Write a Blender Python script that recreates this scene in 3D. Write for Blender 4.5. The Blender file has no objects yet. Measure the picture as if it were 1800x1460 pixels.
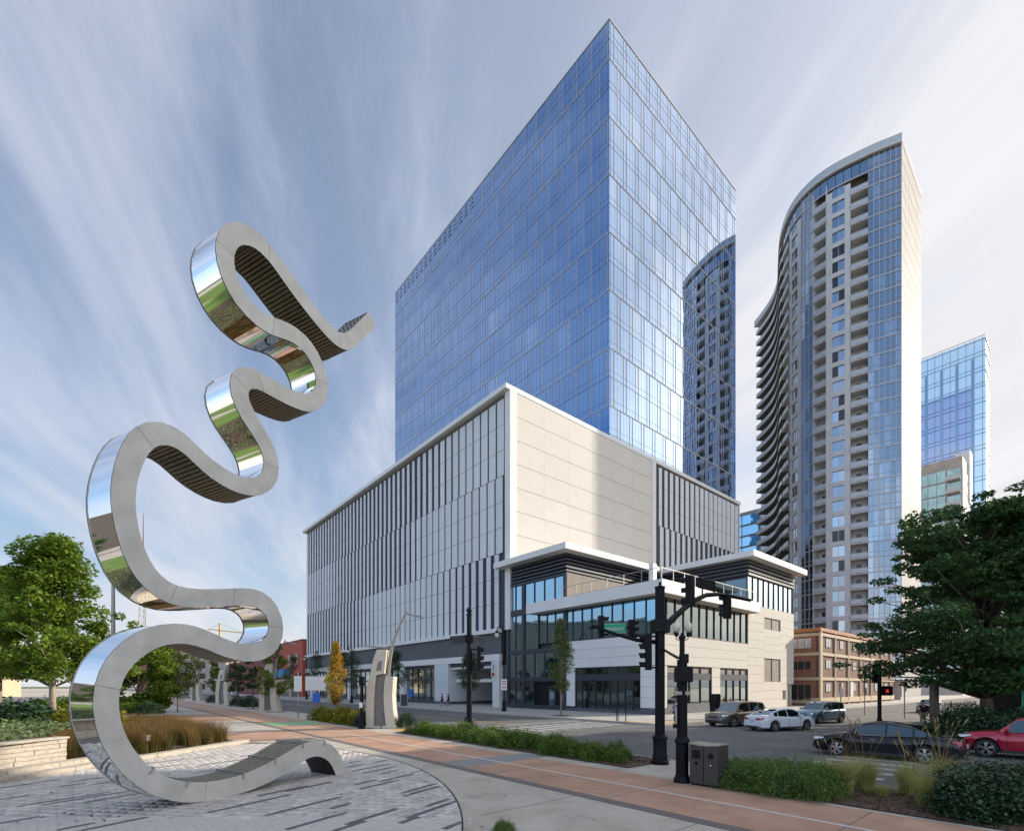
import bpy, math, random
import numpy as np
from mathutils import Vector, Matrix
random.seed(4); rng = np.random.default_rng(7)
R = math.radians
sc = bpy.context.scene
col = sc.collection
# ---------------------------------------------------------------- camera, sky, sun, exposure
CAMH, FPX = 2.75, 876.0
cam = bpy.data.cameras.new("camera"); camo = bpy.data.objects.new("camera", cam); col.objects.link(camo)
camo.location = (0, 0, CAMH); camo.rotation_euler = (R(90), 0, 0)
cam.sensor_fit = 'HORIZONTAL'; cam.sensor_width = 36; cam.lens = 36 * FPX / 1800
cam.shift_y = (1205 - 730) / 1800.0
cam.clip_start = .1; cam.clip_end = 6000
sc.camera = camo
SUN_AZ = math.atan2(.935, .354); SUN_EL = R(22)
sdir = Vector((math.sin(SUN_AZ) * math.cos(SUN_EL), math.cos(SUN_AZ) * math.cos(SUN_EL), math.sin(SUN_EL)))
w = bpy.data.worlds.new("World"); sc.world = w; w.use_nodes = True
nt = w.node_tree; nt.nodes.clear()
def N(t, tree=None, **k):
    n = (tree or nt).nodes.new(t)
    for a, b in k.items(): setattr(n, a, b)
    return n
def build_world():
    L = nt.links.new
    out = N('ShaderNodeOutputWorld'); bg = N('ShaderNodeBackground'); bg.inputs[1].default_value = .095
    sky = N('ShaderNodeTexSky', sky_type='NISHITA'); sky.sun_disc = False
    sky.sun_elevation = SUN_EL; sky.sun_rotation = SUN_AZ
    sky.air_density = 1.0; sky.dust_density = 1.2; sky.ozone_density = 2.2
    tc = N('ShaderNodeTexCoord'); sep = N('ShaderNodeSeparateXYZ'); L(tc.outputs['Generated'], sep.inputs[0])
    def M(op, a, b=None, c=None, clamp=False):
        n = N('ShaderNodeMath', operation=op); n.use_clamp = clamp
        for i, v in enumerate((a, b, c)):
            if v is None: continue
            if isinstance(v, (int, float)): n.inputs[i].default_value = v
            else: L(v, n.inputs[i])
        return n.outputs[0]
    zz = M('MAXIMUM', sep.outputs[2], 0.0); zp = M('ADD', zz, .16)
    px = M('DIVIDE', sep.outputs[0], zp); py = M('DIVIDE', sep.outputs[1], zp)
    # streaks run along (-.3,1): rotate then stretch
    c, s = math.cos(R(14)), math.sin(R(14))
    u = M('ADD', M('MULTIPLY', px, c), M('MULTIPLY', py, s)); v = M('ADD', M('MULTIPLY', px, -s), M('MULTIPLY', py, c))
    cb = N('ShaderNodeCombineXYZ'); L(u, cb.inputs[0]); L(M('MULTIPLY', v, .26), cb.inputs[1])
    n1 = N('ShaderNodeTexNoise'); n1.inputs['Scale'].default_value = 1.9; n1.inputs['Detail'].default_value = 9
    n1.inputs['Roughness'].default_value = .60; n1.inputs['Distortion'].default_value = .35
    L(cb.outputs[0], n1.inputs['Vector'])
    cb2 = N('ShaderNodeCombineXYZ'); L(u, cb2.inputs[0]); L(M('MULTIPLY', v, .7), cb2.inputs[1]); cb2.inputs[2].default_value = 4.7
    n2 = N('ShaderNodeTexNoise'); n2.inputs['Scale'].default_value = .55; n2.inputs['Detail'].default_value = 5
    L(cb2.outputs[0], n2.inputs['Vector'])
    m = M('ADD', M('MULTIPLY', n1.outputs[0], .80), M('MULTIPLY', n2.outputs[0], .20))
    mr = N('ShaderNodeMapRange', interpolation_type='SMOOTHSTEP'); L(m, mr.inputs[0])
    mr.inputs[1].default_value = .41; mr.inputs[2].default_value = .64; mr.inputs[3].default_value = .06; mr.inputs[4].default_value = .74
    # more veil towards the sun and the horizon
    dt = N('ShaderNodeVectorMath', operation='DOT_PRODUCT'); L(tc.outputs['Generated'], dt.inputs[0]); dt.inputs[1].default_value = sdir
    near = N('ShaderNodeMapRange'); L(dt.outputs['Value'], near.inputs[0])
    near.inputs[1].default_value = -.35; near.inputs[2].default_value = .95; near.inputs[3].default_value = 0; near.inputs[4].default_value = 1
    hz = M('POWER', M('SUBTRACT', 1.0, zz, clamp=True), 5.0)
    f = M('ADD', mr.outputs[0], M('ADD', M('MULTIPLY', M('POWER', near.outputs[0], 2.0), .75), M('MULTIPLY', hz, .85)), clamp=True)
    cm = N('ShaderNodeMix', data_type='RGBA'); L(M('ADD', near.outputs[0], M('MULTIPLY', hz, .8), clamp=True), cm.inputs[0])
    glow = N('ShaderNodeMapRange', interpolation_type='SMOOTHSTEP'); L(dt.outputs['Value'], glow.inputs[0]); glow.inputs[1].default_value = .925; glow.inputs[2].default_value = 1.0
    back = N('ShaderNodeMapRange', interpolation_type='SMOOTHSTEP'); L(sep.outputs[1], back.inputs[0]); back.inputs[1].default_value = .45; back.inputs[2].default_value = -.8; back.inputs[3].default_value = 1.0; back.inputs[4].default_value = 1.8
    cm.inputs[6].default_value = (2.55, 2.8, 3.45, 1); cm.inputs[7].default_value = (4.15, 4.15, 4.3, 1)
    mx = N('ShaderNodeMix', data_type='RGBA'); L(f, mx.inputs[0]); L(sky.outputs[0], mx.inputs[6]); L(cm.outputs[2], mx.inputs[7])
    g2 = N('ShaderNodeMix', data_type='RGBA'); L(M('MULTIPLY', glow.outputs[0], .85), g2.inputs[0]); L(mx.outputs[2], g2.inputs[6]); g2.inputs[7].default_value = (15, 13.6, 11.5, 1)
    tex = N('ShaderNodeMapRange'); L(n1.outputs[0], tex.inputs[0]); tex.inputs[1].default_value = .36; tex.inputs[2].default_value = .64; tex.inputs[3].default_value = .88; tex.inputs[4].default_value = 1.05
    vm = N('ShaderNodeVectorMath', operation='SCALE'); L(g2.outputs[2], vm.inputs[0]); L(M('MULTIPLY', back.outputs[0], tex.outputs[0]), vm.inputs['Scale'])
    L(vm.outputs[0], bg.inputs[0]); L(bg.outputs[0], out.inputs[0])
build_world()
sl = bpy.data.lights.new("sun", 'SUN'); sl.energy = 2.6; sl.angle = R(.6); sl.color = (1, .89, .75)
slo = bpy.data.objects.new("sun", sl); col.objects.link(slo); slo.location = (60, 10, 120)
slo.rotation_euler = sdir.to_track_quat('Z', 'Y').to_euler()
sc.view_settings.view_transform = 'Standard'; sc.view_settings.look = 'None'; sc.view_settings.gamma = 1
sc.view_settings.use_curve_mapping = False; sc.view_settings.exposure = 1.2
sc.render.engine = 'CYCLES'; sc.cycles.use_denoising = True
sc.cycles.max_bounces = 7; sc.cycles.diffuse_bounces = 4; sc.cycles.glossy_bounces = 4; sc.cycles.transparent_max_bounces = 6
sc.cycles.caustics_reflective = False; sc.cycles.caustics_refractive = False

# ---------------------------------------------------------------- helpers
AX, AY = -.6468, .7627      # s axis (along the avenue, away)
BX, BY = .7630, .6465       # q axis (across the avenue)
def W(q, s, z=0.): return Vector((q * BX + s * AX, q * BY + s * AY, z))
GRID = Matrix(((BX, AX, 0, 0), (BY, AY, 0, 0), (0, 0, 1, 0), (0, 0, 0, 1)))
def G(x, y, h=0.):
    Y = (CAMH - h) * FPX / (y - 1205.); return Vector(((x - 900) / FPX * Y, Y, h))
def s_on(q, px):
    b = (px - 900) / FPX; return (BX * q - b * BY * q) / (b * AY - AX)
def q_on(s, px):
    b = (px - 900) / FPX; return (b * AY * s - AX * s) / (BX - b * BY)
def zat(px, py, q=None, s=None):
    """height of the point at column px, row py on the plane q=... or s=..."""
    if q is not None: s = s_on(q, px)
    else: q = q_on(s, px)
    return CAMH + (1205 - py) / FPX * (q * BY + s * AY)
WL = {}
def wloc(p): return WL.get(p.name, Vector((0, 0, 0))) if p else Vector((0, 0, 0))
def np_mesh(name, V, F):
    V = np.asarray(V, dtype=np.float32); F = np.asarray(F, dtype=np.int32); k = F.shape[1]
    me = bpy.data.meshes.new(name); me.vertices.add(len(V)); me.vertices.foreach_set('co', V.ravel())
    me.loops.add(F.size); me.loops.foreach_set('vertex_index', F.ravel())
    me.polygons.add(len(F)); me.polygons.foreach_set('loop_start', np.arange(len(F), dtype=np.int32) * k)
    me.update(calc_edges=True); return me
def link(name, me, m, parent=None, **props):
    o = bpy.data.objects.new(name, me); col.objects.link(o)
    if m and len(me.materials) == 0: me.materials.append(m)
    if parent: o.parent = parent
    WL[o.name] = wloc(parent).copy()
    for k, v in props.items(): o[k] = v
    return o
def empty(name, loc, label=None, cat=None, group=None, rz=0, kind=None):
    o = bpy.data.objects.new(name, None); col.objects.link(o); o.location = loc; o.rotation_euler = (0, 0, rz)
    o.empty_display_size = .2; WL[o.name] = Vector(loc)
    tag(o, label, cat, group, kind); return o
def tag(o, label=None, cat=None, group=None, kind=None):
    if label: o['label'] = label
    if cat: o['category'] = cat
    if group: o['group'] = group
    if kind: o['kind'] = kind
    return o
class MB:
    def __init__(s, M=None): s.v = []; s.f = []; s.mi = []; s.M = M; s.cur = 0
    def add(s, vs, fs, mi=None):
        b = len(s.v)
        for p in vs:
            p = Vector(p); s.v.append(tuple(s.M @ p) if s.M else tuple(p))
        for f in fs: s.f.append(tuple(i + b for i in f)); s.mi.append(s.cur if mi is None else mi)
        return s
    def box(s, x0, x1, y0, y1, z0, z1, **k):
        return s.add([(x0, y0, z0), (x1, y0, z0), (x1, y1, z0), (x0, y1, z0), (x0, y0, z1), (x1, y0, z1), (x1, y1, z1), (x0, y1, z1)],
                     [(0, 3, 2, 1), (4, 5, 6, 7), (0, 1, 5, 4), (1, 2, 6, 5), (2, 3, 7, 6), (3, 0, 4, 7)], **k)
    def bar(s, a, b, w=.05, h=None, up=(0, 0, 1)):
        a = Vector(a); b = Vector(b); d = (b - a).normalized(); up = Vector(up)
        if abs(d.dot(up)) > .98: up = Vector((1, 0, 0))
        r = d.cross(up).normalized(); u = r.cross(d); h = h or w; r *= w / 2; u *= h / 2
        return s.add([a - r - u, a + r - u, a + r + u, a - r + u, b - r - u, b + r - u, b + r + u, b - r + u],
                     [(0, 3, 2, 1), (4, 5, 6, 7), (0, 1, 5, 4), (1, 2, 6, 5), (2, 3, 7, 6), (3, 0, 4, 7)])
    def tube(s, pts, rad, n=8, cap=True):
        pts = [Vector(p) for p in pts]
        if isinstance(rad, (int, float)): rad = [rad] * len(pts)
        ring = []; prev = None
        for i, p in enumerate(pts):
            d = (pts[min(i + 1, len(pts) - 1)] - pts[max(i - 1, 0)]).normalized()
            r = (prev - d * prev.dot(d)) if prev else d.cross(Vector((0, 0, 1)) if abs(d.z) < .95 else Vector((1, 0, 0)))
            r.normalize(); prev = r; u = d.cross(r)
            ring += [p + (r * math.cos(2 * math.pi * k / n) + u * math.sin(2 * math.pi * k / n)) * rad[i] for k in range(n)]
        fs = [(i * n + k, i * n + (k + 1) % n, (i + 1) * n + (k + 1) % n, (i + 1) * n + k) for i in range(len(pts) - 1) for k in range(n)]
        if cap: fs += [tuple(range(n))[::-1], tuple((len(pts) - 1) * n + k for k in range(n))]
        return s.add(ring, fs)
    def lathe(s, c, prof, n=16, ax=None, ring=False):
        """prof: list of (radius, height) around a vertical axis at c (or along ax)."""
        c = Vector(c); vs = []
        if ax: q = Vector(ax).to_track_quat('Z', 'Y')
        for r, h in prof:
            for k in range(n):
                p = Vector((r * math.cos(2 * math.pi * k / n), r * math.sin(2 * math.pi * k / n), h))
                vs.append(c + ((q @ p) if ax else p))
        fs = [(i * n + k, i * n + (k + 1) % n, (i + 1) * n + (k + 1) % n, (i + 1) * n + k) for i in range(len(prof) - 1) for k in range(n)]
        if ring: m = (len(prof) - 1) * n; fs += [(m + k, m + (k + 1) % n, (k + 1) % n, k) for k in range(n)]
        else: fs += [tuple(range(n))[::-1], tuple((len(prof) - 1) * n + k for k in range(n))]
        return s.add(vs, fs)
    def prism(s, poly, d, o=(0, 0, 0), ux=(1, 0, 0), uy=(0, 0, 1)):
        """polygon (x,y) in the plane o+x*ux+y*uy, extruded by vector d."""
        o, ux, uy, d = map(Vector, (o, ux, uy, d)); n = len(poly)
        a = [o + ux * x + uy * y for x, y in poly]
        fs = [tuple(range(n)), tuple(range(2 * n - 1, n - 1, -1))] + [(i, i + n, (i + 1) % n + n, (i + 1) % n) for i in range(n)]
        return s.add(a + [p + d for p in a], fs)
    def build(s, name, m, parent=None, smooth=False, bevel=0, **props):
        off = wloc(parent); me = bpy.data.meshes.new(name)
        me.from_pydata([(x - off.x, y - off.y, z - off.z) for x, y, z in s.v], [], s.f)
        ms = m if isinstance(m, (list, tuple)) else [m]
        for q in ms: me.materials.append(q)
        if len(ms) > 1: me.polygons.foreach_set('material_index', s.mi)
        if smooth:
            me.polygons.foreach_set('use_smooth', [True] * len(me.polygons))
        me.update(); o = link(name, me, None, parent, **props)
        if smooth == 'auto':
            try: me.set_sharp_from_angle(angle=R(35))
            except Exception: pass
        if bevel:
            b = o.modifiers.new('bevel', 'BEVEL'); b.width = bevel; b.segments = 2; b.limit_method = 'ANGLE'
        return o
def gbox(name, m, parent, q0, q1, s0, s1, z0, z1, **k):
    b = MB(GRID); b.box(q0, q1, s0, s1, z0, z1); return b.build(name, m, parent, **k)
def wbox(name, m, parent, x0, x1, y0, y1, z0, z1, **k):
    b = MB(); b.box(x0, x1, y0, y1, z0, z1); return b.build(name, m, parent, **k)
_unit = {}
def unit_box(m, key='unit'):
    k = (m.name, key)
    if k not in _unit:
        b = MB(); b.box(-.5, .5, -.5, .5, -.5, .5); me = bpy.data.meshes.new('piece'); me.from_pydata(b.v, [], b.f); me.materials.append(m); _unit[k] = me
    return _unit[k]
GROT = GRID.to_euler().z
def piece(name, m, parent, q0, q1, s0, s1, z0, z1, tilt=0.):
    """a box in the street grid that shares one unit mesh"""
    o = bpy.data.objects.new(name, unit_box(m)); col.objects.link(o)
    c = W((q0 + q1) / 2, (s0 + s1) / 2, (z0 + z1) / 2) - wloc(parent); o.parent = parent; o.location = c
    o.rotation_euler = (random.gauss(0, tilt), random.gauss(0, tilt), GROT + random.gauss(0, tilt)); o.scale = (q1 - q0, s1 - s0, z1 - z0)
    return o
def kids(o): return [c for c in ALLCH.get(o.name, [])] if False else list(o.children)
def copy_tree(o, parent=None):
    c = o.copy(); col.objects.link(c)
    if parent: c.parent = parent
    for ch in list(o.children): copy_tree(ch, c)
    return c
# ---------------------------------------------------------------- materials
def mat(name, c, rough=.6, metal=0., var=.12, vs=3., bump=0., bs=40., spec=.5, c2=None, coat=0., stain=0., objvar=0., island=0., trans=0., stretch=None, emit=None, vdet=6):
    m = bpy.data.materials.new(name); m.use_nodes = True; t = m.node_tree; b = t.nodes['Principled BSDF']; L = t.links.new
    b.inputs['Roughness'].default_value = rough; b.inputs['Metallic'].default_value = metal
    b.inputs['Specular IOR Level'].default_value = spec; b.inputs['Coat Weight'].default_value = coat
    b.inputs['Base Color'].default_value = (*c, 1)
    if emit: b.inputs['Emission Color'].default_value = (*emit[:3], 1); b.inputs['Emission Strength'].default_value = emit[3]
    tc = N('ShaderNodeTexCoord', t); src = tc.outputs['Object']
    if stretch:
        mp = N('ShaderNodeMapping', t); mp.inputs['Scale'].default_value = stretch; L(src, mp.inputs[0]); src = mp.outputs[0]
    if var or c2:
        n = N('ShaderNodeTexNoise', t); n.inputs['Scale'].default_value = vs; n.inputs['Detail'].default_value = vdet; n.inputs['Roughness'].default_value = .62; L(src, n.inputs['Vector'])
        mx = N('ShaderNodeMix', t, data_type='RGBA')
        mr = N('ShaderNodeMapRange', t); mr.inputs[1].default_value = .32; mr.inputs[2].default_value = .68; L(n.outputs[0], mr.inputs[0]); L(mr.outputs[0], mx.inputs[0])
        mx.inputs[6].default_value = (*[v * (1 - var) for v in c], 1); mx.inputs[7].default_value = (*(c2 or [min(v * (1 + var), 1) for v in c]), 1)
        last = mx.outputs[2]
        if island:
            g = N('ShaderNodeNewGeometry', t); hs = N('ShaderNodeHueSaturation', t); m2 = N('ShaderNodeMapRange', t)
            m2.inputs[3].default_value = 1 - island; m2.inputs[4].default_value = 1 + island; L(g.outputs['Random Per Island'], m2.inputs[0]); L(m2.outputs[0], hs.inputs['Value'])
            m3 = N('ShaderNodeMapRange', t); m3.inputs[3].default_value = .5 - .06 * island; m3.inputs[4].default_value = .5 + .05 * island
            L(g.outputs['Random Per Island'], m3.inputs[0]); L(m3.outputs[0], hs.inputs['Hue']); L(last, hs.inputs['Color']); last = hs.outputs[0]
        if objvar:
            oi = N('ShaderNodeObjectInfo', t); om = N('ShaderNodeMapRange', t); L(oi.outputs['Random'], om.inputs[0]); om.inputs[3].default_value = 1 - objvar; om.inputs[4].default_value = 1 + objvar
            ov = N('ShaderNodeVectorMath', t, operation='SCALE'); L(last, ov.inputs[0]); L(om.outputs[0], ov.inputs['Scale']); last = ov.outputs[0]
        if stain:
            sn = N('ShaderNodeTexNoise', t); sn.inputs['Scale'].default_value = .55; sn.inputs['Detail'].default_value = 10; sn.inputs['Roughness'].default_value = .72; sn.inputs['Distortion'].default_value = .8; L(src, sn.inputs['Vector'])
            sr = N('ShaderNodeMapRange', t); L(sn.outputs[0], sr.inputs[0]); sr.inputs[1].default_value = .50; sr.inputs[2].default_value = .74; sr.inputs[3].default_value = 1; sr.inputs[4].default_value = 1 - stain
            s3 = N('ShaderNodeTexNoise', t); s3.inputs['Scale'].default_value = 22; s3.inputs['Detail'].default_value = 3; L(src, s3.inputs['Vector'])
            s4 = N('ShaderNodeMapRange', t); L(s3.outputs[0], s4.inputs[0]); s4.inputs[1].default_value = .3; s4.inputs[2].default_value = .7; s4.inputs[3].default_value = 1 - stain * .22; s4.inputs[4].default_value = 1 + stain * .15
            mm = N('ShaderNodeMath', t, operation='MULTIPLY'); L(sr.outputs[0], mm.inputs[0]); L(s4.outputs[0], mm.inputs[1])
            vv = N('ShaderNodeVectorMath', t, operation='SCALE'); L(last, vv.inputs[0]); L(mm.outputs[0], vv.inputs['Scale']); last = vv.outputs[0]
        L(last, b.inputs['Base Color'])
        r2 = N('ShaderNodeMapRange', t); r2.inputs[3].default_value = max(rough - .08, .0); r2.inputs[4].default_value = min(rough + .08, 1); 
        if rough > .2: L(n.outputs[0], r2.inputs[0]); L(r2.outputs[0], b.inputs['Roughness'])
        if trans:
            tr = N('ShaderNodeBsdfTranslucent', t); L(last, tr.inputs[0]); ms = N('ShaderNodeMixShader', t); ms.inputs[0].default_value = trans
            L(b.outputs[0], ms.inputs[1]); L(tr.outputs[0], ms.inputs[2]); L(ms.outputs[0], t.nodes['Material Output'].inputs[0])
    if bump:
        n = N('ShaderNodeTexNoise', t); n.inputs['Scale'].default_value = bs; n.inputs['Detail'].default_value = 4; L(src, n.inputs['Vector'])
        bp = N('ShaderNodeBump', t); bp.inputs['Strength'].default_value = bump; bp.inputs['Distance'].default_value = .02
        L(n.outputs[0], bp.inputs['Height']); L(bp.outputs[0], b.inputs['Normal'])
    return m
def glass_mat(name, tint, edge, dark, refl=.75, rough=.015, wav=.0, ws=.4):
    """coated facade glass: a tinted reflection over a dark interior, stronger and paler at grazing angles"""
    m = bpy.data.materials.new(name); m.use_nodes = True; t = m.node_tree; t.nodes.clear(); L = t.links.new
    out = N('ShaderNodeOutputMaterial', t); gl = N('ShaderNodeBsdfGlossy', t); gl.inputs['Roughness'].default_value = rough
    df = N('ShaderNodeBsdfDiffuse', t); df.inputs[0].default_value = (*dark, 1)
    lw = N('ShaderNodeLayerWeight', t); lw.inputs[0].default_value = .5
    mp = N('ShaderNodeMapRange', t); L(lw.outputs['Facing'], mp.inputs[0]); mp.inputs[1].default_value = .25; mp.inputs[2].default_value = .80
    mp.inputs[3].default_value = 0; mp.inputs[4].default_value = 1
    cm = N('ShaderNodeMix', t, data_type='RGBA'); L(mp.outputs[0], cm.inputs[0]); cm.inputs[6].default_value = (*tint, 1); cm.inputs[7].default_value = (*edge, 1)
    oi = N('ShaderNodeObjectInfo', t); ge = N('ShaderNodeNewGeometry', t); ad = N('ShaderNodeMath', t, operation='ADD'); L(oi.outputs['Random'], ad.inputs[0]); L(ge.outputs['Random Per Island'], ad.inputs[1])
    fc = N('ShaderNodeMath', t, operation='FRACT'); L(ad.outputs[0], fc.inputs[0]); om = N('ShaderNodeMapRange', t); L(fc.outputs[0], om.inputs[0]); om.inputs[3].default_value = .94; om.inputs[4].default_value = 1.04
    sv = N('ShaderNodeVectorMath', t, operation='SCALE'); L(cm.outputs[2], sv.inputs[0]); L(om.outputs[0], sv.inputs['Scale']); L(sv.outputs[0], gl.inputs[0])
    fr = N('ShaderNodeMapRange', t); L(lw.outputs['Facing'], fr.inputs[0]); fr.inputs[3].default_value = refl; fr.inputs[4].default_value = 1
    ms = N('ShaderNodeMixShader', t); L(fr.outputs[0], ms.inputs[0]); L(df.outputs[0], ms.inputs[1]); L(gl.outputs[0], ms.inputs[2]); L(ms.outputs[0], out.inputs[0])
    if wav:
        tc = N('ShaderNodeTexCoord', t); n = N('ShaderNodeTexNoise', t); n.inputs['Scale'].default_value = ws; n.inputs['Detail'].default_value = 1
        g = N('ShaderNodeNewGeometry', t); L(g.outputs['Position'], n.inputs['Vector'])
        bp = N('ShaderNodeBump', t); bp.inputs['Strength'].default_value = 1; bp.inputs['Distance'].default_value = wav; L(n.outputs[0], bp.inputs['Height']); L(bp.outputs[0], gl.inputs['Normal'])
    return m
m_tan = mat('tan_concrete', (.50, .435, .345), .8, stain=.38, var=.16, vs=.8, bump=.15, bs=60, c2=(.55, .49, .41))
m_terra = mat('terracotta_concrete', (.45, .26, .165), .8, stain=.32, var=.16, vs=.7, bump=.15, bs=60, c2=(.53, .325, .215))
m_band = mat('dark_brick_band', (.17, .145, .13), .8, var=.25, vs=9, bump=.2, bs=50)
m_grayb = mat('grey_brick', (.25, .245, .24), .8, var=.2, vs=8, bump=.2)
m_asph = mat('asphalt', (.12, .115, .11), .85, stain=.35, var=.2, vs=.25, bump=.3, bs=120, c2=(.165, .16, .155))
m_paintw = mat('worn_white_paint', (.34, .33, .31), .75, var=.5, vs=6, c2=(.66, .65, .62), vdet=10)
m_paintt = mat('path_white_paint', (.60, .57, .52), .7, var=.15, vs=6)
m_painty = mat('yellow_paint', (.55, .33, .06), .7, var=.3, vs=7)
m_paintg = mat('green_paint', (.22, .42, .20), .7, var=.3, vs=2)
m_side = mat('sidewalk_concrete', (.46, .43, .38), .8, stain=.3, var=.12, vs=.6, bump=.1, bs=60)
m_kerb = mat('kerb_concrete', (.44, .40, .35), .8, var=.15, vs=2, bump=.1)
m_ground = mat('terrain_soil', (.12, .15, .06), .9, var=.3, vs=.02)
m_paver = mat('light_paver', (.57, .52, .46), .75, stain=.1, var=.14, vs=1.2, bump=.25, bs=70, island=.16, c2=(.62, .58, .535))
m_pdark = mat('dark_granite_paver', (.115, .115, .12), .7, var=.2, vs=6, bump=.2)
m_joint = mat('joint_sand', (.17, .15, .13), .9, var=.2, vs=20)
m_stone = mat('planter_stone', (.47, .41, .33), .85, var=.25, vs=6, bump=.7, bs=22, c2=(.56, .50, .42), stretch=(1, 1, 3))
m_mulch = mat('mulch', (.10, .062, .042), .95, var=.5, vs=14, bump=1., bs=60, c2=(.19, .115, .075))
m_lawn = mat('lawn', (.11, .19, .022), .9, var=.3, vs=.5, bump=.6, bs=30, c2=(.17, .27, .04))
m_sface = mat('sculpture_grey_metal', (.55, .54, .50), .5, metal=.15, var=.13, vs=1.6, bump=.06, bs=12, c2=(.63, .62, .58), stain=.12)
m_smir = mat('polished_mirror_steel', (.92, .92, .92), .015, metal=1, var=0, bump=0)
m_sslat = mat('bronze_slat', (.25, .21, .15), .55, metal=.2, var=.15, vs=4)
m_sdark = mat('dark_steel_edge', (.035, .03, .03), .5, metal=.3, var=.1)
m_white = mat('white_metal_panel', (.63, .65, .66), .45, stain=.06, objvar=.045, var=.04, vs=.3, spec=.5)
m_whitef = mat('white_fascia', (.72, .71, .685), .5, stain=.08, objvar=.02, var=.04, vs=.5)
m_cream = mat('cream_stucco', (.645, .60, .53), .8, stain=.08, objvar=.018, var=.05, vs=.25, bump=.05, bs=30)
m_slate = mat('slate_cladding', (.085, .093, .105), .6, var=.5, vs=1.1, stretch=(1, 1, 12), c2=(.15, .16, .175))
m_dark = mat('dark_blue_grey_metal', (.045, .052, .066), .45, metal=.3, var=.08)
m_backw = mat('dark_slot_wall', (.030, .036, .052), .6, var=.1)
m_backg = mat('slot_wall_grey', (.16, .15, .14), .7, var=.1)
m_brown = mat('brown_stone_panel', (.24, .205, .17), .7, var=.2, vs=2, stretch=(1, 1, .4))
m_tglass = glass_mat('tower_glass', (.10, .25, .49), (.72, .82, .98), (.012, .03, .08), .86, .01, wav=.012, ws=.22)
m_tglass2 = glass_mat('tower_glass_pale', (.125, .285, .54), (.84, .91, 1.0), (.02, .05, .1), .86, .01, wav=.012, ws=.22)
m_mull = mat('silver_mullion', (.50, .47, .45), .4, metal=.3, var=.05)
m_mdark = mat('dark_mullion', (.03, .05, .09), .4, metal=.2, var=.05)
m_rglass = glass_mat('residential_glass', (.33, .38, .43), (.60, .66, .74), (.01, .03, .07), .78, .02, wav=.01, ws=.5)
m_rglass2 = glass_mat('residential_glass_pale', (.42, .48, .54), (.75, .8, .88), (.04, .08, .12), .8, .02)
m_sglass = glass_mat('storefront_glass', (.30, .42, .48), (.7, .78, .82), (.012, .016, .018), .27, .01)
m_dglass = glass_mat('shaded_store_glass', (.30, .36, .34), (.6, .65, .65), (.018, .018, .014), .13, .01)  # less reflective copy of the store glass; reflected shade is put in
m_bglass = glass_mat('low_building_glass', (.26, .47, .62), (.8, .9, .95), (.012, .03, .04), .8, .01, wav=.006, ws=.6)
m_teal = glass_mat('teal_glass', (.34, .60, .80), (.6, .88, .95), (.06, .17, .25), .75, .03, wav=.03, ws=.3)
m_vglass = glass_mat('violet_blue_glass', (.46, .47, .58), (.66, .69, .80), (.20, .22, .33), .75, .03)
m_pglass = glass_mat('pale_edge_glass', (.74, .84, .84), (.88, .93, .93), (.45, .55, .55), .6, .05)
m_conc = mat('tower_concrete', (.62, .61, .605), .75, stain=.12, var=.08, vs=.4)
m_concd = mat('weathered_concrete', (.40, .365, .33), .8, var=.25, vs=.5)
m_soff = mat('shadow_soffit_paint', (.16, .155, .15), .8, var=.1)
m_rail = mat('pale_glass_railing', (.48, .52, .55), .2, var=.05, metal=.0)
m_orange = mat('orange_joint', (.45, .26, .16), .6, var=.1)
m_black = mat('black_paint', (.006, .006, .009), .45, var=.15, vs=8, spec=.16)
m_bin = mat('charcoal_powder_coat', (.05, .047, .044), .42, var=.1, vs=4, bump=.04, bs=200)
m_binlid = mat('worn_pale_lid', (.33, .28, .23), .5, var=.3, vs=6)
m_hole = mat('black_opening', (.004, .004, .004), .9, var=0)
m_blade = mat('cream_precast', (.55, .50, .41), .75, var=.08, vs=1.5, bump=.1, bs=40)
m_bladeg = mat('grey_mesh_panel', (.19, .18, .165), .6, var=.1, vs=2)
m_galv = mat('galvanised_steel', (.30, .285, .26), .4, metal=.6, var=.1)
m_red = mat('red_painted_wall', (.42, .085, .05), .8, var=.12, vs=.3)
m_redd = mat('dark_red_wall', (.20, .045, .045), .8, var=.15, vs=.4)
m_awn = mat('blue_awning', (.02, .20, .33), .6, var=.1)
m_creamt = mat('cream_trim', (.52, .42, .28), .75, var=.1, vs=1)
m_rusty = mat('rust_coping', (.40, .16, .07), .7, var=.2)
m_winp = mat('pale_window', (.45, .47, .47), .3, var=.2, vs=3)
m_wind = mat('dark_window', (.03, .035, .04), .15, var=.2, vs=3)
m_bark = mat('bark', (.14, .105, .08), .9, var=.3, vs=8, bump=.8, bs=14, stretch=(1, 1, .25))
m_barkp = mat('pale_bark', (.32, .26, .20), .85, var=.3, vs=8, bump=.4, bs=14, stretch=(1, 1, .4))
def leafm(n, c, c2, isl=.35, tr=.3, rough=.5, vs=.9): return mat(n, c, rough, var=.15, vs=vs, c2=c2, island=isl, trans=tr, spec=.35)
m_lfmaple = leafm('maple_leaves', (.09, .18, .015), (.24, .33, .04), tr=.38)
m_lfdark = leafm('dark_oak_leaves', (.038, .09, .03), (.10, .19, .05), tr=.3)
m_lfstreet = leafm('street_tree_leaves', (.04, .075, .025), (.08, .13, .045))
m_lfyoung = leafm('young_tree_leaves', (.14, .21, .02), (.26, .28, .045), tr=.4)
m_lforange = leafm('autumn_leaves', (.44, .25, .02), (.56, .38, .04), tr=.4)
m_lfshrub = leafm('shrub_leaves', (.085, .17, .025), (.19, .27, .045))
m_lfdeep = leafm('glossy_shrub_leaves', (.028, .066, .03), (.06, .115, .05), tr=.12, rough=.3)
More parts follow.
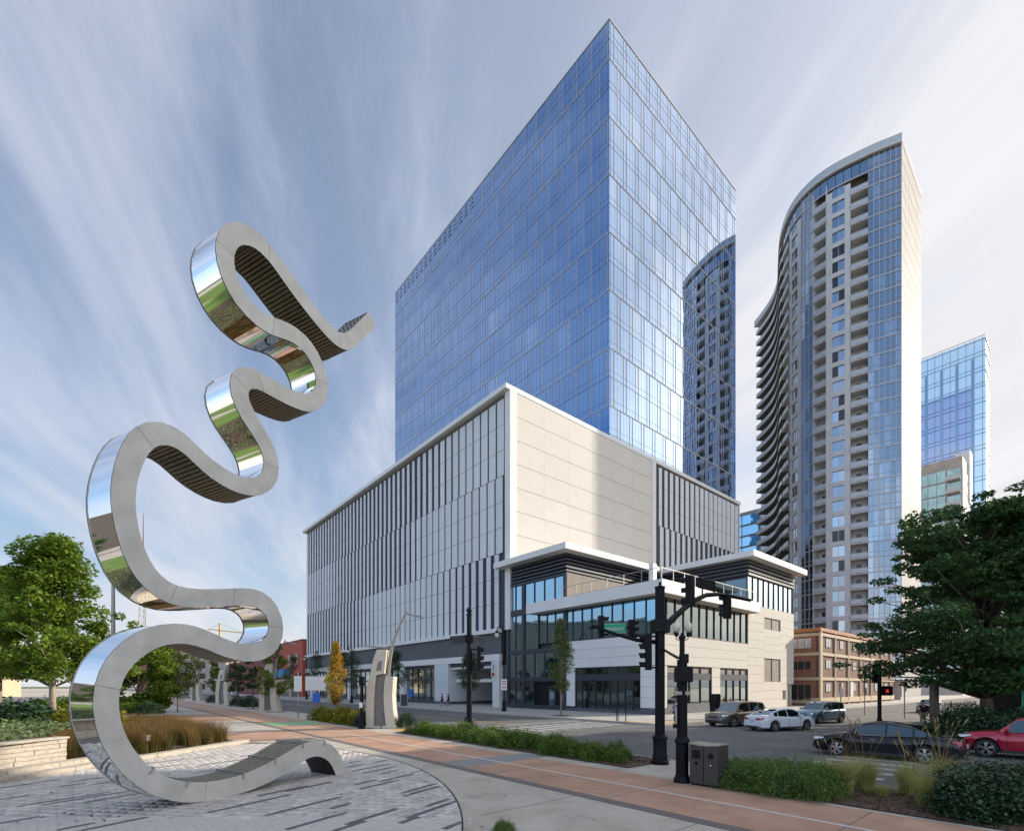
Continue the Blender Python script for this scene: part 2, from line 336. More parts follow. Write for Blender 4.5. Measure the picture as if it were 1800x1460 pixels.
m_lfyel = leafm('yellow_shrub_leaves', (.20, .22, .015), (.30, .26, .02), tr=.3)
m_lfcover = leafm('ground_cover_leaves', (.13, .20, .07), (.22, .28, .12), tr=.3)
m_lfrust = leafm('rusty_shrub_leaves', (.12, .055, .03), (.2, .1, .05), tr=.2)
m_gr1 = leafm('russet_grass', (.12, .075, .022), (.26, .155, .045), tr=.35)
m_gr1g = leafm('green_grass_base', (.075, .10, .02), (.15, .16, .03), tr=.3)
m_gr2 = leafm('straw_green_grass', (.32, .37, .08), (.62, .53, .22), tr=.35)
m_gr3 = leafm('straw_seed_head', (.42, .28, .11), (.58, .42, .2), tr=.35)
m_endp = mat('pale_end_panel', (.46, .44, .42), .7, spec=.08, objvar=.05, var=.04, vs=.3)
m_rubber = mat('tyre_rubber', (.012, .012, .012), .75, var=.1)
m_rim = mat('alloy_rim', (.55, .55, .56), .25, metal=.85, var=.05)
m_chrome = mat('chrome', (.75, .75, .76), .08, metal=1, var=0)
m_cglass = glass_mat('car_glass', (.30, .38, .40), (.8, .85, .88), (.010, .014, .015), .22, .01)
m_tail = mat('red_tail_lamp', (.42, .01, .015), .15, var=.1, coat=.5)
m_head = mat('clear_head_lamp', (.62, .62, .6), .12, metal=.5, var=.1, coat=.5)
m_amber = mat('amber_lamp', (.8, .35, .08), .2, var=0)
m_plast = mat('dark_plastic', (.022, .022, .024), .5, var=.1)
m_plate = mat('number_plate', (.5, .55, .5), .4, var=.1)
m_skin = mat('skin', (.42, .24, .17), .6, var=.08)
m_hair = mat('dark_hair', (.02, .014, .01), .6, var=.2)
m_green = mat('green_sign', (.0, .30, .15), .4, var=.05)
m_signw = mat('white_sign', (.72, .72, .7), .5, var=.04)
m_signr = mat('red_sign_print', (.5, .03, .03), .5, var=.04)
m_signb = mat('blue_panel', (.02, .12, .55), .5, var=.05)
m_signy = mat('lime_yellow_sign', (.55, .62, .03), .5, var=.05)
m_globe = mat('frosted_globe', (.62, .58, .45), .15, var=.1, coat=.6)
# ================================================================ THE SETTING
def sheet(name, m, polys, z, parent=None, kind='structure', grid=True):
    b = MB(GRID if grid else None)
    for p in polys: b.add([(x, y, z) for x, y in p], [tuple(range(len(p)))])
    o = b.build(name, m, parent)
    if kind and not parent: o['kind'] = kind
    return o
def rect(a, b, c, d): return [(a, c), (b, c), (b, d), (a, d)]
RZ = -.13
sheet('ground', m_ground, [rect(-3000, 3000, -3000, 3000)], -.30)
road = sheet('road', m_asph, [rect(16.6, 31.5, -400, 900), rect(31.5, 900, 7.2, 20.8)], RZ)
KQ, KF = 16.6, 31.5
def slab(name, m, q0, q1, s0, s1, top=0.):
    o = gbox(name, m, None, q0, q1, s0, s1, -.29, top); o['kind'] = 'structure'; return o
park = slab('park_pavement', m_tan, -260, KQ - .16, -300, 700)
slab('far_sidewalk', m_side, KF + .16, 700, 20.96, 700); slab('opposite_sidewalk', m_side, KF + .16, 700, -400, 7.04)
kb = MB(GRID)
def kerb_run(q0, q1, s0, s1, step=3.0):
    L = (s1 - s0) if abs(s1 - s0) > abs(q1 - q0) else (q1 - q0); n = int(abs(L) / step)
    for i in range(n):
        a, b = i / n, (i + 1) / n; e = .012 / abs(L)
        if abs(s1 - s0) > abs(q1 - q0): kb.box(q0, q1, s0 + (s1 - s0) * a + .006, s0 + (s1 - s0) * b - .006, -.28, .006)
        else: kb.box(q0 + (q1 - q0) * a + .006, q0 + (q1 - q0) * b - .006, s0, s1, -.28, .006)
kerb_run(KQ - .155, KQ, -40, 160); kerb_run(KF, KF + .155, 21.1, 160); kerb_run(KF + .16, 160, 20.8, 20.955); kerb_run(KF + .16, 160, 7.045, 7.2); kerb_run(KF, KF + .155, -60, 7.0)
tag(kb.build('kerb', m_kerb), kind='structure')
# expansion joints in the far sidewalk and the path concrete (thin recessed-looking strips of darker filler)
j = MB(GRID)
for s in np.arange(22.5, 150, 1.8): j.box(KF + .2, 40.6, s, s + .02, 0, .003)
for q in (33.6, 35.6, 38): j.box(q, q + .02, 21, 150, 0, .0025)
for s in np.arange(-6, 60, 4.6): j.box(9.7, 13.0, s, s + .025, .005, .0075)
for s in np.arange(-8, 26, 3.3): j.box(-1, 9.28, s, s + .02, 0, .003)
for q in (1.5, 5.6): j.box(q, q + .02, -10, 26, 0, .0025)
for s in (8.0,): j.box(13.7, 16.3, s, s + .02, 0, .003)
tag(j.build('paving_joints', m_joint), kind='structure')
sheet('cycle_path', m_terra, [rect(9.65, 13.05, -30, 13.9), rect(9.65, 13.05, 15.3, 36.6), rect(9.65, 13.05, 40.2, 160)], .004)
sheet('path_cross_band', m_grayb, [rect(9.65, 13.6, 13.9, 15.3)], .004)
sheet('path_green_patch', m_paintg, [rect(9.65, 13.05, 36.6, 40.2)], .004)
sheet('path_centre_line', m_paintt, [rect(11.27, 11.38, -30, 160)], .009)
sheet('path_side_patch', m_terra, [rect(3.5, 9.2, 27, 33), rect(1.5, 9.2, 44, 56)], .004)
# the dark brick band beside the path: bricks one by one where they can be told apart
bandp = tag(sheet('brick_band', m_joint, [rect(9.28, 9.65, -30, 160)], .003), kind='structure')
me_b = MB(); me_b.box(-.5, .5, -.5, .5, -.5, .5)
k = 0
for s in np.arange(-2, 14.5, .115):
    if k < 150: piece('brick', m_band, bandp, 9.29, 9.64, s, s + .105, .0, .010)
    k += 1
gbox('brick_course', m_band, bandp, 9.29, 9.64, 15.2, 120, 0, .010, kind='stuff')
# road markings
mk = []
for q in np.arange(17.3, 31, 1.15): mk.append(rect(q, q + .5, 22.9, 26.6))
for q in np.arange(17.2, 31, 1.2): mk.append(rect(q, q + .45, 4.3, 7.0))
mk += [rect(16.9, 31.2, 27.9, 28.2), rect(16.9, 24, 2.2, 2.6), rect(33.0, 33.15, 8, 20), rect(36.2, 36.35, 8, 20), rect(37.4, 37.8, 14.3, 20.5)]
for s in np.arange(32, 150, 9): mk += [rect(20.6, 20.72, s, s + 3), rect(27.9, 28.02, s, s + 3)]
for s in np.arange(-40, 1.5, 9): mk += [rect(20.6, 20.72, s, s + 3), rect(27.9, 28.02, s, s + 3)]
sheet('road_markings', m_paintw, mk, RZ + .005)
sheet('centre_lines', m_painty, [rect(23.9, 24.0, 28.6, 160), rect(24.2, 24.3, 28.6, 160), rect(23.9, 24.0, -60, 1.8), rect(24.2, 24.3, -60, 1.8), rect(40, 160, 14, 14.1)], RZ + .005)
sheet('tactile_paving', m_painty, [rect(KF + .2, KF + .9, 21.6, 24.2), rect(KF + 1.3, KF + 4, 21.0, 21.7), rect(14.6, 15.4, 27.4, 29.2)], .005)
# lawn, beds
lawn = sheet('lawn', m_lawn, [[tuple(Vector((x * BX + y * BY, x * AX + y * AY))) for x, y in q] for q in (rect(-120, -1.5, -95, -3.2), rect(-150, -18, -3.2, 5))], .012)
sheet('park_walk', m_tan, [rect(-120, 4.2, -40, -34), rect(-60, -54, -95, -3.3)], .02, grid=False)
sheet('raised_lawn', m_lawn, [[(-24, 4), (-31, 18), (-44, 40), (-60, 30), (-40, 4)]], .945, grid=False)
# ---- paver plaza disc
PC = Vector((-18.2, 8.05)); PRAD = 17.3
D1 = Vector((math.cos(R(60.8)), math.sin(R(60.8)))); D2 = Vector((-D1.y, D1.x))
arc = [(PC.x + PRAD * math.cos(a), PC.y + PRAD * math.sin(a)) for a in np.linspace(R(-62), R(72), 60)]
plaza = sheet('plaza_bed', m_joint, [arc + [(-14.0, 25.0), (-14.6, 12), (-15, -8)]], .004, grid=False)
ring = MB()
ro = [(PC.x + (PRAD + .035) * math.cos(a), PC.y + (PRAD + .035) * math.sin(a)) for a in np.linspace(R(-62), R(66), 90)]
ri = [(PC.x + (PRAD + .0) * math.cos(a), PC.y + (PRAD + .0) * math.sin(a)) for a in np.linspace(R(-62), R(66), 90)]
for i in range(89):
    ring.add([(*ri[i], .020), (*ro[i], .020), (*ro[i + 1], .020), (*ri[i + 1], .020)], [(0, 1, 2, 3)])
ring.build('edge_strip', m_sdark, plaza)
ring = MB(); angs = np.linspace(R(-62), R(66), 90)
for i in range(89):
    q = [(PC.x + r_ * math.cos(a), PC.y + r_ * math.sin(a), z) for a in (angs[i], angs[i + 1]) for r_, z in ((PRAD + .03, .017), (PRAD + .42, .002))]
    ring.add([q[0], q[1], q[3], q[2]], [(0, 1, 2, 3)])
ring.build('concrete_edge', m_tan, plaza)
STEPX = lambda y: -14.75 + max(0, y - 12) * .16       # foot of the steps
def inside(x, y):
    return (Vector((x, y)) - PC).length < PRAD + .10 and x > STEPX(y) + .03 and y < 23.6
# long dark strips, read off the photograph (plane coordinates)
strips = [((618, 1445), (695, 1421)), ((484, 1429), (598, 1403)), ((368, 1428), (513, 1397)), ((583, 1420), (613, 1413)), ((518, 1388), (583, 1374)),
          ((636, 1386), (693, 1373)), ((633, 1375), (655, 1371)), ((670, 1373), (718, 1361)), ((628, 1353), (675, 1344)), ((638, 1358), (687, 1349)),
          ((673, 1359), (692, 1356)), ((664, 1339), (697, 1332)), ((716, 1390), (770, 1377)), ((722, 1395), (774, 1381)), ((730, 1433), (812, 1401)),
          ((752, 1414), (774, 1408)), ((708, 1447), (735, 1437)), ((790, 1457), (822, 1442)), ((458, 1399), (533, 1382)), ((727, 1357), (743, 1355)),
          ((53, 1413), (174, 1394)), ((88, 1411), (206, 1393)), ((153, 1410), (235, 1397)), ((106, 1381.5), (150, 1376)), ((128, 1372), (180, 1367)), ((170, 1376.5), (190, 1375)),
          ((0, 1448), (61, 1438)), ((146, 1459), (256, 1437)), ((0, 1405), (22, 1402)), ((57, 1376), (98, 1370)), ((0, 1385), (41, 1380)), ((105, 1459), (115, 1457)),
          ((355, 1345), (435, 1333)), ((365, 1361), (415, 1354)), ((345, 1356), (440, 1345)), ((257, 1341), (330, 1334)), ((270, 1350), (320, 1344)), ((340, 1331), (372, 1329)),
          ((425, 1329), (450, 1326)), ((462, 1330), (500, 1324)), ((440, 1326.5), (475, 1322)), ((604, 1324), (633, 1321)), ((615, 1340), (631, 1338)), ((612, 1347), (635, 1344)),
          ((500, 1456), (603, 1435)), ((585, 1459), (602, 1456))]
sset = []
for (a, b) in strips:
    A, B = G(*a), G(*b); ta, tb = sorted((A.x * D1.x + A.y * D1.y, B.x * D1.x + B.y * D1.y)); u = ((A + B) / 2).x * D2.x + ((A + B) / 2).y * D2.y
    tb = max(tb, ta + .5); rr_ = PC.x * D2.x + PC.y * D2.y - round(u / .145) * .145; tc_c = PC.x * D1.x + PC.y * D1.y; hc = math.sqrt(max(0, (PRAD - .12) ** 2 - (abs(rr_) + .07) ** 2))
    sset.append((round(u / .145), ta, min(tb, tc_c + hc)))
pm = MB(); pm.box(-.5, .5, -.5, .5, -.5, .5)
for (r, ta, tb) in sset:
    if tb - ta < .2: continue
    o = bpy.data.objects.new('granite_strip', unit_box(m_pdark)); col.objects.link(o); o.parent = plaza; t = (ta + tb) / 2; u = r * .145
    o.location = (D1.x * t + D2.x * u, D1.y * t + D2.y * u, -.0015); o.rotation_euler = (0, 0, R(60.8)); o.scale = (tb - ta, .138, .03)
pv = []
for r in range(-20, 180):
    u = r * .145; off = .15 * (r % 2) + .05 * ((r * 7) % 3)
    mine = [q for q in sset if q[0] == r]
    for c in range(-40, 110):
        t = c * .30 + off; x = D1.x * t + D2.x * u; y = D1.y * t + D2.y * u
        if y < 5.5 or not inside(x, y) or abs(x) > 1.09 * y + .6: continue
        if any(a - .02 < t + .15 and t - .15 < b + .02 for _, a, b in mine): continue
        pv.append((y, x, t, u))
pv.sort(key=lambda p: abs(p[0] - 9.4))
nearp = [p for p in pv if 9.0 < p[0]][:300]; nears = set(id(p) for p in nearp)
pvm = unit_box(m_paver, 'paver')
for p in nearp:
    o = bpy.data.objects.new('paver', pvm); col.objects.link(o); o.parent = plaza; dz = random.uniform(-.0015, .0015)
    o.location = (p[1], p[0], -.003 + dz); o.rotation_euler = (random.gauss(0, .003), random.gauss(0, .006), R(60.8)); o.scale = (.29, .135, .03)
V = []; F = []
for p in pv:
    if id(p) in nears: continue
    b = len(V); dz = random.uniform(-.0015, .0015)
    for hx, hy, z in ((-.146, -.069, -.015), (.146, -.069, -.015), (.146, .069, -.015), (-.146, .069, -.015), (-.143, -.066, .012), (.143, -.066, .012), (.143, .066, .012), (-.143, .066, .012)):
        V.append((p[1] + D1.x * hx + D2.x * hy, p[0] + D1.y * hx + D2.y * hy, z + dz))
    F += [(b + 4, b + 5, b + 6, b + 7), (b, b + 1, b + 5, b + 4), (b + 1, b + 2, b + 6, b + 5), (b + 2, b + 3, b + 7, b + 6), (b + 3, b, b + 4, b + 7)]
link('paver_field', np_mesh('paver_field', V, F), m_paver, plaza, kind='stuff')
# ---- steps and planter wall on the left
def wline(x0, x1, y0, y1, step, name, m, parent, z0, z1, gap=.008, shift=0.):
    y = y0
    while y < y1:
        ye = min(y + step, y1); b = MB(); sx = lambda t: STEPX(t) + 0
        b.add([(sx(y + gap) + x0, y + gap, z0), (sx(y + gap) + x1, y + gap, z0), (sx(ye - gap) + x1, ye - gap, z0), (sx(ye - gap) + x0, ye - gap, z0),
               (sx(y + gap) + x0, y + gap, z1), (sx(y + gap) + x1, y + gap, z1), (sx(ye - gap) + x1, ye - gap, z1), (sx(ye - gap) + x0, ye - gap, z1)],
              [(0, 1, 2, 3), (4, 7, 6, 5), (0, 4, 5, 1), (1, 5, 6, 2), (2, 6, 7, 3), (3, 7, 4, 0)])
        b.build(name, m, parent, bevel=.008); y = ye
steps = tag(empty('plaza_steps', (-14.6, 14, 0)), 'two low pale stone steps along the left edge of the paver plaza', 'steps')
wline(-.50, 0, 4.5, 17.4, 1.45, 'kerb_stone', m_stone, steps, 0, .14); wline(-1.0, -.51, 4.5, 17.4, 1.45, 'kerb_stone', m_stone, steps, 0, .28)
bedk = tag(empty('bed_kerb', (-13.6, 20, 0)), 'low pale stone kerb in front of the russet grass bed', 'kerb')
wline(-.42, 0, 17.45, 24.3, 1.7, 'kerb_stone', m_stone, bedk, 0, .15)
wall = tag(empty('planter_wall', (-16, 12, .2)), 'low pale split-stone planter wall at the far left of the plaza', 'wall')
for c in range(5):
    y = 6.0 - (c % 2) * .35
    while y < 16.9:
        ye = min(y + random.uniform(.8, 1.3), 16.9); x = STEPX(y) - 1.12; x2 = STEPX(ye) - 1.12; d = random.uniform(-.015, .015)
        b = MB(); z0 = .25 + c * .145; z1 = z0 + .138
        b.add([(x - .4, y, z0), (x + d, y, z0), (x2 + d, ye - .01, z0), (x2 - .4, ye - .01, z0), (x - .4, y, z1), (x + d, y, z1), (x2 + d, ye - .01, z1), (x2 - .4, ye - .01, z1)],
              [(0, 3, 2, 1), (4, 5, 6, 7), (0, 1, 5, 4), (1, 2, 6, 5), (2, 3, 7, 6), (3, 0, 4, 7)])
        b.build('stone', m_stone, wall, bevel=.012); y = ye
b = MB(); b.add([(STEPX(6) - 1.55, 6, .98), (STEPX(6) - 1.08, 6, .98), (STEPX(16.95) - 1.08, 16.95, .98), (STEPX(16.95) - 1.55, 16.95, .98),
                 (STEPX(6) - 1.55, 6, 1.04), (STEPX(6) - 1.08, 6, 1.04), (STEPX(16.95) - 1.08, 16.95, 1.04), (STEPX(16.95) - 1.55, 16.95, 1.04)],
                [(0, 3, 2, 1), (4, 5, 6, 7), (0, 1, 5, 4), (1, 2, 6, 5), (2, 3, 7, 6), (3, 0, 4, 7)])
b.build('capstone', m_stone, wall, bevel=.01)
sheet('raised_bed_soil', m_mulch, [[(-16.2, 4), (-15.6, 16.9), (-18.4, 18.0), (-28, 31), (-46, 44), (-60, 30), (-40, 4)]], .93, grid=False)
b = MB(); b.add([(-15.6, 16.9, .93), (-18.4, 18.0, .93), (-28, 31, .93), (-46, 44, .93), (-15.3, 17.1, .0), (-17.6, 18.3, 0), (-27, 32.5, .0), (-46, 47, .0)], [(0, 4, 5, 1), (1, 5, 6, 2), (2, 6, 7, 3)]); tag(b.build('bed_bank', m_mulch), kind='structure')
gb = [(-14.35, 17.4), (-13.15, 24.2), (-16, 26.5), (-21.5, 32), (-27.4, 32), (-17.2, 17.9), (-15.2, 17.2)]
sheet('grass_bed_soil', m_mulch, [gb], .06, grid=False)
sheet('street_bed_soil', m_mulch, [rect(13.75, 16.35, 10.2, 27.0), rect(13.25, 16.35, -20, 6.6), rect(13.7, 16.35, 30.5, 42.5)], .03)
for s0 in (57, 66, 75, 84, 93): sheet('tree_pit', m_mulch, [rect(14.2, 16.2, s0 - 1.2, s0 + 1.2)], .006)

# ================================================================ THE SCULPTURE
RIB = "1144,15086,1500,14822 1013,14903,1364,14646 857,14684,1202,14434 727,14503,1066,14257 598,14325,930,14076 446,14118,764,13851 322,13958,619,13657 196,13818,458,13466 31,13695,220,13278 -124,13643,-20,13194 -295,13637,-274,13178 -519,13678,-565,13230 -715,13741,-791,13301 -917,13819,-1007,13380 -1120,13907,-1216,13462 -1361,14025,-1462,13567 -1560,14129,-1663,13661 -1759,14233,-1861,13760 -2002,14355,-2093,13887 -2211,14451,-2281,13990 -2431,14537,-2467,14072 -2718,14596,-2687,14119 -2971,14577,-2860,14109 -3216,14486,-3016,14057 -3476,14296,-3177,13948 -3650,14090,-3283,13825 -3776,13854,-3360,13680 -3857,13544,-3409,13486 -3871,13277,-3413,13317 -3835,13015,-3383,13150 -3718,12720,-3304,12962 -3565,12504,-3206,12825 -3369,12332,-3080,12712 -3092,12200,-2894,12621 -2850,12143,-2712,12591 -2614,12128,-2516,12608 -2346,12166,-2272,12677 -2133,12232,-2064,12746 -1926,12300,-1847,12799 -1723,12342,-1618,12822 -1493,12336,-1331,12797 -1325,12283,-1095,12713 -1184,12195,-881,12565 -1054,12053,-674,12319 -982,11911,-557,12076 -947,11757,-503,11813 -957,11569,-531,11492 -1010,11420,-624,11239 -1100,11286,-765,11009 -1253,11156,-981,10783 -1418,11078,-1194,10660 -1609,11027,-1422,10591 -1862,10994,-1696,10547 -2082,10984,-1920,10525 -2306,10981,-2141,10513 -2581,10978,-2402,10509 -2816,10964,-2608,10506 -3056,10911,-2789,10485 -3317,10749,-2948,10415 -3468,10525,-3021,10320 -3524,10261,-3039,10199 -3490,10000,-2999,10057 -3370,9730,-2882,9871 -3229,9543,-2750,9712 -3072,9380,-2606,9549 -2884,9193,-2432,9345 -2749,9032,-2303,9157 -2653,8862,-2208,8940 -2604,8656,-2163,8645 -2618,8495,-2198,8386 -2675,8352,-2303,8142 -2796,8211,-2510,7894 -2933,8126,-2728,7743 -3095,8074,-2970,7650 -3316,8053,-3269,7609 -3515,8067,-3510,7622 -3721,8107,-3738,7663 -3966,8193,-3996,7742 -4164,8295,-4195,7836 -4357,8412,-4379,7948 -4602,8538,-4592,8071 -4833,8592,-4767,8126 -5080,8572,-4932,8122 -5361,8441,-5103,8045 -5551,8259,-5219,7933 -5693,8041,-5313,7786 -5796,7808,-5388,7615 -5888,7524,-5460,7391 -5944,7288,-5509,7194 -5984,7050,-5544,6993 -6008,6763,-5563,6748 -6004,6525,-5561,6542 -5981,6287,-5544,6337 -5934,6003,-5505,6093 -5878,5768,-5457,5895 -5805,5535,-5394,5705 -5689,5261,-5298,5492 -5557,5046,-5200,5332 -5384,4857,-5082,5197 -5131,4683,-4911,5078 -4895,4597,-4742,5022 -4654,4564,-4551,5006 -4373,4577,-4303,5023 -4147,4611,-4089,5054 -3926,4653,-3872,5093 -3662,4705,-3611,5146 -3444,4749,-3391,5194 -3233,4789,-3166,5238 -2994,4812,-2883,5260 -2818,4791,-2639,5220 -2672,4729,-2409,5103 -2562,4631,-2219,4913 -2483,4480,-2073,4616 -2462,4339,-2027,4341 -2484,4197,-2055,4066 -2564,4042,-2190,3769 -2672,3938,-2378,3578 -2814,3865,-2611,3452 -3018,3820,-2912,3383 -3210,3817,-3157,3380 -3413,3847,-3391,3409 -3662,3919,-3656,3474 -3869,3999,-3867,3545 -4080,4076,-4075,3619 -4343,4145,-4325,3687 -4573,4169,-4532,3716 -4813,4157,-4732,3714 -5105,4099,-4957,3669 -5340,4011,-5130,3597 -5557,3884,-5290,3499 -5785,3687,-5464,3352 -5950,3497,-5592,3211 -6088,3286,-5699,3056 -6192,3056,-5781,2887 -6273,2764,-5843,2670 -6303,2516,-5865,2480 -6302,2267,-5863,2285 -6265,1973,-5834,2051 -6209,1735,-5787,1858 -6129,1505,-5720,1669 -6002,1243,-5615,1452 -5873,1036,-5510,1280 -5728,840,-5392,1117 -5531,622,-5233,940 -5346,459,-5084,812 -5142,319,-4922,706 -4878,184,-4709,605 -4648,99,-4521,543 -4413,42,-4324,499 -4128,8,-4080,470 -3892,2,-3871,462 -3660,6,-3658,463 -3385,20,-3399,483 -3159,42,-3183,517 -2936,74,-2967,564 -2673,128,-2711,634 -2456,186,-2499,701 -2243,255,-2290,775 -2032,332,-2083,855 -1784,434,-1837,957 -1583,526,-1629,1041 -1385,613,-1414,1110 -1151,681,-1136,1153 -964,692,-891,1146 -789,659,-643,1092 -602,571,-363,958 -471,464,-166,788 -366,335,-9,572 -274,165,120,267 -213,23,189,-12"
rb = np.array([[int(v) / 1000 for v in p.split(',')] for p in RIB.split()]); NS = len(rb)
SO = Vector((-5.2885, 15.4423, 0)); SD = Vector((math.cos(R(61)), math.sin(R(61)), 0)); SN = Vector((-SD.y, SD.x, 0)); SW = 1.12
zmin = rb[-1][1]
def sp(t, z, n): return SO + SD * t + SN * n + Vector((0, 0, z))
rb[:, 1] = np.maximum(rb[:, 1], .012); rb[:, 3] = np.maximum(rb[:, 3], .012)
A_ = [Vector((p[0], p[1])) for p in rb]; B_ = [Vector((p[2], p[3])) for p in rb]
scl = empty('ribbon_sculpture', SO, 'towering looping ribbon sculpture of grey panels and mirror steel on the paver plaza', 'sculpture')
def tz(px, py):
    b = (px - 900) / FPX; t = (b * SO.y - SO.x) / (SD.x - b * SD.y); return Vector((t, CAMH + (1205 - py) / FPX * (SO.y + t * SD.y)))
seams = []
lo = 0
for p in ((602, 603), (476, 446), (394, 440), (486, 576), (567, 674), (455, 668), (420, 665), (479, 811), (246, 770), (305, 1048), (416, 1048), (487, 1095), (187, 1202), (353, 1392)):
    q = tz(*p); i = min(range(lo, NS), key=lambda i: ((A_[i] + B_[i]) / 2 - q).length); seams.append(i)
seams = sorted(set([0] + seams + [NS - 1]))
def inset(i, fa, fb):
    d = (B_[i] - A_[i]).normalized(); return A_[i] + d * fa, B_[i] - d * fb
for side, n0, n1 in (('face_panel', 0., .03), ('face_panel', SW - .03, SW)):
    for a, c in zip(seams[:-1], seams[1:]):
        b = MB()
        for i in range(a, c + 1):
            pa, pb = A_[i], B_[i]
            if i == c and c != NS - 1:    # a real gap at the seam
                pa = A_[i] + (A_[i - 1] - A_[i]).normalized() * .007; pb = B_[i] + (B_[i - 1] - B_[i]).normalized() * .007
            b.v += [tuple(sp(pa.x, pa.y, n0)), tuple(sp(pb.x, pb.y, n0)), tuple(sp(pb.x, pb.y, n1)), tuple(sp(pa.x, pa.y, n1))]
        for i in range(c - a):
            k = i * 4
            b.f += [(k, k + 4, k + 5, k + 1), (k + 2, k + 6, k + 7, k + 3), (k + 1, k + 5, k + 6, k + 2), (k + 3, k + 7, k + 4, k)]; b.mi += [0, 0, 1, 1]
        b.f += [(0, 1, 2, 3), tuple(reversed([(c - a) * 4 + q for q in range(4)]))]; b.mi += [1, 1]
        b.build(side, [m_sface, m_sdark], scl)
def strip(name, m, pts, n0, n1, smooth=True, flip=False):
    b = MB(); V = []
    for p in pts: b.v += [tuple(sp(p.x, p.y, n0)), tuple(sp(p.x, p.y, n1))]
    b.f = [(2 * i, 2 * i + 1, 2 * i + 3, 2 * i + 2) if not flip else (2 * i, 2 * i + 2, 2 * i + 3, 2 * i + 1) for i in range(len(pts) - 1)]
    return b.build(name, m, scl, smooth=smooth)
ma = [inset(i, .014, .014) for i in range(NS)]
tip = 14
cuts = [tip] + seams[2:-1] + [int(NS * .93)] + [NS - 1]
for a, c in zip(cuts[:-1], cuts[1:]):
    if c > a: strip('mirror_panel' if c < NS - 1 else 'arch_lining', m_smir if c < NS - 1 else m_sdark, [ma[i][0] for i in range(a, c + 1)], .028, SW - .028)
strip('rivet_plate', m_sdark, [ma[i][0] for i in range(0, tip + 1)], .028, SW - .028)
co = [inset(i, .0, .075)[1] for i in range(NS)]
strip('inner_web', m_sdark, co, .02, SW - .02)
strip('end_cap', m_sdark, [A_[0], B_[0]], .02, SW - .02, False)
# slats along the other face
cum = [0.]
for i in range(1, NS): cum.append(cum[-1] + (B_[i] - B_[i - 1]).length)
sl_ = MB(); d = .10
def bat(x):
    i = min(max(int(np.searchsorted(cum, x)) - 1, 0), NS - 2); f = (x - cum[i]) / max(cum[i + 1] - cum[i], 1e-6)
    p = B_[i].lerp(B_[i + 1], f); nrm = (A_[i] - B_[i]).lerp(A_[i + 1] - B_[i + 1], f).normalized(); return p, nrm
x = .05
while x < cum[-1] - .09:
    p, nn = bat(x); q, n2 = bat(x + .062)
    c8 = [p + nn * .012, q + n2 * .012, q + n2 * .045, p + nn * .045]
    sl_.add([sp(v.x, v.y, .04) for v in c8] + [sp(v.x, v.y, SW - .04) for v in c8], [(0, 3, 2, 1), (4, 5, 6, 7), (0, 1, 5, 4), (1, 2, 6, 5), (2, 3, 7, 6), (3, 0, 4, 7)])
    x += d
sl_.build('slat_cladding', m_sslat, scl, kind='stuff')
# rivets on the tip plate
rv = MB()
for i in range(1, tip, 1):
    for k in range(6):
        n = .12 + k * .17; p = ma[i][0]; rv.lathe(sp(p.x, p.y, n), [(.035, 0), (.02, .03)], 6, ax=(SD * (A_[i] - B_[i]).normalized().x + Vector((0, 0, (A_[i] - B_[i]).normalized().y))))
rv.build('rivets', m_galv, scl, kind='stuff')
# straps across the bench slats
for px, py in ((262, 1352), (336, 1374), (425, 1362), (485, 1335), (530, 1307), (574, 1303)):
    q = tz(px, py); i = min(range(int(NS * .75), NS), key=lambda i: (B_[i] - q).length); p, dd = B_[i], (B_[i] - A_[i]).normalized()
    b = MB(); h = .035; P1 = p + dd * h
    b.tube([sp(p.x - dd.x * .13, p.y - dd.y * .13, -.02), sp(P1.x, P1.y, -.02), sp(P1.x, P1.y, SW + .02), sp(p.x - dd.x * .13, p.y - dd.y * .13, SW + .02)], .017, 6)
    b.build('skate_stop', m_galv, scl)
# ================================================================ BUILDINGS
QP, SP0, SP1 = 41.0, 48.7, 127.2            # podium left-face plane, near and far end
PT = 41.2; QR = 103.6
podium = empty('parking_podium', W(QP, SP0), 'white striped parking podium with a blank cream corner wall below the blue glass tower', 'building')
# cores
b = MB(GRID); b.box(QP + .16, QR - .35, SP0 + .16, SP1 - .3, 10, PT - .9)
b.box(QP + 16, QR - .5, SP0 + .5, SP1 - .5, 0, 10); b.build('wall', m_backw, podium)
# --- left face fins
def fin_dark(t, u):
    f = lambda x, a, b: max(0, min(1, (x - a) / (b - a)))
    if t == 0: return .20 + .38 * f(u, .12, .30)
    if t == 1: return .20 + .36 * f(u, .24, .38) - .20 * f(u, .68, .82)
    return .50 - .30 * f(u, .06, .24) + .36 * f(u, .48, .62)
tiers = [(30.1, 40.1), (20.1, 30.1), (10.3, 20.1)]
PER = 1.745; n = int((SP1 - SP0 - 1.4) / PER)
jt = MB(GRID)
for ti, (z0, z1) in enumerate(tiers):
    for k in range(n + 1):
        s = SP0 + 1.25 + k * PER + ti * .28 - .28; u = (s - SP0) / (SP1 - SP0); dk = fin_dark(ti, u) * PER
        a, c = s + dk, min(s + PER, SP1 - .35)
        if c - a < .1: continue
        piece('panel', m_white, podium, QP + .0, QP + .12, a, c, z0 + .04, z1 - .04)
        for zz in (z0 + 3.3, z0 + 6.6): jt.box(QP - .003, QP + .01, a, c, zz, zz + .05)
